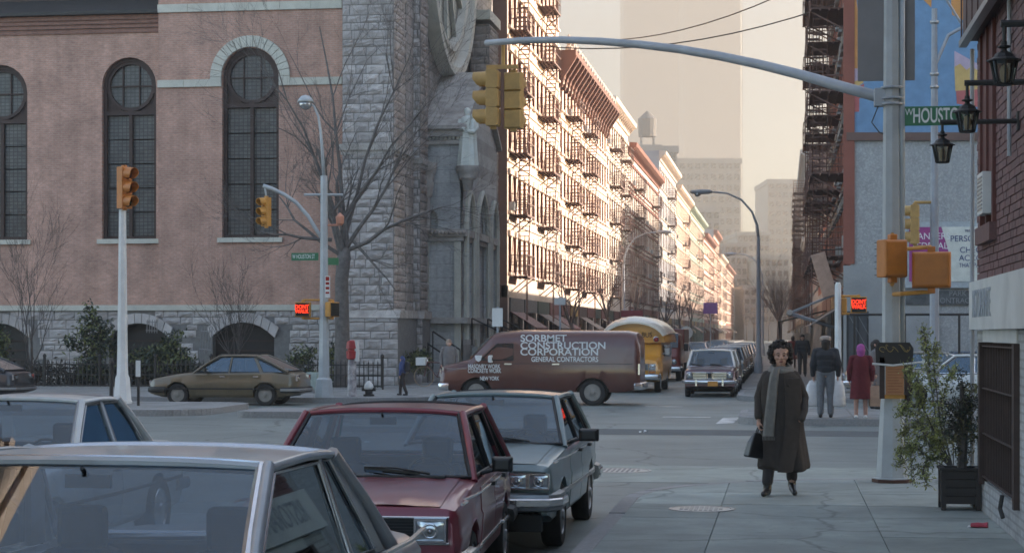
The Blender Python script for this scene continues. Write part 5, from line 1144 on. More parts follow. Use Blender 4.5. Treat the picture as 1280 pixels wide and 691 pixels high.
# ---- brown construction van
def van():
    xf = onY(552, 50.6); t = thing('delivery_van', 'dark brown delivery van with white lettering crossing the junction', 'van', (xf, 51.25, 0), -pi / 2)
    L = onY(801, 50.6) - xf
    c = Car(t, L, [(0, .86), (.1, .93), (.9, .985), (L - .4, .985), (L - .08, .96), (L, .9)], [(0, .98), (.06, 1.06), (.5, 1.17), (.78, 1.25), (1.45, 1.93), (1.6, 1.98), (2.2, 2.02), (L - .35, 2.0), (L - .1, 1.95), (L, 1.8)], [(0, .90), (.06, .98), (.5, 1.08), (.78, 1.14), (1.42, 1.70), (1.6, 1.76), (2.2, 1.80), (L - .35, 1.80), (L - .1, 1.76), (L, 1.62)], [(1.0, .45), (L - 1.28, .45)], zs=.36, crown=.04,
            sect=[(.93, 0), (.97, .08), (.99, .25), (1.0, .42), (.985, .5), (.955, .8), (.90, 1.0)])
    p = PA['brown_van_paint']; o = c.body(p)
    S = c.side
    def sidex(y, z):
        sd = S(y)
        for (xa, _, za), (xb, _, zb2) in zip(sd, sd[1:]):
            if za <= z <= zb2 and zb2 > za: return xa + (xb - xa) * (z - za) / (zb2 - za)
        return sd[-1][0]
    wg = M['winglass']; refl = glassmat('van_glass', (.25, .27, .28), .2, 1.3)
    for sg in (-1, 1):
        q = [(1.12, 1.22), (2.02, 1.22), (2.02, 1.66), (1.58, 1.66)]
        g = MB(); P = [(sg * (sidex(y, z) + .006), y, z) for y, z in q]; g.loft([[tuple(Vector(v) + Vector((sg * o_, 0, 0))) for v in (P if sg > 0 else P[::-1])] for o_ in (-.03, .004)]); wo = g.build('side_window', wg, t)
        g = MB(); g.tube([Vector(v) + Vector((sg * .006, 0, 0)) for v in P + [P[0]]], .014, 6); g.tube([(sg * (sidex(1.4, 1.3) + .012), 1.42, 1.225), (sg * (sidex(1.5, 1.6) + .005), 1.50, 1.57)], .012, 5); g.build('window_trim', M['black'], wo)
        lamp(t, sg * .68, .0, .86, .2, .18); lamp(t, sg * .93, .1, .98, .04, .08, m=M['lamp_amber'], name='indicator')
    ws = MB()
    def wfn(u, v):
        y = .80 + .60 * v; z = 1.262 + (1.9 - 1.262) * v; x = (u * 2 - 1); return (x * (.84 - .12 * v), y - .05 * (1 - x * x) - .015, z + .015)
    ws.grid(wfn, 10, 6); w_ = ws.build('windscreen', wg, t, smooth=True)
    for y0, y1, nm in ((1.02, 2.10, 'door'), (2.3, 3.4, 'sliding_door')):
        for sg, o_ in zip((1, -1), c.patch(nm, y0, y1, 2, 5, p, .004)):
            g = MB(); xx = sidex(y1 - .2, 1.10); g.box(*sorted((sg * xx, sg * (xx + .035))), y1 - .32, y1 - .12, 1.09, 1.13); g.build('handle', M['chrome'], o_)
    c.strip(.15, L - .2, 1.12, .015, M['black'], off=.006); c.strip(.15, .75, .98, .03, M['chrome'])
    bumper(t, c, True, .50, .2, M['chrome'], wrap=.25); bumper(t, c, False, .52, .2, M['chrome'], wrap=.15)
    g = MB(); g.box(-.5, .5, -.03, .03, .74, .98); g.build('grille', M['alu'], t)
    for s in (-1, 1): lamp(t, s * .91, L - .02, .98, .1, .26, m=M['lamp_red'], name='tail_light')
    wheels(t, [(s * .82, y) for s in (-1, 1) for y in (1.0, L - 1.28)], .36, .2, 'white')
    for sg in (1,):
        mirror(t, sg * .94, 1.42, 1.18, M['white'], sg, .18, .2)
    # lettering on the left side (local -x faces the camera after the turn)
    def vt(s, px, py, size, sx=1.0):
        d = dep(xf + 2, 50.3); z = ZZ(py, d); y = onY(px, 50.28) - xf
        text('lettering', s, size, M['text_white'], t, (sidex(max(1.6, y + .3), z) + .012, y, z), (pi / 2, 0, pi / 2), .004, sx=sx, bold=size * .016)
    for py in (423.5, 432.5, 440.5): pass
    vt('SORBMET', 650, 423, .26, 1.12); vt('CONSTRUCTION', 650, 432, .26, 1.14); vt('CORPORATION', 650, 440, .26, 1.14); vt('GENERAL CONTRACTORS', 664, 449, .19, .80)
    vt('MASONRY WORK', 585, 458, .16, .68); vt('CONCRETE WORK', 585, 463.5, .16, .66); vt('NEW YORK', 600, 473, .15, .66)
    g = MB(); d = dep(xf + 1, 50.3); y = onY(597, 50.28) - xf; g.prism([(y - .08, ZZ(444, d)), (y + .12, ZZ(444, d)), (y + .09, ZZ(450, d)), (y + .02, ZZ(452, d)), (y - .05, ZZ(450, d))], sidex(1.2, 1.1) - .02, sidex(1.2, 1.1) + .012, 'x'); g.build('crest', M['text_white'], t)
van()
# ---- far street traffic
def saloon(label, name, x, y, p, roofm=None, flip=False, group=None, full=True, L=4.4, rz=None):
    t = thing(name, label, 'car', (x, y, 0), (pi if flip else 0) if rz is None else rz, group)
    k = L / 4.4
    c = Car(t, L, [(0, .74), (.1, .80), (2.2 * k, .84), (L - .2, .80), (L, .74)], [(0, .66), (.08, .80), (1.2 * k, .90), (L - .9, .92), (L - .15, .88), (L, .66)], [(0, .62), (.1, .76), (1.2 * k, .86), (L - .9, .88), (L - .1, .84), (L, .62)], [(.8 * k, .34), (L - 1.0, .34)], cab=(1.3 * k, L - .85), zs=.25)
    c.body(p)
    wf, X = greenhouse(c, p, (1.25 * k, .90), (1.85 * k, 1.36), (L - 1.4, 1.36), (L - .8, .91), .77, .61, 1.36, [(2.3 * k, 2.32 * k, .06)] + ([(L - 1.2, L - 1.4, .08)] if full else []), M['chrome'], GLS, roofm=roofm, seats=full)
    bumper(t, c, True, .46, .14, M['chrome']); bumper(t, c, False, .46, .14, M['chrome'])
    g = MB(); g.box(-.5, .5, -.02, .02, .56, .72); g.build('grille', M['black'], t)
    for s in (-1, 1): lamp(t, s * .62, -.004, .65, .16, .15, rnd=True); lamp(t, s * .6, L + .01, .7, .24, .14, m=M['lamp_red'], name='tail_light')
    wheels(t, [(s * .72, yy) for s in (-1, 1) for yy in (.8 * k, L - 1.0)], .31, .17, 'steel')
    return t, c, wf
def plum():
    yb = 57.2; x = onX(888, 0) ; x = at(887, dep(-2.3, yb))[0]
    t = thing('parked_car', 'plum coloured boxy sedan with round headlights at the head of the parked row', 'car', (x, yb, 0), 0)
    c = Car(t, 4.23, [(0, .72), (.05, .77), (1.2, .80), (4.0, .78), (4.23, .72)], [(0, .76), (.05, .84), (1.2, .93), (3.6, .94), (4.1, .90), (4.23, .7)], [(0, .74), (.05, .80), (1.2, .88), (3.6, .90), (4.15, .86), (4.23, .68)], [(.75, .335), (3.25, .335)], cab=(1.25, 3.5))
    p = PA['plum_paint']; c.body(p); c.hood(.08, 1.15, p)
    wf, X = greenhouse(c, p, (1.2, .92), (1.66, 1.39), (2.95, 1.39), (3.5, .93), .74, .62, 1.39, [(2.2, 2.2, .05), (3.05, 2.9, .06)], M['chrome'], GLS, bulge=.06, roofm=PA['cream_roof'])
    door_parts(c, p, [(1.3, 2.2), (2.22, 3.05)], .80); bumper(t, c, True, .47, .11, M['chrome']); c.strip(.1, 4.1, .78, .016, M['chrome'])
    g = MB(); g.box(-.70, .70, -.012, .03, .56, .76); gr = g.build('grille', M['black'], t)
    for s in (-1, 1):
        for k in range(4):
            g = MB(); g.box(*sorted((s * .11, s * .50)), -.025, -.0125, .575 + k * .046, .592 + k * .046); g.build('grille_slat', M['chrome'], gr)
        g = MB(); g.tube([(s * .10, -.02, .56), (s * .52, -.02, .56), (s * .52, -.02, .755), (s * .10, -.02, .755), (s * .10, -.02, .56)], .011, 6); g.build('grille_surround', M['chrome'], gr)
        lamp(t, s * .61, -.01, .665, .18, .18, rnd=True); g = MB(); g.cbox((s * .40, -.12, .45), (.05, .05, .2)); g.build('overrider', M['chrome'], t)
    g = MB()
    g.tube([(-.075, -.03, .57), (-.075, -.03, .75), (.075, -.03, .75), (.075, -.03, .57), (-.075, -.03, .57)], .012, 6); g.build('badge_grille', M['chrome'], gr)
    plate(t, -.17, .42, .1); wheels(t, [(s * .69, y) for s in (-1, 1) for y in (.75, 3.25)], .30, .16, 'steel'); wipers(t, wf, [(.3, .03, .05, .12), (.75, .03, .48, .12)])
plum()
row = [('beige_paint', 'cream_roof', 'beige sedan second in the parked row'), ('dark_paint', None, 'dark sedan third in the parked row'), ('pale_blue_paint', None, 'pale blue sedan fourth in the parked row'), ('plum_paint', 'cream_roof', 'plum sedan with a cream roof fifth in the parked row'), ('silver_paint', None, 'silver sedan sixth in the parked row'), ('olive_paint', None, 'olive sedan seventh in the parked row'), ('white_cream_paint', None, 'white sedan eighth in the parked row'), ('dark_paint', None, 'dark sedan ninth in the parked row'), ('blue_paint', None, 'blue sedan tenth in the parked row')]
y = 62.6
for p, r, lb in row:
    saloon(lb, 'parked_car', -2.28 + random.uniform(-.08, .08), y, PA[p], PA[r] if r else None, group='cars parked along the right kerb of the far street', full=y < 80); y += 5.4
for x, y, p, lb in ((-8.45, 80, 'pale_blue_paint', 'pale blue car parked at the left kerb beyond the red truck'), (-8.4, 88, 'dark_paint', 'dark car parked at the left kerb beyond the pale blue one'), (-5.3, 92, 'beige_paint', 'beige sedan coming up the middle of the far street'), (-5.2, 112, 'silver_paint', 'silver sedan further down the middle of the far street'), (-8.4, 100, 'white_cream_paint', 'white car far down the left kerb'), (-5.0, 150, 'pale_blue_paint', 'pale blue sedan very far down the street'), (-4.6, 128, 'dark_paint', 'dark sedan far down the middle of the street')):
    saloon(lb, 'street_car', x, y, PA[p], group='cars coming up the far street', full=y < 95)
# ---- yellow school minibus behind the van
def bus():
    yb = 61.0; x = at(789, dep(-5, yb))[0]
    t = thing('school_bus', 'small yellow school bus with a pale domed roof behind the brown van', 'bus', (x, yb, 0), 0)
    L = 6.2
    c = Car(t, L, [(0, .80), (.1, .90), (1.0, .96), (L, .96)], [(0, .98), (.08, 1.08), (.8, 1.2), (1.35, 1.75), (1.5, 1.8), (L, 1.8)], [(0, .92), (.08, 1.0), (.8, 1.1), (1.3, 1.55), (1.5, 1.62), (L, 1.62)], [(1.0, .42), (L - 1.6, .42)], zs=.36, sect=[(.93, 0), (.97, .1), (1.0, .4), (1.0, .5), (.985, .6), (.96, .85), (.92, 1.0)])
    p = PA['yellow_bus_paint']; c.body(p)
    g = MB()
    def half(y, w, z0, h): return [(w * cos(a), y, z0 + h * sin(a)) for a in [pi * k / 16 for k in range(17)]]
    g.loft([half(1.15, 1.02, 1.64, .62), half(1.6, 1.12, 1.64, .80), half(L, 1.12, 1.64, .80)], closed=True); g.build('upper_body', p, t, auto=50)
    g = MB(); secs = []
    for y in (.85, 1.0, 1.6, L + .03):
        w, h = (1.06, .66) if y < .95 else (1.12, .74) if y < 1.5 else (1.17, .85)
        secs.append([(w * cos(a), y, 1.66 + h * sin(a)) for a in [pi * (.10 + .8 * k / 14) for k in range(15)]] + [((w - .05) * cos(a), y, 1.66 + (h - .06) * sin(a)) for a in [pi * (.9 - .8 * k / 14) for k in range(15)]])
    g.loft(secs); g.build('roof', PA['cream_roof'], t, auto=50)
    g = MB(); g.prism([(-.86, 1.62), (.86, 1.62), (.8, 1.86), (.55, 2.08), (0, 2.2), (-.55, 2.08), (-.8, 1.86)], 1.10, 1.14); so = g.build('header_panel', p, t)
    text('lettering', 'SCHOOL BUS', .24, M['black'], so, (-.62, 1.09, 1.88), FRONT, .004, sx=.85)
    for s in (-1, 1): lamp(t, s * .74, 1.08, 1.74, .16, .16, rnd=True, m=M['lamp_red'], name='warning_light')
    g = MB()
    def wfn(u, v):
        xx = u * 2 - 1; return (xx * (.84 - .06 * v), .84 + .46 * v - .06 * (1 - xx * xx), 1.16 + .46 * v)
    g.grid(wfn, 10, 6); g.build('windscreen', M['winglass'], t, smooth=True)
    for s in (-1, 1):
        lamp(t, s * .68, -.01, .85, .2, .17); lamp(t, s * .68, -.01, .68, .2, .08, m=M['lamp_amber'], name='indicator'); mirror(t, s * .95, 1.2, 1.25, M['alu'], s, .18, .26)
        for k in range(5):
            g = MB(); g.box(*sorted((s * .95, s * .975)), 1.7 + k * .85, 2.4 + k * .85, 1.18, 1.55); g.build('side_window', M['winglass'], t)
    g = MB(); g.box(-.55, .55, -.03, .02, .74, .95); gr = g.build('grille', M['alu'], t)
    for k in range(5):
        g = MB(); g.box(-.53, .53, -.04, -.0305, .76 + k * .038, .775 + k * .038); g.build('grille_slat', M['black'], gr)
    bumper(t, c, True, .52, .2, M['chrome'], wrap=.2); wheels(t, [(s * .80, y) for s in (-1, 1) for y in (1.0, L - 1.6)], .37, .2, 'steel')
bus()
def truck():
    yb = 76.0; x = at(822, dep(-6.5, yb))[0]
    t = thing('box_truck', 'dark red box truck behind the yellow school bus', 'truck', (x, yb, 0), 0)
    p = PA['red_truck_paint']; L = 6
    c = Car(t, 2.2, [(0, .86), (.1, .95), (2.2, .98)], [(0, 1.0), (.1, 1.1), (.3, 1.35), (.6, 1.95), (.7, 2.0), (2.2, 2.0)], [(0, .95), (.1, 1.05), (.3, 1.28), (.6, 1.78), (.7, 1.82), (2.2, 1.82)], [(.85, .42)], zs=.38, sect=[(.95, 0), (.98, .1), (1.0, .4), (1.0, .5), (.98, .6), (.95, .85), (.9, 1.0)]); c.body(p)
    g = MB(); g.box(-.98, .98, 2.25, L, .7, 2.12); g.build('cargo_box', p, t, bevel=.04); g = MB(); g.box(-.5, .5, 2.2, L - .2, .4, .7); g.build('chassis', M['black'], t)
    g = MB(); g.grid(lambda u, v: ((u * 2 - 1) * .82, .28 + .28 * v - .04 * (1 - (u * 2 - 1) ** 2), 1.36 + .56 * v), 8, 5); g.build('windscreen', M['winglass'], t)
    for s in (-1, 1): lamp(t, s * .68, -.01, .78, .18, .18, rnd=True); mirror(t, s * .98, .7, 1.3, M['black'], s, .16, .3)
    g = MB(); g.box(-.5, .5, -.03, .02, .66, .9); g.build('grille', M['alu'], t); bumper(t, c, True, .5, .2, M['chrome'], wrap=.2); wheels(t, [(s * .82, y) for s in (-1, 1) for y in (.85, L - 1.2)], .40, .22, 'steel')
truck()
# ---- cars in the lot on the right
for px, Y, p, lb in ((1212, 50.0, 'white_cream_paint', 'white sedan standing in front of the grey wall, behind the plants'), (1150, 57.0, 'beige_paint', 'beige sedan parked close under the grey wall'), (1210, 58.5, 'blue_paint', 'blue car parked along the grey wall below the bank hoarding')):
    saloon(lb, 'lot_car', onY(px, Y) - 2.2, Y + .8, PA[p], group='cars standing by the grey wall', rz=-pi / 2)
# ------------------------------------------------------------------ poles, signals, signs
M['signgreen'] = mat('sign_green', (.03, .16, .075), .5, var=.06, dirt=.2, dcol=(.02, .09, .05))
M['platebrown'] = mat('sign_back', (.185, .175, .18), .55, metal=.3, var=.1, scale=2)
M['walkred'] = emit('walk_letters', (1.0, .035, .008), .6)
def capsule(mb, p0, p1, r0, r1, n=10, sq=(1, 1, 1)):
    p0, p1 = Vector(p0), Vector(p1); t = p1 - p0; L = t.length
    t = t.normalized() if L > 1e-6 else Vector((0, 0, 1)); u = t.orthogonal().normalized(); w = t.cross(u); secs = []
    for c, r, sg, rng in ((p0, r0, -1, (4, 3, 2, 1)), (p1, r1, 1, (0, 1, 2, 3, 4))):
        for k in rng:
            a = pi / 2 * min(k / 4, .96); secs.append([c + t * (sg * r * sin(a)) + (u * cos(2 * pi * j / n) + w * sin(2 * pi * j / n)) * r * cos(a) for j in range(n)])
    mb.loft(secs); return mb
def signal_head(parent, loc, rz, h, m, visor=None, lit=None):
    s = h / 3; w = s * .98; d = s * .62
    b = MB(); T = Matrix.Translation(loc) @ Matrix.Rotation(rz, 4, 'Z'); b.T = T
    for k in range(3):
        z = k * s; b.loft([[(sx * w / 2 * q, yy, z + s / 2 + sz * s / 2 * q) for sx, sz in ((-1, -1), (1, -1), (1, 1), (-1, 1))] for yy, q in ((-d / 2 - .015, .86), (-d / 2, .985), (d / 2 - .03, .985), (d / 2, .86))])
    b.cbox((0, 0, h + .02), (w * .3, w * .3, .05)); b.cbox((0, 0, -.02), (w * .3, w * .3, .05))
    o = b.build('traffic_light', m, parent, auto=30)
    for k, c in enumerate((('green_lens', (.01, .06, .05)), ('amber_lens_dark', (.10, .05, .01)), ('red_lens_dark', (.12, .012, .008)))):
        z = k * s + s / 2; R = s * .40
        b = MB(); b.T = T; b.lathe([(R, -d / 2 - .018), (R * .7, -d / 2 - .035), (.003, -d / 2 - .045)], 16, (0, 0, z), 'y'); b.build('lens', M.setdefault(c[0], mat(c[0], c[1], .25)), o, smooth=True)
        b = MB(); b.T = T; n = 18; L = s * .78; sec = []
        for yy, rr in ((-d / 2 - .005, R * 1.12), (-d / 2 - L, R * 1.05)):
            sec.append([(rr * cos(a), yy + (0 if yy > -d / 2 - .1 else L * .42 * max(0, -sin(a))), z + rr * sin(a)) for a in [-.28 * pi + 1.56 * pi * j / n for j in range(n + 1)]] + [((rr - .012) * cos(a), yy + (0 if yy > -d / 2 - .1 else L * .42 * max(0, -sin(a))), z + (rr - .012) * sin(a)) for a in [1.28 * pi - 1.56 * pi * j / n for j in range(n + 1)]])
        b.loft(sec); b.build('visor', visor or m, o, auto=50)
    return o
def ped_signal(parent, loc, rz, w, h, m, lit=True, d=.2, txt=True):
    T = Matrix.Translation(loc) @ Matrix.Rotation(rz, 4, 'Z')
    b = MB(); b.T = T; e = .03
    b.loft([[(sx * w / 2 * q, yy, sz * h / 2 * q) for sx, sz in ((-1, -1), (1, -1), (1, 1), (-1, 1))] for yy, q in ((-d / 2, .97), (-d / 2 + .03, 1), (d / 2 - .05, 1), (d / 2 - .02, .95), (d / 2, .88))])
    b.cbox((0, 0, h / 2 + .03), (.09, .09, .07)); b.cbox((0, 0, -h / 2 - .03), (.09, .09, .07))
    o = b.build('walk_signal', m, parent, bevel=.012)
    b = MB(); b.T = T; b.box(-w / 2 + e, w / 2 - e, -d / 2 - .012, -d / 2 - .002, -h / 2 + e, h / 2 - e); b.build('face_plate', M['black'], o)
    for k in range(6):
        b = MB(); b.T = T; z = -h / 2 + e + (h - 2 * e) * k / 5; b.box(-w / 2 + .01, w / 2 - .01, -d / 2 - .06, -d / 2 - .012, z - .004, z + .004); b.build('visor_louvre', M['black'], o)
    if txt:
        for s, dz in (('DONT', h * .17), ('WALK', -h * .13)):
            p = T @ Vector((0, -d / 2 - .055, dz)); text('lettering', s, h * .36, M['walkred'], o, p, (pi / 2, 0, rz), .006, 'CENTER', sx=w / h * .86, bold=h * .008)
    return o
def pole_lathe(prof, n=8): return MB().lathe(prof, n)
# big mast-arm pole on the near corner
PXp, PYp = 1.31, 23.16; dP = dep(PXp, PYp)
mp = thing('mast_arm_pole', 'tall grey mast arm signal pole with a street name sign on the near pavement corner', 'signal pole', (PXp, PYp, .15))
def L_(px, py, d):
    x, y = at(px, d); return Vector((x - PXp, y - PYp, ZZ(py, d) - .15))
b = MB(); b.lathe([(.23, 0), (.23, .05), (.19, .06), (.185, .1), (.135, .95), (.118, 1.1), (.112, 3), (.098, 5.2), (.085, 7.2)], 8); b.build('pole', M['silverpole'], mp, auto=30)
b = MB(); b.lathe([(.24, 0), (.24, .04), (.2, .045)], 8); b.build('base_plate', M['rustiron'], mp)
b = MB(); p = L_(1127.5, 300, dP); b.tube([(p.x, p.y - .03, .9), (p.x, p.y - .03, 4.6), (p.x, p.y - .03, 7.0)], .034, 8); b.build('conduit', M['silverpole'], mp, smooth=True)
T0, T1 = Vector((PXp - .06, PYp + .05)), Vector(at(606, 28.4)); pts = []
for px, py in ((1104, 123), (1050, 108), (1000, 93.5), (950, 81), (900, 70.5), (850, 62), (800, 56), (750, 52), (700, 50), (650, 51), (608, 54)):
    r = (px - 640) / FPX      # where the sight line meets the arm's vertical plane
    lo, hi = 0.0, 1.0
    for _ in range(40):
        m_ = (lo + hi) / 2; q = T0.lerp(T1, m_); pxm = 640 + FPX * (q.x * CA + q.y * SA) / dep(q.x, q.y)
        lo, hi = (m_, hi) if pxm > px else (lo, m_)
    q = T0.lerp(T1, lo); pts.append(Vector((q.x - PXp, q.y - PYp, ZZ(py, dep(q.x, q.y)) - .15)))
b = MB(); b.tube(pts, [.072 - .026 * k / 10 for k in range(11)], 10); b.build('mast_arm', M['galv'], mp, smooth=True)
b = MB()
for dz in (-.10, -.03, .10): b.lathe([(.10, 0), (.135, 0), (.135, .03), (.10, .03)], 14, (0, 0, pts[0].z + dz), cap=False)
b.cbox((-.13, .02, pts[0].z), (.16, .14, .22)); b.build('arm_clamp', M['galv'], mp, bevel=.01)
b = MB(); b.tube([(-.16, 0, pts[0].z - .1), (-.24, 0, pts[0].z - .3), (-.15, 0, pts[0].z - .42), (-.08, 0, pts[0].z - .45)], .008, 5); b.build('cable', M['black'], mp)
hp = pts[-1]; tip = L_(610, 88, 28.3); zt_ = L_(610, 158, 28.3).z
hd = signal_head(mp, (L_(617, 88, 28.3).x, L_(617, 88, 28.3).y, zt_), radians(-92), tip.z - zt_, M['sigpale'])
q = L_(642, 88, 28.35); signal_head(mp, (q.x, q.y, L_(640, 161, 28.35).z), radians(172), L_(640, 91, 28.35).z - L_(640, 161, 28.35).z, M['sigpale'])
a = L_(629, 84, 28.3); b = MB(); b.bar((L_(612, 86, 28.3).x - .05, a.y, a.z), (L_(648, 86, 28.3).x, a.y, a.z), .06, .06); b.tube([(a.x, a.y, a.z), (a.x, a.y, L_(629, 52, 28.1).z)], .03, 8); b.build('hanger', M['sigpale'], mp)
# street name sign, sign back, ped signals
b = MB(); z0, z1 = L_(1130, 158, dP).z, L_(1130, 134, dP).z; b.box(.14, .98, -.02, -.005, z0, z1); ss = b.build('street_sign', M['signgreen'], mp, bevel=.004)
b = MB(); b.cbox((.12, -.01, (z0 + z1) / 2), (.06, .06, .3)); b.build('sign_bracket', M['galv'], ss)
zc = (z0 + z1) / 2
text('lettering', 'W', .115, M['text_white'], ss, (.155, -.022, zc + .045), FRONT, .002, sx=.8)
text('lettering', 'HOUSTON', .245, M['text_white'], ss, (.245, -.022, zc - .004), FRONT, .002, sx=.54, bold=.004)
text('lettering', 'ST', .115, M['text_white'], ss, (.87, -.022, zc + .045), FRONT, .002, sx=.8)
b = MB(); x0, x1 = L_(1072, 0, dP + .2).x, L_(1143, 0, dP + .2).x; zb_ = L_(1100, 102, dP + .2).z; b.box(x0, x1, .14, .155, zb_, zb_ + 1.25); b.build('sign_back', M['platebrown'], mp, bevel=.003)
b = MB()
for z in (zb_ + .3, zb_ + .9): b.box(-.07, .07, .06, .139, z - .025, z + .025)
b.build('sign_bracket', M['galv'], mp)['kind'] = 'stuff'
q0, q1 = L_(1100, 300, 22.2), L_(1130, 347, 22.2); ped_signal(mp, ((q0.x + q1.x) / 2, q0.y - .05, (q0.z + q1.z) / 2), radians(205), .30, q0.z - q1.z, M['sigorange'], False, .24, False)
q2, q3 = L_(1140, 315, 22.1), L_(1188, 360, 22.1); ped_signal(mp, ((q2.x + q3.x) / 2, q2.y, (q2.z + q3.z) / 2), radians(176), q3.x - q2.x, q2.z - q3.z, M['sigorange'], False, .22, False)
b = MB(); e = L_(1163, 363, 22.1); f = L_(1122, 367, 22.3); b.tube([(0, -.02, f.z), (f.x + .05, f.y, f.z), (e.x - .1, e.y, e.z - .02), (e.x, e.y, e.z - .02), (e.x, e.y, e.z + .06)], .026, 8)
e2 = L_(1163, 312, 22.1); b.tube([(0, -.02, e2.z + .02), (e2.x, e2.y, e2.z + .03), (e2.x, e2.y, e2.z - .05)], .024, 8)
for k in (q0.z + .06, q1.z - .07): b.tube([(0, 0, k), ((q0.x + q1.x) / 2, q0.y - .05, k)], .026, 8)
b.build('signal_bracket', M['sigyellow'], mp)
# dark board with chalk scrawl, cord and orange notice tied to the pole
q0, q1 = L_(1096, 428, 22.2), L_(1144, 457, 22.2); y_ = -.17
b = MB(); b.loft([[(q0.x + (q1.x - q0.x) * u, y_ - yy, q1.z + (q0.z - q1.z) * w) for u, w in ((.02, .0), (.98, .0), (1, .75), (.9, 1), (.08, 1), (0, .75))] for yy in (0, .05)]); bd = b.build('dark_board', mat('dark_wood_board', (.022, .018, .017), .6, var=.3), mp)
b = MB()
for k in range(5):
    xx = q0.x + .07 + k * .075; zz_ = q1.z + .19 + .015 * (k % 2); b.tube([(xx + (.045 - .012 * (k % 3)) * cos(a_ + k) + .004 * j, y_ - .056, zz_ + (.032 + .012 * (k % 2)) * sin(a_ * (1 + .25 * (k % 2)))) for j, a_ in enumerate([0.4 * k + 4.6 * j / 9 for j in range(10)])], .004, 4)
b.build('chalk_scrawl', mat('yellow_chalk', (.30, .22, .08), .8), bd)
b = MB(); c0, c1 = L_(1092, 455, 22.2), L_(1153, 453, 22.2); b.tube([(c0.x, y_ - .06, c0.z), (0, y_ - .07, c0.z - .02), (c1.x, y_ - .06, c1.z)], .013, 6)
for k in range(4): b.tube([(c1.x, y_ - .06, c1.z), (c1.x + .05 + .02 * k, y_ - .05, c1.z + .03 - .035 * k)], .012, 5)
b.build('white_cord', M['white'], mp)
q0, q1 = L_(1109, 457, 22.2), L_(1132, 494, 22.2); b = MB(); b.box(q0.x, q1.x, y_ - .06, y_ - .045, q1.z, q0.z); nb_ = b.build('orange_notice', mat('orange_card', (.42, .19, .085), .7, var=.12), mp)
b = MB()
for k in range(9): b.box(q0.x + .02, q1.x - .02 - .04 * (k % 3 == 1), y_ - .063, y_ - .0605, q0.z - .05 - k * .034, q0.z - .04 - k * .034)
b.build('print_lines', mat('notice_print', (.30, .12, .05), .7), nb_)
b = MB(); b.box(q0.x - .05, q1.x + .03, y_ - .04, y_ + .02, q1.z - .05, q1.z - .003); b.build('notice_rail', M['sigyellow'], mp)
b = MB(); b.box(q0.x - .07, q0.x - .01, y_ - .05, y_ + .03, q1.z - .05, q0.z + .1); b.box(q1.x + .01, q1.x + .10, y_ - .04, y_ + .03, q1.z - .1, q0.z + .1); b.build('wood_batten', M['woodframe'], mp)
# left pole with an orange signal head
x, y = -16.7, 46.16; d = dep(x, y)
t = thing('signal_pole', 'pale tapered signal pole with one orange signal head on top, left of the olive hatchback', 'signal pole', (x, y, .15)); z0 = ZZ(262, d) - .15
b = MB(); b.lathe([(.26, 0), (.26, .06), (.235, .1), (.19, .66), (.15, .74), (.135, 1.6), (.095, z0)], 8); b.build('pole', M['white'], t, auto=30)
h = ZZ(209, d) - ZZ(262, d); signal_head(t, (.05, -.02, z0 + .02), radians(62), h - .02, M['sigorange'])
x, y = at(173, d - 1.5); t2 = thing('sign_post', 'thin post with a narrow pale sign, just right of the pale signal pole', 'sign post', (x, y, .15))
b = MB(); b.box(-.03, .03, -.02, .02, 0, 1.15); b.build('post', M['darkmetal'], t2); b = MB(); b.box(-.06, .06, -.03, -.021, .72, 1.12); b.build('sign_plate', M['white'], t2)
x, y = at(139, d - 1.2); t2 = thing('bollard_post', 'short dark iron post just left of the pale signal pole', 'post', (x, y, .15)); b = MB(); b.lathe([(.06, 0), (.05, .05), (.045, 1.0), (.06, 1.02), (.05, 1.1), (.01, 1.12)], 8); b.build('post', M['darkmetal'], t2)
# far corner pole with arm, lamp, signs
x, y = -12.68, 51.26; d = dep(x, y)
fp = thing('lamp_signal_pole', 'far corner pole by the church with gooseneck lamp, curved signal arm and green signs', 'signal pole', (x, y, .15))
def F_(px, py, dd=0.0):
    X, Y = at(px, d + dd); return Vector((X - x, Y - y, ZZ(py, d + dd) - .15))
b = MB(); b.lathe([(.28, 0), (.27, .1), (.22, .5), (.16, .56), (.14, 1.5), (.115, 3.5), (.10, F_(405, 220).z)], 8); b.build('pole', M['silverpole'], fp, auto=30)
b = MB(); b.tube([F_(405, 222), F_(403, 190), F_(401, 165), F_(398, 146), F_(393, 134), F_(388, 129)], [.05, .045, .04, .035, .03, .03], 8); b.build('lamp_arm', M['silverpole'], fp, smooth=True)
b = MB(); c = F_(382, 128); b.lathe([(.02, .2), (.12, .17), (.2, .08), (.24, .0), (.2, -.01)], 14, tuple(c)); lo = b.build('lamp_head', M['silverpole'], fp, smooth=True); b = MB(); b.lathe([(.2, -.01), (.17, -.12), (.08, -.2), (.01, -.22)], 14, tuple(c)); b.build('lamp_lens', M['lens'], lo, smooth=True)
b = MB(); b.tube([F_(404, 300), F_(396, 288), F_(385, 270), F_(370, 253), F_(355, 243), F_(340, 236), F_(329, 232)], .055, 8); b.build('signal_arm', M['silverpole'], fp, smooth=True)
q = F_(333, 283); signal_head(fp, (q.x, q.y, q.z), radians(-35), F_(333, 247).z - q.z, M['sigyellow']); b = MB(); b.tube([F_(333, 247), F_(331, 233)], .03, 6); b.build('hanger', M['silverpole'], fp)
b = MB(); b.tube([F_(380, 243.5), F_(429, 243.5)], .035, 6); b.build('cross_arm', M['silverpole'], fp)
b = MB(); b.tube([F_(405, 282), F_(425, 281)], .03, 6); b.lathe([(.05, 0), (.11, .06), (.12, .25), (.05, .32), (.01, .36)], 10, tuple(F_(425, 282))); b.build('alarm_lamp', mat('salmon_lamp', (.5, .22, .14), .5), fp)
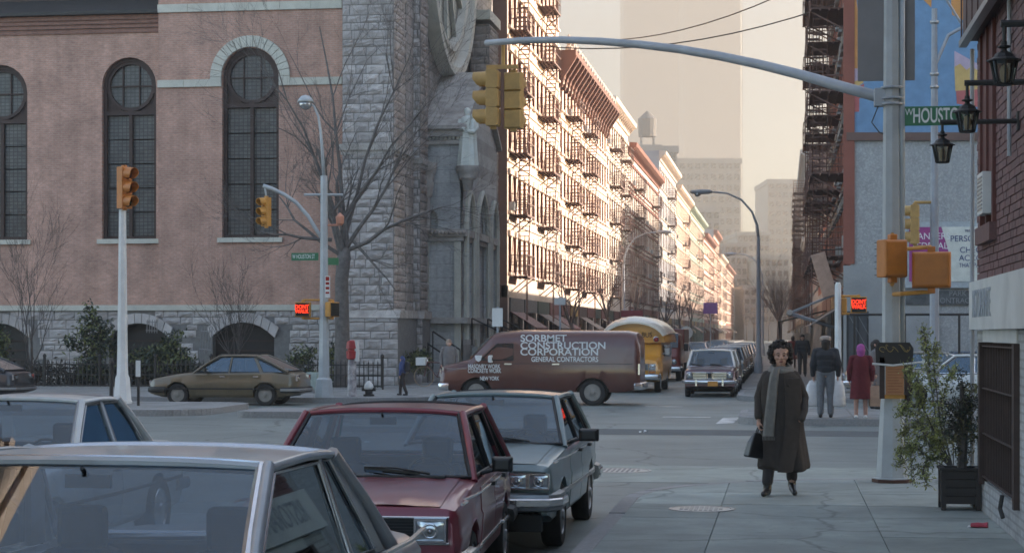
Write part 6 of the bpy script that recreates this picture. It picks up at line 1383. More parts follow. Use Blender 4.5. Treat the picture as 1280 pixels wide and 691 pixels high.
b = MB(); a0, a1 = F_(363, 325.5), F_(398, 316); b.box(a0.x, a1.x, -.03, -.01, a0.z, a1.z); s_ = b.build('street_sign', M['signgreen'], fp)
text('lettering', 'W HOUSTON ST', .17, M['text_white'], s_, ((a0.x + .03), -.032, (a0.z + a1.z) / 2), FRONT, .002, sx=.50)
b = MB(); a0, a1 = F_(409, 331), F_(421, 322); b.loft([[(a0.x, .05, z), (a1.x, .25, z), (a1.x, .27, z), (a0.x, .07, z)] for z in (a0.z, a1.z)]); b.build('street_sign', M['signgreen'], fp)
b = MB(); a0, a1 = F_(408, 372), F_(414.5, 345); b.box(a0.x, a1.x, -.16, -.145, a0.z, a1.z); s_ = b.build('parking_sign', M['white'], fp); 
for k, sz in enumerate((.11, .07, .07, .05)):
    b = MB(); zz_ = a1.z - .08 - k * .13; b.box(a0.x + .02, a1.x - .02, -.165, -.161, zz_ - sz / 2, zz_ + sz / 2); b.build('print_bar', M['lamp_red'], s_)
q0, q1 = F_(369.5, 396), F_(389, 377.5); ped_signal(fp, ((q0.x + q1.x) / 2, -.1, (q0.z + q1.z) / 2), 0, q1.x - q0.x, q1.z - q0.z, M['sigyellow'])
q0, q1 = F_(408, 396), F_(421, 377.5); ped_signal(fp, ((q0.x + q1.x) / 2 + .03, -.05, (q0.z + q1.z) / 2), radians(65), .42, q1.z - q0.z, M['sigyellow'], txt=False)
b = MB()
for py in (375, 398): b.tube([F_(379, py), F_(416, py)], .03, 6)
b.build('signal_bracket', M['sigyellow'], fp)
# median pole on the right, with a signal head facing left
x, y = at(1168, 41.8); d = dep(x, y)
t = thing('signal_pole', 'slim grey pole on the median carrying a yellow signal seen from the side', 'signal pole', (x, y, .15))
def F2(px, py): X, Y = at(px, d); return Vector((X - x, Y - y, ZZ(py, d) - .15))
b = MB(); b.lathe([(.2, 0), (.18, .3), (.11, .5), (.10, 3), (.075, 7), (.06, 9)], 8); b.build('pole', M['galv'], t, auto=30)
b = MB(); b.tube([(0, 0, 7.7), (.3, 0, 8.4), (1.2, 0, 8.9)], .04, 6); b.tube([F2(1180, -5), F2(1213, 48)], .03, 6); b.build('brace', M['galv'], t)
for z in (F2(1168, 30).z, F2(1168, 95).z, F2(1168, 111).z):
    b = MB(); b.lathe([(.09, 0), (.1, .02), (.1, .05), (.09, .07)], 10, (0, 0, z), cap=False); b.build('pole_band', M['alu'], t)
q = F2(1142, 305); signal_head(t, (q.x + .03, q.y, q.z), radians(-90), F2(1142, 256).z - q.z, M['sigpale'])
b = MB(); b.tube([F2(1143, 253), F2(1170, 253)], .035, 6); b.tube([F2(1143, 308), F2(1170, 309)], .035, 6); b.build('signal_bracket', M['sigpale'], t)
# thin pole with the far red DONT WALK signal
x, y = at(1047.5, 50.5); y += 4; d = dep(x, y)
x, y = at(1047.5, d)
t = thing('walk_signal_pole', 'short pale pole with a lit red walk signal at the far right corner', 'signal pole', (x, y, .15))
b = MB(); b.lathe([(.14, 0), (.12, .3), (.10, .5), (.09, ZZ(357, d) - .15), (.06, ZZ(355, d) - .1)], 8); b.build('pole', M['white'], t, auto=30)
def F3(px, py): X, Y = at(px, d); return Vector((X - x, Y - y, ZZ(py, d) - .15))
q0, q1 = F3(1063, 391), F3(1083, 371); ped_signal(t, ((q0.x + q1.x) / 2, -.1, (q0.z + q1.z) / 2), 0, q1.x - q0.x, q1.z - q0.z, M['sigyellow'])
b = MB(); b.tube([F3(1047, 370), F3(1073, 370)], .03, 6); b.tube([F3(1047, 392), F3(1073, 392)], .03, 6); b.build('signal_bracket', M['sigyellow'], t)
q0, q1 = F3(1051, 391), F3(1058, 372); ped_signal(t, ((q0.x + q1.x) / 2, .25, (q0.z + q1.z) / 2), radians(180), .2, q1.z - q0.z, M['sigyellow'], txt=False)
# street lamp down the far street, and two more beyond
def street_lamp(x, y, k, label, side=-1):
    d = dep(x, y); t = thing('street_lamp', label, 'street lamp', (x, y, .15), 0, 'street lamps along the far street')
    b = MB(); b.lathe([(.2, 0), (.18, .7), (.12, .8), (.10, 4), (.075, 6.1)], 8); b.build('pole', M['galv'], t, auto=30)
    b = MB(); b.tube([(0, 0, 6.0), (side * .06, 0, 6.6), (side * .28, 0, 7.2), (side * .75, 0, 7.75), (side * 1.4, 0, 8.05), (side * 2.1, 0, 8.12)], [.07, .06, .05, .045, .04, .04], 8); b.build('lamp_arm', M['galv'], t, smooth=True)
    b = MB(); b.loft([[(side * xx, w * cos(a), 8.12 + hh * sin(a)) for a in [2 * pi * j / 10 for j in range(10)]] for xx, w, hh in ((2.05, .05, .05), (2.2, .14, .1), (2.6, .18, .12), (2.95, .15, .09), (3.05, .05, .04))]); lo = b.build('lamp_head', M['galv'], t, smooth=True)
    b = MB(); b.ball((side * 2.72, 0, 8.02), .16, 10, 6, (1, .9, .7)); b.build('lamp_lens', M['lens'], lo, smooth=True)
street_lamp(*at(948, 84), 1, 'tall gooseneck street lamp over the parked row behind the woman')
street_lamp(*at(953, 150), 1, 'second gooseneck street lamp, further down the far street')
street_lamp(-9.9, 118, 1, 'gooseneck street lamp on the sunlit side of the far street', 1)
# small far signs
def small_sign(px, py0, py1, d, w, m, label, txt=None, round_=False, name='road_sign'):
    X, Y = at(px, d); t = thing(name, label, 'sign', (X, Y, .15)); z0, z1 = ZZ(py1, d) - .15, ZZ(py0, d) - .15
    b = MB(); b.box(-.03, .03, -.02, .03, 0, z1 + .05); b.build('post', M['galv'], t)
    b = MB()
    if round_: b.lathe([(w / 2, -.03), (w / 2, -.05)], 20, (0, 0, (z0 + z1) / 2), 'y')
    else: b.box(-w / 2, w / 2, -.05, -.03, z0, z1)
    o = b.build('sign_plate', m, t)
    if txt: text('lettering', txt, (z1 - z0) * .5, M['text_white'], o, (0, -.052, (z0 + z1) / 2), FRONT, .002, 'CENTER')
small_sign(858, 408, 423, 88, .6, M['white'], 'round pale sign seen from behind beside the far parked cars', round_=True)
small_sign(700, 372, 381, 70, .42, M['white'], 'small white street sign above the van roof', name='street_sign_post')
small_sign(622, 385, 408, 60, .34, M['white'], 'white parking sign at the church end of the tenement row', name='parking_sign_post')
small_sign(888, 378, 392, 120, .9, mat('violet_sign', (.14, .08, .28), .6), 'violet hanging shop sign in the far street', name='shop_sign_post')
small_sign(790, 388, 396, 78, .9, mat('red_shop_sign', (.28, .05, .06), .6), 'dark red shop sign above the school bus', name='shop_sign_post')
# ------------------------------------------------------------------ iron fence before the church, with hedge
YF = 58.6
fn_ = thing('iron_fence', 'dark iron picket fence along the church garden', 'fence', (onY(240, YF), YF, .15)); fx = fn_.location.x
xa, xb = onY(-12, YF) - fx, onY(478, YF) - fx
pk = MB().lathe([(.018, 0), (.018, .82), (.022, .84), (.012, .88), (.002, .95)], 5).mesh('picket', M['darkmetal'])
n = int((xb - xa) / .15)
for k in range(n): inst('picket', pk, fn_, (xa + (xb - xa) * k / n, 0, 0))
for z in (.1, .45, .78):
    b = MB(); b.box(xa, xb, -.02, .02, z - .02, z + .02); b.build('rail', M['darkmetal'], fn_)
po = MB().lathe([(.05, 0), (.05, 1.02), (.07, 1.04), (.05, 1.1), (.005, 1.14)], 6).mesh('post', M['darkmetal'])
for k in range(8): inst('post', po, fn_, (xa + (xb - xa) * k / 7, -.03, 0))
b = MB(); b.box(xa, xb, -.12, .12, -.02, .06); b.build('stone_kerb', M['granite'], fn_)
# fence in front of the grey wall on the right
YF2 = 54.5; f2 = thing('pipe_fence', 'thin dark pipe fence in front of the grey wall', 'fence', (onY(1130, YF2), YF2, .15)); fx2 = f2.location.x; dd = dep(fx2, YF2)
xa, xb = onY(1062, YF2) - fx2, onY(1300, YF2) - fx2
zt2 = ZZ(393, dd) - .15
b = MB(); b.tube([(xa, 0, zt2), (xb, 0, zt2)], .035, 6); b.build('top_rail', M['darkmetal'], f2)
for k, px in enumerate((1068, 1131, 1199, 1262)):
    X = onY(px, YF2) - fx2; b = MB(); b.tube([(X, 0, 0), (X, 0, zt2)], .035, 6); b.build('post', M['darkmetal'], f2)
wm_ = MB()
nx = int((xb - xa) / .25)
for k in range(nx):
    X = xa + (xb - xa) * k / nx; wm_.bar((X, 0, .05), (X + 1.2, 0, zt2 - .05), .008, .008); wm_.bar((X + 1.2, .01, .05), (X, .01, zt2 - .05), .008, .008)
wm_.build('wire_mesh', M['alu'], f2)['kind'] = 'stuff'
# dark container doors by the corner
for px, lb in ((1066, 'dark grey metal door panel leaning by the far right corner'), (1078, 'second dark grey metal door panel beside the far right corner')):
    X, Y = at(px, 60.5); t = thing('metal_panel', lb, 'panel', (X, Y, .15)); b = MB(); b.box(-.2, .2, -.03, .03, 0, 2.5); b.build('sheet', mat('panel_grey', (.06, .065, .07), .6), t)
    b = MB(); b.box(-.18, -.14, -.05, -.031, .1, 2.4); b.box(.14, .18, -.05, -.031, .1, 2.4); b.build('stiffener', M['darkmetal'], t)
# call box, hydrant, bicycle, utility box, white racks
x, y = at(440, 53.4); t = thing('call_box', 'red emergency call box on a graffiti covered white post', 'call box', (x, y, .15))
gp = mat('graffiti_post', (.36, .34, .34), .6, var=.5, scale=7, dirt=.9, dcol=(.05, .03, .05), dscale=5)
b = MB(); b.lathe([(.16, 0), (.13, .1), (.125, .95), (.11, 1.05)], 10); b.build('post', gp, t, auto=30)
b = MB(); b.lathe([(.11, 1.05), (.16, 1.08), (.17, 1.28), (.13, 1.3), (.13, 1.34), (.17, 1.36), (.15, 1.55), (.05, 1.6)], 10); bx_ = b.build('alarm_head', mat('alarm_red', (.30, .025, .03), .5, var=.15), t, auto=30)
b = MB(); b.box(.10, .19, -.1, .1, 1.0, 1.58); b.build('side_plate', M['white'], bx_)
x, y = at(461, 53.6); t = thing('fire_hydrant', 'low fire hydrant with a white dome beside the red call box', 'hydrant', (x, y, .15))
b = MB(); b.lathe([(.16, 0), (.16, .05), (.11, .07), (.11, .2)], 12); b.tube([(-.2, 0, .2), (.2, 0, .2)], .055, 8); b.build('barrel', M['darkmetal'], t, auto=40); b = MB(); b.lathe([(.13, .2), (.14, .26), (.12, .34), (.06, .4), (.03, .44)], 12); b.build('bonnet', M['white'], t, smooth=True)
x, y = at(391, 56.5); t = thing('utility_box', 'small pale green utility box behind the far corner pole', 'box', (x, y, .15)); b = MB(); b.box(-.17, .17, -.15, .15, .1, .62); b.build('cabinet', mat('pale_green', (.30, .36, .33), .6), t, bevel=.02); b = MB(); b.box(-.14, .14, -.12, .12, 0, .1); b.build('foot', M['alu'], t)
for px, py, lb, rot in ((190, 404, 'white slatted rack leaning between the bushes by the church wall', .04), (256, 424, 'white slatted rack leaning beside the cellar arch', .10)):
    X, Y = at(px, 64.2); t = thing('garden_rack', lb, 'rack', (X, Y, ZZ(py + (18 if py > 410 else 12), 64.5))); b = MB()
    H_ = .95 if py > 410 else .45
    for k in range(5): b.box(-.2 + k * .09, -.18 + k * .09, 0, .03, 0, H_)
    b.build('slats', M['granite'], t, rot=(0, rot, 0)); b = MB(); b.box(-.22, .20, -.02, -.001, H_ * .8, H_ * .8 + .03); b.box(-.22, .20, -.02, -.001, H_ * .15, H_ * .15 + .03); b.build('rail', M['granite'], t, rot=(0, rot, 0))
x, y = at(530, 63.0); t = thing('bicycle', 'bicycle with a pale front basket leaning by the church steps', 'bicycle', (x, y, .15))
for wx in (0, 1.02):
    b = MB(); b.lathe([(.32, -.015), (.345, -.012), (.345, .012), (.32, .015)], 28, (wx, 0, .345), 'y', cap=False); wo = b.build('wheel', mat('tan_tyre', (.30, .22, .15), .7) if wx == 0 else M['rubber'], t)
    b = MB()
    for k in range(16): b.tube([(wx, 0, .345), (wx + .32 * cos(2 * pi * k / 16), 0, .345 + .32 * sin(2 * pi * k / 16))], .004, 4)
    b.build('spokes', M['alu'], wo)
b = MB()
for a, c in (((0, .345), (.12, .85)), ((.12, .72), (.45, .32)), ((.12, .82), (.62, .80)), ((.62, .86), (.45, .32)), ((.45, .32), (1.02, .345)), ((.62, .8), (1.02, .345))): b.tube([(a[0], 0, a[1]), (c[0], 0, c[1])], .016, 6)
b.build('frame', mat('bike_frame', (.12, .03, .03), .4), t)
b = MB(); b.tube([(.12, -.28, .96), (.1, 0, .93), (.12, .28, .96)], .014, 6); b.tube([(.12, 0, .85), (.1, 0, .93)], .014, 6); b.build('handlebar', M['chrome'], t)
b = MB(); b.loft([[(xx + .05 * s1, yy, z) for xx, yy, s1 in ((-.2, -.16, -1), (.02, -.16, 1), (.02, .16, 1), (-.2, .16, -1))] for z in (.72, .98)]); b.build('basket', M['white'], t)
b = MB(); b.loft([[(.52, -.03, z), (.74, -.08, z), (.74, .08, z), (.52, .03, z)] for z in (.88, .93)]); b.build('saddle', M['black'], t)
x, y = G(1225, 658, .16); t = thing('crushed_cup', 'crumpled red paper cup lying on the pavement beneath the grille', 'litter', (x, y, .155))
b = MB(); b.lathe([(.028, -.08), (.036, -.02), (.03, .02), (.042, .07)], 9, (0, 0, .03), 'x'); b.v = [(px + .01 * sin(40 * py), py * 1.2, max(0, pz * .7)) for px, py, pz in b.v]; b.build('cup', mat('red_paper', (.42, .05, .08), .6), t); b = MB(); b.add([(-.12, -.03, .002), (-.05, -.06, .012), (-.02, .03, .004), (-.1, .05, .015)], [(0, 1, 2, 3)]); b.build('napkin', M['white'], t)

# shop awning and a leaning sign board on the right pavement of the far street
X, Y = at(972, 92); t = thing('shop_awning', 'dark green shop awning over the right pavement, above the parked row', 'awning', (2.1, Y, .15))
b = MB(); b.prism([(0, 2.9), (-2.3, 2.35), (-2.3, 2.05), (-2.27, 2.05), (-2.27, 2.31), (0, 2.85)], -1.6, 1.6, 'y'); b.build('canvas', mat('green_canvas', (.012, .035, .03), .8), t)
b = MB()
for yy in (-1.55, 1.55): b.tube([(-2.25, yy, 0), (-2.25, yy, 2.3)], .03, 6)
b.build('post', M['darkmetal'], t)
X, Y = at(1022, 68); t = thing('roller_awning', 'rolled pale awning on slanting iron struts by the mural building front', 'awning', (2.15, 68.0, .15))
b = MB(); b.tube([(-1.9, -3.4, 2.5), (-1.9, 3.4, 2.5)], .10, 8); b.build('canvas_roll', mat('pale_canvas', (.30, .28, .26), .8), t)
b = MB()
for yy in (-3.2, 0, 3.2): b.tube([(0, yy, 1.9), (-1.9, yy, 2.5)], .03, 6); b.tube([(0, yy, 3.3), (-1.9, yy, 2.5)], .02, 6)
b.build('strut', M['galv'], t)
X, Y = at(1037, 64); t = thing('hanging_board', 'peach coloured sign board hanging askew on the mural building front', 'sign', (1.6, 64.6, 3.2))
b = MB(); b.box(-.25, .25, -.04, .04, 0, 1.5); b.build('board', mat('peach_board', (.42, .27, .2), .7), t, rot=(0, -.28, 0), bevel=.02)
b = MB(); b.tube([(.6, 0, 1.6), (-.3, 0, 1.55)], .025, 6); b.build('bracket', M['darkmetal'], t)
# ------------------------------------------------------------------ trees and plants
rt = random.Random(11)
def rvec(): return Vector((rt.gauss(0, 1), rt.gauss(0, 1), rt.gauss(0, 1)))
def branch(mb, p, d, L, r, lev, maxlev, spread=.55, up=.06, n=5, kids=(3, 5)):
    d = d.normalized(); segs = 5 if lev < 2 else 4 if lev < maxlev else 3; pts = [p.copy()]; q = p.copy(); dirs = []
    for k in range(segs):
        d = (d + rvec() * .13 + Vector((0, 0, up))).normalized(); q = q + d * (L / segs); pts.append(q.copy()); dirs.append(d.copy())
    mb.tube(pts, [r * (1 - .72 * k / segs) for k in range(segs + 1)], max(3, n - lev), cap=False)
    if lev >= maxlev: return
    for _ in range(rt.randint(*kids)):
        k = rt.randint(1 if lev else 2, segs); dd = (dirs[k - 1] + rvec().normalized() * spread * rt.uniform(.7, 1.4)).normalized()
        branch(mb, pts[k], dd, L * rt.uniform(.45, .72), max(.004, r * (1 - .72 * k / segs) * .62), lev + 1, maxlev, spread, up, n, kids)
def bare_tree(name, label, x, y, z, trunk, limbs, maxlev=4, m=None, group=None, kids=(3, 5), spread=.55):
    t = thing(name, label, 'tree', (x, y, z), 0, group)
    b = MB(); b.tube([p for p, r in trunk], [r for p, r in trunk], 10); b.build('trunk', m or M['bark'], t, smooth=True)
    b = MB()
    for p, d, L, r in limbs: branch(b, Vector(p), Vector(d), L, r, 0, maxlev, spread, kids=kids)
    b.build('crown', m or M['bark'], t, smooth=True); return t
x, y = at(427, 60.5); d = 60.5
def TB(px, py, dd=0): X, Y = at(px, d + dd); return (X - x, Y - y, ZZ(py, d + dd) - .15)
M['greybark'] = mat('grey_bark', (.115, .105, .10), .9, var=.35, scale=6, bump=.5, bscale=20)
bare_tree('street_tree', 'big bare tree in front of the church corner', x, y, .15, [(TB(427, 490), .33), (TB(427, 478), .26), (TB(428, 420), .235), (TB(427, 350), .215), (TB(430, 322), .22), (TB(432, 310), .15)],
    [(TB(427, 322), TB(404, 285), 2.2, .11), (TB(432, 318), TB(448, 270), 2.6, .105), (TB(430, 320), (.15, -.3, 1), 3.6, .105), (TB(436, 312), (1.0, -.1, .35), 3.4, .075), (TB(440, 300), (1.1, -.2, -.75), 2.3, .06), (TB(424, 318), (-.95, 0, .42), 3.2, .07), (TB(428, 316), (-.25, .2, 1), 4.2, .09), (TB(433, 310), (.55, -.2, 1), 3.8, .08), (TB(415, 300), (-1, -.1, .1), 2.4, .07), (TB(429, 260), (-.05, .1, 1), 6.2, .07), (TB(420, 270), (-.35, -.1, 1), 5.0, .06), (TB(433, 290), (.25, .1, 1), 6.0, .07), (TB(432, 270), (.5, 0, 1), 4.6, .055)], 4, M['greybark'], kids=(3, 5))
for px, py0, py1, dd, lb in ((38, 330, 450, 62, 'slender bare young tree at the left end of the church garden'), (297, 375, 445, 61.5, 'small bare shrub tree before the middle cellar arch')):
    X, Y = at(px, dd); zb = .15; H_ = ZZ(py0, dd) - zb
    bare_tree('young_tree', lb, X, Y, zb, [((0, 0, 0), .05), ((.02, 0, H_ * .2), .04)], [((.0, 0, H_ * .1), (rt.uniform(-.3, .3), rt.uniform(-.3, .3), 1), H_ * rt.uniform(.6, .85), .026) for _ in range(7)], 3, kids=(3, 5), spread=.4)
M['twig'] = mat('far_twigs', (.12, .10, .095), .9, var=.3)
far = [(-10.3, 92, 6.5), (-.3, 135, 8), (-.3, 170, 8.5), (-10.3, 190, 8.5), (-5.5, 380, 10), (-10.3, 112, 7.5), (-10.4, 135, 8), (-10.2, 166, 8), (-10.3, 215, 9), (-.3, 150, 8), (-.2, 190, 8.5), (-.3, 235, 9), (-10.2, 270, 9), (-.2, 300, 9), (-6, 400, 10), (-3, 420, 10), (-8, 430, 10)]
fw = ['nearest', 'second', 'third', 'fourth']
sd_ = [0, 0]
for X, Y, H_ in far:
    s = 0 if X < -9 else 1; sd_[s] += 1
    lb = f"bare tree on the {'sunlit left' if s == 0 else 'shaded right'} side of the far street, " + ['nearest of its side', 'second of its side', 'third of its side', 'fourth of its side', 'fifth of its side', 'sixth of its side', 'seventh of its side', 'eighth of its side', 'ninth of its side', 'tenth of its side', 'eleventh of its side', 'twelfth of its side', 'thirteenth of its side', 'fourteenth of its side'][sd_[s] - 1]
    bare_tree('street_tree', lb, X, Y, .15, [((0, 0, 0), .14), ((.05, 0, H_ * .3), .11), ((0, .05, H_ * .36), .09)], [((0, .03, H_ * .33), (rt.uniform(-.6, .6), rt.uniform(-.6, .6), 1), H_ * rt.uniform(.3, .45), .06) for _ in range(5)], 3, M['twig'], 'bare trees along the far street', kids=(3, 5))
def leafmat(n, c, v=.45): return mat(n, c, .55, var=v, scale=5)
M['leafdark'] = leafmat('dark_evergreen', (.022, .038, .026)); M['leafmid'] = leafmat('mid_green_leaf', (.125, .145, .048)); M['leaflight'] = leafmat('light_leaf', (.27, .285, .095)); M['hedge'] = leafmat('brown_hedge', (.028, .026, .020)); M['conifer'] = leafmat('bronze_conifer', (.10, .09, .04))
def leaves(mb, pts, size, asp=.45):
    for p in pts:
        s = size * rt.uniform(.6, 1.3); a = rvec().normalized(); b_ = a.orthogonal().normalized(); b_.rotate(Matrix.Rotation(rt.random() * 6.3, 3, a)); c = a.cross(b_)
        p = Vector(p); u, v = b_ * s, c * s * asp
        mb.add([p - u, p - v * .8 + a * s * .12, p + u, p + v * .8 + a * s * .12], [(0, 1, 2, 3)])
def bush(name, label, x, y, z, shape, n, size, ms, cat='shrub', stem=True, group=None):
    """shape: list of ellipsoid clumps (cx, cy, cz, rx, ry, rz)"""
    t = thing(name, label, cat, (x, y, z), 0, group); mbs = [MB() for _ in ms]; vol = [c[3] * c[4] * c[5] for c in shape]; tot = sum(vol)
    for c, v in zip(shape, vol):
        k = max(6, int(n * v / tot)); cc = []
        for _ in range(k // 10 + 2):
            q = rvec().normalized() * rt.uniform(.55, 1.0); ctr = Vector((c[0] + q.x * c[3], c[1] + q.y * c[4], c[2] + q.z * c[5])); mi = rt.randrange(len(ms))
            leaves(mbs[mi], [ctr + rvec() * size * 1.3 for _ in range(10)], size)
    for b, m in zip(mbs, ms):
        if b.v: b.build('foliage', m, t)
    if stem:
        b = MB(); zt_ = max(c[2] for c in shape)
        b.tube([(0, 0, 0), (.03, 0, zt_ * .5), (0, 0, zt_)], [.05, .04, .015], 6)
        for c in shape: b.tube([(0, 0, max(.1, c[2] * .4)), (c[0] * .6, c[1] * .6, c[2] - c[5] * .3), (c[0], c[1], c[2])], [.025, .018, .008], 5)
        b.build('stem', M['bark'], t)
    return t
X, Y = at(115, 62); bush('evergreen', 'dark spreading evergreen behind the iron fence, left of the pale signal pole', X, Y, .15, [(0, 0, .8, .5, .4, .5), (-.45, 0, 1.5, .45, .4, .25), (.4, 0, 1.35, .5, .4, .3), (.05, 0, 1.75, .5, .4, .3), (-.15, 0, 2.15, .4, .35, .25), (.45, 0, 1.9, .35, .3, .22), (.0, 0, 2.5, .25, .25, .2), (.1, 0, .5, .7, .5, .35)], 2600, .085, [M['leafdark'], M['leafmid'], M['leafdark']])
X, Y = at(213, 61.5); bush('evergreen', 'rounded dark evergreen behind the fence between pale pole and olive hatchback', X, Y, .15, [(0, 0, .55, .8, .5, .55), (-.1, 0, 1.15, .6, .45, .4), (.05, 0, 1.55, .35, .35, .35), (.5, 0, .8, .4, .4, .4), (-.55, 0, .9, .45, .4, .4)], 2400, .08, [M['leafdark'], M['leafmid'], M['leafdark']])
X, Y = at(178, 62); bush('evergreen', 'low dark bush right behind the pale signal pole', X, Y, .15, [(0, 0, .6, .6, .4, .6), (.1, 0, 1.0, .5, .4, .35)], 1200, .08, [M['leafdark'], M['leafdark'], M['leafmid']])
X, Y = at(375, 61.8); bush('evergreen', 'small dark bush left of the far corner pole', X, Y, .15, [(0, 0, .6, .5, .4, .5), (.1, 0, 1.0, .45, .35, .3)], 1100, .075, [M['leafdark'], M['leafmid']])
X, Y = at(418, 62.3); bush('evergreen', 'dark bush behind the trunk of the big bare tree', X, Y, .15, [(0, 0, .7, .45, .4, .6), (.1, 0, 1.2, .35, .3, .35)], 900, .075, [M['leafdark'], M['leafmid']])
X, Y = at(523, 65.3); bush('round_shrub', 'round clipped shrub behind the bicycle at the church steps', X, Y, .5, [(0, 0, .45, .5, .45, .42), (0, 0, .55, .55, .5, .3)], 1500, .055, [M['leafmid'], M['leafdark']])
X, Y = at(-5, 62); bush('evergreen', 'dark evergreen at the left frame edge behind the fence', X, Y, .15, [(0, 0, .8, .5, .4, .6), (0, 0, 1.6, .35, .3, .5)], 1200, .085, [M['leafdark'], M['leafmid']])
hb = MB(); hx0, hx1 = onY(-20, 59.4), onY(255, 59.4)
for _ in range(520):
    c = Vector((rt.uniform(hx0, hx1), 59.4 + rt.uniform(-.4, .4), rt.uniform(.2, .85))); leaves(hb, [c + rvec() * .1 for _ in range(10)], .075)
tag(hb.build('hedge', M['hedge']), 'low dark brown hedge behind the iron fence', 'hedge')
# planter on the near pavement
PX_, PY_ = 1.76, 19.95; X, Y = at(1205, dep(1.7, 19.9)); PZ = .155
X, Y = 1.795, 19.72
pw = .172
t = thing('planter_box', 'dark square wooden planter standing against the corner building', 'planter', (X, Y, PZ))
M['planter'] = mat('planter_wood', (.020, .015, .015), .6, var=.3, scale=6)
for k in range(4):
    for sx, sy in ((0, -1), (0, 1), (-1, 0), (1, 0)):
        b = MB(); z0, z1 = .06 + k * .085, .06 + (k + 1) * .085 - .006
        if sx == 0: b.box(-pw, pw, sy * pw - .012, sy * pw + .012, z0, z1)
        else: b.box(sx * pw - .012, sx * pw + .012, -pw + .013, pw - .013, z0, z1)
        b.build('board', M['planter'], t)
b = MB()
for sx in (-1, 1):
    for sy in (-1, 1): b.box(sx * pw - .025, sx * pw + .025, sy * pw - .03, sy * pw + .03, -.003, .42)
b.box(-pw - .04, pw + .04, -pw - .04, -pw + .02, .402, .425); b.box(-pw - .04, pw + .04, pw - .02, pw + .04, .402, .425); b.box(-pw - .04, -pw + .02, -pw + .021, pw - .021, .402, .425); b.box(pw - .02, pw + .04, -pw + .021, pw - .021, .402, .425)
b.build('corner_posts', M['planter'], t); b = MB(); b.box(-pw + .013, pw - .013, -pw + .013, pw - .013, .30, .36); b.build('soil', mat('soil', (.03, .022, .016), .95, var=.4, scale=30), t)
bush('conifer_shrub', 'bronze green bushy conifer growing in the dark planter', X + .02, Y, PZ + .36, [(0, 0, .28, .10, .10, .28), (0, 0, .5, .17, .16, .3), (.02, 0, .75, .13, .13, .25), (.1, 0, .55, .12, .12, .25), (-.1, 0, .55, .12, .12, .22), (0, 0, .95, .06, .06, .14)], 2400, .022, [M['conifer'], M['leafdark'], M['hedge']])
# airy arching shrub beside it
Xs, Ys = onX(1158, 1.33) * 0 + 1.42, 20.6
ts = thing('airy_shrub', 'tall airy shrub with small pale leaves arching left of the planter', 'shrub', (1.5, 20.15, PZ + .30)); sb = MB(); l1, l2 = MB(), MB(); dS = dep(1.5, 20.15)
def SP(px, py, dd=0): A, B = at(px, dS + dd); return Vector((A - 1.5, B - 20.15, ZZ(py, dS + dd) - PZ - .30))
root = SP(1192, 588)
for path, dens in (([(1172, 540), (1162, 480), (1158, 440), (1156, 412)], 1.3), ([(1178, 540), (1172, 490), (1168, 455), (1170, 430)], 1.0), ([(1165, 560), (1145, 520), (1130, 505), (1124, 520)], .9), ([(1160, 570), (1140, 555), (1128, 560), (1124, 580)], .9), ([(1170, 560), (1150, 545), (1138, 570), (1140, 600)], .8), ([(1172, 555), (1152, 500), (1140, 470), (1138, 460)], .9), ([(1180, 545), (1178, 500), (1186, 470), (1192, 465)], .8), ([(1175, 570), (1160, 575), (1152, 590), (1158, 604)], .7), ([(1190, 550), (1200, 510), (1212, 490), (1218, 485)], .7), ([(1168, 555), (1150, 530), (1135, 535), (1128, 545)], .9), ([(1170, 545), (1155, 510), (1148, 490), (1150, 470)], 1.0)):
    dd = rt.uniform(-.15, .2); pts = [root] + [SP(px + rt.uniform(-2, 2), py, dd * (i + 1) / 4) for i, (px, py) in enumerate(path)]
    sm = []
    for a, c in zip(pts, pts[1:]):
        for k in range(5): sm.append(a.lerp(c, k / 5))
    sm.append(pts[-1]); sb.tube(sm, [.008 * (1 - .7 * k / len(sm)) for k in range(len(sm))], 4)
    for k, p in enumerate(sm[4:]):
        for _ in range(int(8 * dens) + 1):
            q = p + rvec().normalized() * rt.uniform(.015, .10); sb.tube([p, q], .003, 3, cap=False); leaves(rt.choice((l1, l1, l2)), [q + rvec() * .02 for _ in range(4)], .021, .42)
sb.build('stems', M['bark'], ts); l1.build('foliage', M['leaflight'], ts); l2.build('foliage', M['leafmid'], ts)
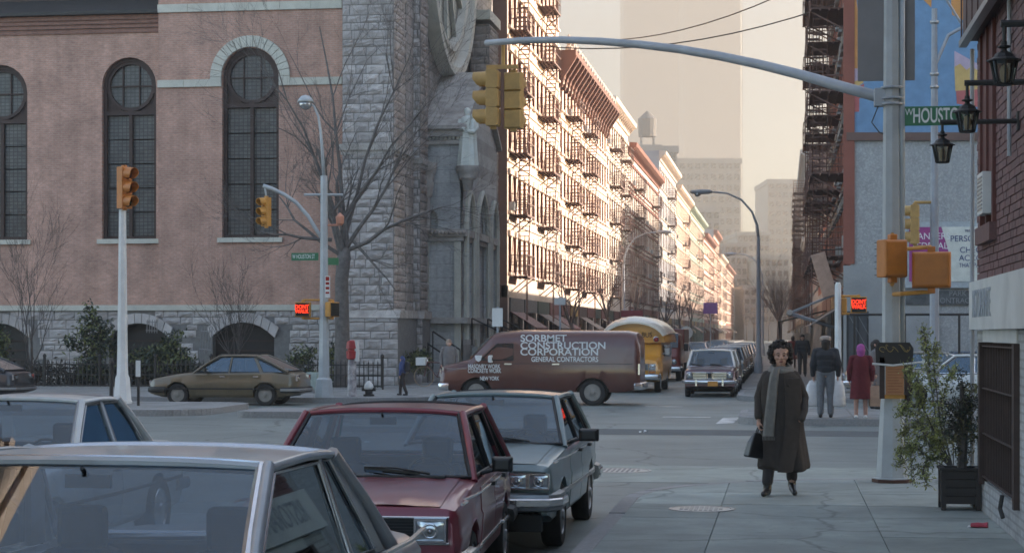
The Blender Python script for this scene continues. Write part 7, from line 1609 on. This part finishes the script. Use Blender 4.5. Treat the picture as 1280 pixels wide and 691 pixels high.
# ------------------------------------------------------------------ people (each faces -y in its own frame)
def blob(name, caps, m, parent, vox=.014, sm=6, extra=None):
    b = MB()
    for c in caps: capsule(b, *c)
    if extra: extra(b)
    o = b.build(name, m, parent, smooth=True)
    r = o.modifiers.new('remesh', 'REMESH'); r.mode = 'VOXEL'; r.voxel_size = vox; r.use_smooth_shade = True
    if sm: s = o.modifiers.new('smooth', 'SMOOTH'); s.iterations = sm; s.factor = .5
    return o
def cloth(n, c, v=.16): return mat(n, c, .9, var=v, scale=14, bump=.35, bscale=160)
K = dict(coat=cloth('dark_brown_wool', (.046, .037, .032)), scarf=cloth('grey_scarf', (.19, .18, .165)), trous=cloth('dark_trousers', (.035, .030, .030)), boot=mat('black_boots', (.015, .014, .014), .3), bag=mat('black_leather', (.010, .009, .010), .35), hair=mat('dark_hair', (.018, .012, .010), .7, var=.5, scale=25, bump=.6, bscale=70),
    jean=cloth('grey_trousers', (.145, .155, .17)), jack=cloth('dark_jacket', (.028, .030, .036)), capm=cloth('beige_cap', (.32, .26, .22)), red=cloth('dark_red_coat', (.105, .012, .018)), purple=cloth('magenta_headscarf', (.30, .07, .25)), paper=mat('paper_bag', (.36, .24, .17), .8), plast=mat('white_plastic_bag', (.62, .62, .62), .5, var=.1), blue=cloth('blue_anorak', (.055, .075, .18)), fawn=cloth('fawn_hair', (.30, .22, .17)), greyc=cloth('grey_clothes', (.16, .15, .15)), pinkl=mat('pink_tights', (.42, .25, .20), .8))
def limb(*pts):
    return [((*pts[i][:3],), (*pts[i + 1][:3],), pts[i][3], pts[i + 1][3]) for i in range(len(pts) - 1)]
def hand(x, y, z, s, curl=.6):
    """palm and five bent fingers hanging down; s = +1 thumb towards +x"""
    c = [((x, y, z), (x, y, z - .055), .020, .026)]
    for k, (dy, L) in enumerate(((-.027, .030), (-.009, .035), (.009, .033), (.026, .026))):
        a = Vector((x, y + dy, z - .075)); b_ = a + Vector((s * .006 * curl, 0, -L * .8)); e = b_ + Vector((s * L * curl, 0, -L * .45)); f = e + Vector((s * L * .6 * curl, 0, L * .2 * curl))
        c += [(a, b_, .0095, .009), (b_, e, .009, .0085), (e, f, .0085, .007)]
    th = Vector((x + s * .008, y - .024, z - .03)); c += [(th, th + Vector((s * .022, -.014, -.028)), .0105, .0095), (th + Vector((s * .022, -.014, -.028)), th + Vector((s * .036, -.008, -.052)), .0095, .0075)]
    return c
def head_caps(z, s=1.0):
    return [((0, .012, z + .03 * s), (0, .0, z + .045 * s), .093 * s, .093 * s), ((0, -.028 * s, z - .05 * s), (0, -.022 * s, z + .02 * s), .060 * s, .076 * s), ((0, -.062 * s, z - .088 * s), (0, -.06 * s, z - .080 * s), .026 * s, .030 * s),
            ((0, -.100 * s, z + .015 * s), (0, -.118 * s, z - .022 * s), .010 * s, .0145 * s), ((-.013 * s, -.102 * s, z - .026 * s), (.013 * s, -.102 * s, z - .026 * s), .010 * s, .010 * s),
            ((-.045 * s, -.080 * s, z + .026 * s), (-.016 * s, -.094 * s, z + .026 * s), .011 * s, .010 * s), ((.016 * s, -.094 * s, z + .026 * s), (.045 * s, -.080 * s, z + .026 * s), .010 * s, .011 * s),
            ((-.052 * s, -.058 * s, z - .015 * s), (-.04 * s, -.07 * s, z - .02 * s), .026 * s, .022 * s), ((.04 * s, -.07 * s, z - .02 * s), (.052 * s, -.058 * s, z - .015 * s), .022 * s, .026 * s),
            ((-.022 * s, -.088 * s, z - .052 * s), (.022 * s, -.088 * s, z - .052 * s), .010 * s, .010 * s), ((-.018 * s, -.086 * s, z - .064 * s), (.018 * s, -.086 * s, z - .064 * s), .010 * s, .010 * s),
            ((-.094 * s, .005, z - .015 * s), (-.096 * s, .012, z + .025 * s), .012 * s, .016 * s), ((.094 * s, .005, z - .015 * s), (.096 * s, .012, z + .025 * s), .012 * s, .016 * s),
            ((0, .02, z - .16 * s), (0, .012, z - .05 * s), .054 * s, .052 * s)]
def woman():
    x, y = G(976, 619, .15); t = thing('person', 'woman with curly dark hair walking in a long brown coat and grey scarf', 'person', (x, y, .152), YAW * .35)
    H = 1.54
    legs = limb((-.10, .02, .9, .085), (-.115, -.04, .5, .062), (-.150, -.08, .10, .042)) + limb((.10, 0, .9, .085), (.11, -.01, .5, .062), (.130, .14, .14, .042)) + [((-.150, -.09, .06), (-.185, -.22, .035), .036, .028), ((.130, .13, .09), (.148, -.02, .037), .036, .028)]
    tor = [((0, 0, .9), (0, 0, 1.1), .13, .12), ((0, 0, 1.1), (0, .01, 1.28), .11, .10), ((-.10, .01, 1.30), (.10, .01, 1.30), .05, .05)]
    arms = limb((-.150, .01, 1.295, .042), (-.240, .03, 1.08, .042), (-.245, -.05, .855, .030)) + limb((.150, .01, 1.295, .042), (.256, .06, 1.08, .042), (.235, -.09, .90, .032), (.20, -.12, .84, .03))
    blob('body', legs + tor + arms + head_caps(H) + hand(-.245, -.055, .84, 1, .8), M['skin'], t, .0065, 3)
    dark = mat('eye_dark', (.012, .009, .008), .2); lip = mat('lips', (.24, .075, .06), .5)
    for s in (-1, 1):
        b = MB(); b.ball((s * .031, -.093, H + .008), .0098, 10, 8, (1.15, .6, .62)); b.build('eye', dark, t, smooth=True)
        b = MB(); b.tube([(s * .014, -.101, H + .030), (s * .032, -.100, H + .037), (s * .052, -.082, H + .030)], [.004, .005, .003], 6); b.build('eyebrow', K['hair'], t)
    b = MB(); b.ball((0, -.094, H - .058), .022, 12, 6, (1.05, .45, .42)); b.build('lips', lip, t, smooth=True)
    b = MB()                                          # long coat with soft folds
    tab = [(.275, .262, .185, .012, 1.3), (.29, .270, .195, .012, 1.3), (.5, .25, .178, .01, 1.0), (.75, .232, .165, 0, .5), (.95, .228, .158, 0, .3), (1.1, .224, .152, 0, .18), (1.22, .222, .148, 0, .1), (1.30, .212, .135, 0, .05), (1.35, .180, .118, .002, 0), (1.385, .125, .1, .006, 0), (1.41, .09, .08, .01, 0), (1.43, .07, .07, .01, 0)]
    secs = []
    for z, rx, ry, cy, f in tab:
        secs.append([(rx * cos(a) * (1 + f * .055 * sin(7 * a + z * 2) + f * .03 * sin(13 * a) + f * .09 * max(0, cos(a))) + .012 * f, cy + ry * sin(a) * (1 + f * .075 * sin(7 * a + z * 2)), z + f * .018 * sin(2 * a + .6)) for a in [2 * pi * k / 48 for k in range(48)]])
    b.loft(secs); co = b.build('coat', K['coat'], t, smooth=True); co.modifiers.new('sub', 'SUBSURF').render_levels = 1
    sl = limb((-.150, .01, 1.315, .070), (-.200, .02, 1.20, .066), (-.240, .03, 1.08, .058), (-.245, -.04, .88, .052)) + limb((.150, .01, 1.315, .070), (.205, .03, 1.20, .066), (.256, .06, 1.08, .060), (.245, -.05, .94, .055), (.215, -.11, .86, .052))
    blob('sleeves', sl, K['coat'], co, .012, 4)
    b = MB(); b.tube([(.03, -.150, 1.34), (.035, -.163, 1.1), (.04, -.172, .8), (.05, -.185, .5), (.055, -.188, .30)], .007, 6)
    for z in (1.22, 1.04, .86, .68): b.ball((.075, -.158 - (1.25 - z) * .02, z), .013, 8, 6, (1, .5, 1))
    b.build('placket', K['coat'], co)
    b = MB(); secs = []                               # the overlapping front edge, swung open towards the hem
    for z, xe, yo in ((1.30, .035, -.150), (1.0, .04, -.176), (.8, .04, -.188), (.6, .02, -.212), (.45, -.01, -.232), (.275, -.05, -.262)):
        secs.append([(xe, yo, z), (xe + .09, yo + .012, z - .006), (xe + .17, yo + .055, z), (xe + .17, yo + .067, z), (xe + .09, yo + .028, z), (xe, yo + .014, z)])
    b.loft(secs); b.build('coat_front', K['coat'], co, auto=60)
    b = MB(); b.loft([[(.155 + .09 * u, -.150 + .05 * u - o, z) for u, z in ((0, .90), (1, .93), (1, .87), (0, .83))] for o in (0, .018)]); b.build('pocket_flap', K['coat'], co)
    b = MB()                                          # scarf: two wraps and a hanging end
    for zc_, R, r in ((1.385, .092, .036), (1.412, .080, .030)):
        b.tube([(R * cos(a) * 1.18, .012 + R * sin(a), zc_ + .018 * sin(a) + .008 * sin(3 * a)) for a in [2 * pi * k / 24 for k in range(25)]], [r * (1 + .12 * sin(5 * k)) for k in range(25)], 10)
    sc_ = []
    for z, xc, yc, w in ((1.41, -.055, -.112, .045), (1.34, -.075, -.150, .050), (1.2, -.095, -.172, .054), (1.0, -.115, -.186, .058), (.8, -.135, -.196, .062), (.665, -.145, -.200, .064)):
        sc_.append([(xc - w, yc + .012, z), (xc - w * .5, yc - .008, z), (xc, yc + .004, z), (xc + w * .5, yc - .008, z), (xc + w, yc + .012, z), (xc + w, yc + .024, z), (xc, yc + .016, z), (xc - w, yc + .024, z)])
    b.loft(sc_)
    for k in range(9): b.tube([(-.205 + k * .015, -.192, .667), (-.206 + k * .0155, -.194, .62)], .004, 4)
    b.build('scarf', K['scarf'], t, auto=60)
    tr = limb((-.11, .0, .60, .085), (-.118, -.04, .45, .078), (-.150, -.08, .16, .064)) + limb((.10, 0, .60, .085), (.114, .0, .46, .078), (.130, .14, .19, .064)); blob('trousers', tr, K['trous'], t, .012, 4)
    for pts in ([((-.150, -.08, .18), (-.150, -.085, .06), .055, .047), ((-.148, -.06, .04), (-.155, -.11, .05), .040, .045), ((-.155, -.11, .055), (-.200, -.25, .036), .046, .034)], [((.130, .15, .22), (.130, .14, .11), .055, .047), ((.130, .16, .085), (.133, .09, .075), .038, .044), ((.133, .09, .075), (.150, -.04, .033), .045, .032)]):
        o = blob('boot', pts, K['boot'], t, .009, 3)
    hr = MB(); rh = random.Random(5)                  # curls
    for k in range(520):
        q = Vector((rh.gauss(0, 1), rh.gauss(0, 1), rh.gauss(0, 1))).normalized(); p = Vector((q.x * .114, .030 + q.y * .102, H + .042 + q.z * .112))
        if p.z < H - .075: continue
        r_ = rh.uniform(.012, .024)
        if p.y < .02 and abs(p.x) < .070 + r_ and p.z < H + .098: continue
        hr.ball(tuple(p + q * rh.uniform(-.012, .024)), r_, 6, 4, (rh.uniform(.8, 1.3), 1, rh.uniform(.8, 1.3)))
    for k in range(34):
        a = -1.15 + 2.3 * rh.random(); hr.ball((.088 * sin(a), -.070 * cos(a) + .0, H + .098 + .022 * rh.random() - .02 * abs(sin(a))), rh.uniform(.012, .020), 6, 4)
    for k in range(70):
        s_ = rh.choice((-1, 1)); hr.ball((s_ * rh.uniform(.088, .120), rh.uniform(-.03, .06), H + rh.uniform(-.07, .09)), rh.uniform(.013, .024), 6, 4)
    hr.build('hair', K['hair'], t, smooth=True)
    bg_ = thing('handbag', 'black leather bag held low in the hand of the walking woman', 'bag', (0, 0, 0)); R = Matrix.Rotation(YAW * .35, 4, 'Z'); w = Vector((x, y, .152)) + R @ Vector((-.255, -.06, .41)); bg_.location = w; bg_.rotation_euler = (0, .16, YAW * .35 + .5)
    b = MB(); b.loft([[(sx * ww, sy * dd_, z) for sx, sy in ((-1, -1), (1, -1), (1, 1), (-1, 1))] for z, ww, dd_ in ((0, .150, .06), (.02, .155, .066), (.16, .135, .058), (.27, .095, .028), (.285, .09, .018))]); b.build('pouch', K['bag'], bg_, bevel=.015)
    b = MB()
    for sy in (-.018, .018): b.tube([(-.06, sy, .28), (-.045, sy, .335), (0, 0, .358), (.045, sy, .335), (.06, sy, .28)], .008, 6)
    b.build('handles', K['bag'], bg_); b = MB(); b.cbox((0, -.03, .275), (.05, .012, .02)); b.build('clasp', M['chrome'], bg_)
woman()
def walker(label, px, py, H, cols, rz=pi, kind='man', z=.15, cap_=False, d=None, parts=None, stride=.1):
    if d: x, y = at(px, d)
    else: x, y = G(px, py, z)
    t = thing('person', label, 'person', (x, y, z + .003), rz); k = H / 1.75; S = lambda c: [tuple(Vector(v) * k if i < 2 else v * k for i, v in enumerate(q)) for q in c]
    st = stride
    legs = limb((-.10, 0, .92, .08), (-.105, -st * .5, .50, .062), (-.11, -st * .6, .09, .042)) + limb((.10, 0, .92, .08), (.105, st * .3, .50, .062), (.11, st, .10, .042)) + [((-.11, -st * .6, .06), (-.12, -st * .6 - .14, .035), .037, .03), ((.11, st, .06), (.12, st - .14, .035), .037, .03)]
    tor = [((0, 0, .95), (0, 0, 1.15), .10, .11), ((0, 0, 1.15), (0, .01, 1.35), .11, .11), ((-.15, .01, 1.42), (.16, .01, 1.42), .07, .07)]
    arms = limb((-.18, .01, 1.36, .042), (-.26, .03, 1.14, .042), (-.26, -.04, .90, .034)) + limb((.18, .01, 1.36, .042), (.26, .03, 1.14, .042), (.26, -.04, .90, .034))
    hc = head_caps(1.60, 1.0); hands = hand(-.26, -.045, .885, 1, .7) + hand(.26, -.045, .885, -1, .7)
    blob('body', S(legs + tor + arms + hc + hands), M['skin'], t, .011, 3)
    c = cols
    if kind == 'man':
        blob('trousers', S(limb((-.10, 0, .95, .115), (-.105, -st * .5, .52, .088), (-.11, -st * .6, .12, .072)) + limb((.10, 0, .95, .115), (.105, st * .3, .52, .088), (.11, st, .12, .072)) + [((-.08, 0, .98), (.08, 0, .98), .12, .12)]), c['leg'], t, .015, 4)
        blob('jacket', S([((-.05, 0, 1.06), (.05, 0, 1.06), .15, .15), ((-.06, 0, 1.2), (.06, 0, 1.2), .155, .155), ((-.08, .01, 1.33), (.08, .01, 1.33), .155, .155), ((-.17, .01, 1.43), (.17, .01, 1.43), .085, .085), ((0, .02, 1.46), (0, .02, 1.53), .085, .07)] + limb((-.21, .01, 1.42, .088), (-.275, .03, 1.14, .075), (-.27, -.04, .93, .058)) + limb((.21, .01, 1.42, .088), (.275, .03, 1.14, .075), (.27, -.04, .93, .058))), c['top'], t, .015, 4)
    else:
        b = MB(); secs = []
        hem = c.get('hem', .42)
        for z_, rx, ry, f in ((hem, .25, .19, 1), (hem + .03, .25, .19, 1), (.7, .235, .18, .7), (.95, .22, .165, .4), (1.15, .215, .16, .2), (1.32, .23, .155, .1), (1.42, .20, .13, 0), (1.48, .12, .10, 0), (1.53, .07, .07, 0)):
            secs.append([(k * rx * cos(a) * (1 + f * .05 * sin(6 * a + z_)), k * ry * sin(a) * (1 + f * .06 * sin(6 * a + z_)), k * z_) for a in [2 * pi * j / 32 for j in range(32)]])
        b.loft(secs); b.build('coat', c['top'], t, smooth=True)
        blob('sleeves', S([((-.14, .01, 1.425), (.14, .01, 1.425), .078, .078), ((0, .01, 1.44), (0, .01, 1.49), .085, .07)] + limb((-.20, .01, 1.41, .085), (-.27, .03, 1.14, .072), (-.265, -.04, .92, .058)) + limb((.20, .01, 1.41, .085), (.27, .03, 1.14, .072), (.265, -.04, .92, .058))), c['top'], t, .014, 4)
        if c.get('leg'): blob('stockings', S(limb((-.105, -st * .4, .55, .07), (-.11, -st * .6, .10, .048)) + limb((.105, st * .3, .55, .07), (.11, st, .10, .048))), c['leg'], t, .012, 3)
    for s, yy in ((-1, -st * .6), (1, st)): blob('shoe', S([((s * .11, yy + .03, .045), (s * .118, yy - .13, .04), .05, .042)]), c.get('shoe', K['boot']), t, .012, 3)
    hz_ = 1.60
    if cap_:
        b = MB(); b.lathe([(.112 * k, -.02), (.122 * k, .0), (.118 * k, .045), (.08 * k, .075), (.01, .085)], 18, (0, -.005, (hz_ + .085) * k)); b.loft([[(xx * k, yy * k, (hz_ + .015 + zz_) * k) for xx, yy in ((-.08, -.09), (.08, -.09), (.05, -.175), (-.05, -.175))] for zz_ in (.058, .07)]); b.build('flat_cap', c['hat'], t, auto=50)
    if c.get('hair'):
        blob('hair', S([((0, .03, hz_ + .02), (0, .0, hz_ + .065), .108, .100), ((0, .05, hz_ - .07), (0, .05, hz_ + .02), .088, .10)] + ([((0, .06, hz_ - .2), (0, .05, hz_ - .02), .07, .09)] if c.get('long') else [])), c['hair'], t, .012, 3)
    if c.get('scarf'): blob('headscarf', S([((0, .02, hz_ + .02), (0, .0, hz_ + .06), .112, .104), ((0, .04, hz_ - .1), (0, .035, hz_ - .02), .085, .105), ((0, .0, hz_ - .11), (0, -.02, hz_ - .10), .075, .07)]), c['scarf'], t, .012, 3)
    if parts: parts(t, k)
    return t, k
def carry(t, k, s, m, label, w=.26, h=.42, z=.42, name='shopping_bag', sag=.03, y=-.04):
    R = Matrix.Rotation(t.rotation_euler.z, 4, 'Z'); p = Vector(t.location) + R @ Vector((s * .275 * k, y * k, (.80 * k - h)))
    g = thing(name, label, 'bag', p, t.rotation_euler.z + .3)
    b = MB(); secs = []
    for zz_, ww, dd_ in ((0, .8, .8), (.06, 1.0, 1.0), (.5, 1.02, .95), (.8, .85, .6), (1.0, .45, .15)): secs.append([(w / 2 * ww * cos(a) * (1 + .06 * sin(5 * a + zz_ * 4)), w * .3 * dd_ * sin(a) * (1 + .08 * sin(4 * a)), zz_ * h) for a in [2 * pi * j / 18 for j in range(18)]])
    b.loft(secs); b.build('sack', m, g, smooth=True)
    b = MB(); b.tube([(-.05, 0, h * .95), (0, 0, h + .03), (.05, 0, h * .95)], .008, 5); b.build('handles', m, g); return g
t, k = walker('man seen from behind in dark jacket, grey trousers and beige flat cap', 1032, 522, 1.72, dict(leg=K['jean'], top=K['jack'], hat=K['capm'], hair=K['hair']), pi, 'man', cap_=True, stride=.02)
carry(t, k, -1, K['plast'], 'white plastic bag in the right hand of the man in the flat cap', .30, .55); carry(t, k, 1, K['plast'], 'white plastic bag in the left hand of the man in the flat cap', .30, .55)
t, k = walker('woman seen from behind in a dark red coat and magenta headscarf', 1076, 523, 1.56, dict(leg=K['pinkl'], top=K['red'], scarf=K['purple'], shoe=M['white'], hem=.46), pi, 'woman', stride=.03)
def paper(t, k):
    R = Matrix.Rotation(t.rotation_euler.z, 4, 'Z'); p = Vector(t.location) + R @ Vector((-.33 * k, -.03, .26)); g = thing('paper_bag', 'brown paper carrier bag held by the woman in the dark red coat', 'bag', p, t.rotation_euler.z + .2)
    b = MB(); b.loft([[(sx * w_, sy * d_, z_) for sx, sy in ((-1, -1), (1, -1), (1, 1), (-1, 1))] for z_, w_, d_ in ((0, .12, .07), (.2, .125, .075), (.42, .12, .04))]); b.build('sack', K['paper'], g); b = MB(); b.tube([(-.05, 0, .41), (-.03, 0, .5), (.03, 0, .5), (.05, 0, .41)], .006, 5); b.build('handles', K['paper'], g)
paper(t, k)
walker('woman with long hair in grey half hidden behind the dark board on the pole', 1095, 508, 1.64, dict(top=K['greyc'], leg=K['trous'], hair=K['hair'], long=True, hem=.6), radians(75), 'woman', d=44.5)
t, k = walker('child in blue hooded anorak with rucksack walking along the church pavement', 503, 494, 1.13, dict(leg=K['trous'], top=K['blue'], scarf=K['blue']), radians(-95), 'man', stride=.22)
b = MB(); b.loft([[(sx * .13 * q, .10 + yy, .82 + sz * .14 * q) for sx, sz in ((-1, -1), (1, -1), (1, 1), (-1, 1))] for yy, q in ((0, .95), (.06, 1), (.12, .8))]); rk = b.build('rucksack', K['jack'], t, bevel=.02)
walker('fair-haired woman in a dark coat by the church steps, behind the van bonnet', 561, 470, 1.60, dict(top=K['greyc'], leg=K['trous'], hair=K['fawn'], hem=.5), radians(20), 'woman', d=59)

walker('distant person in dark clothes on the right pavement by the parked row', 1003, 460, 1.74, dict(leg=K['trous'], top=K['jack'], hair=K['hair']), 0, 'man', d=78, stride=.16)
walker('distant person in a red coat on the right pavement of the far street', 991, 450, 1.64, dict(top=K['red'], leg=K['trous'], hair=K['hair'], hem=.5), pi, 'woman', d=96)
# ------------------------------------------------------------------ the hazy air
hm = bpy.data.materials.new('haze_air'); hm.use_nodes = True
n, l = hm.node_tree.nodes, hm.node_tree.links; n.remove(n['Principled BSDF'])
pv = n.new('ShaderNodeVolumePrincipled'); pv.inputs['Color'].default_value = (.375, .352, .328, 1); pv.inputs['Density'].default_value = .0012; pv.inputs['Anisotropy'].default_value = 0
l.new(pv.outputs[0], n['Material Output'].inputs['Volume'])
b = MB(); b.box(-340, 340, -70, 2610, -1.4, 432); tag(b.build('haze', hm), kind='stuff')
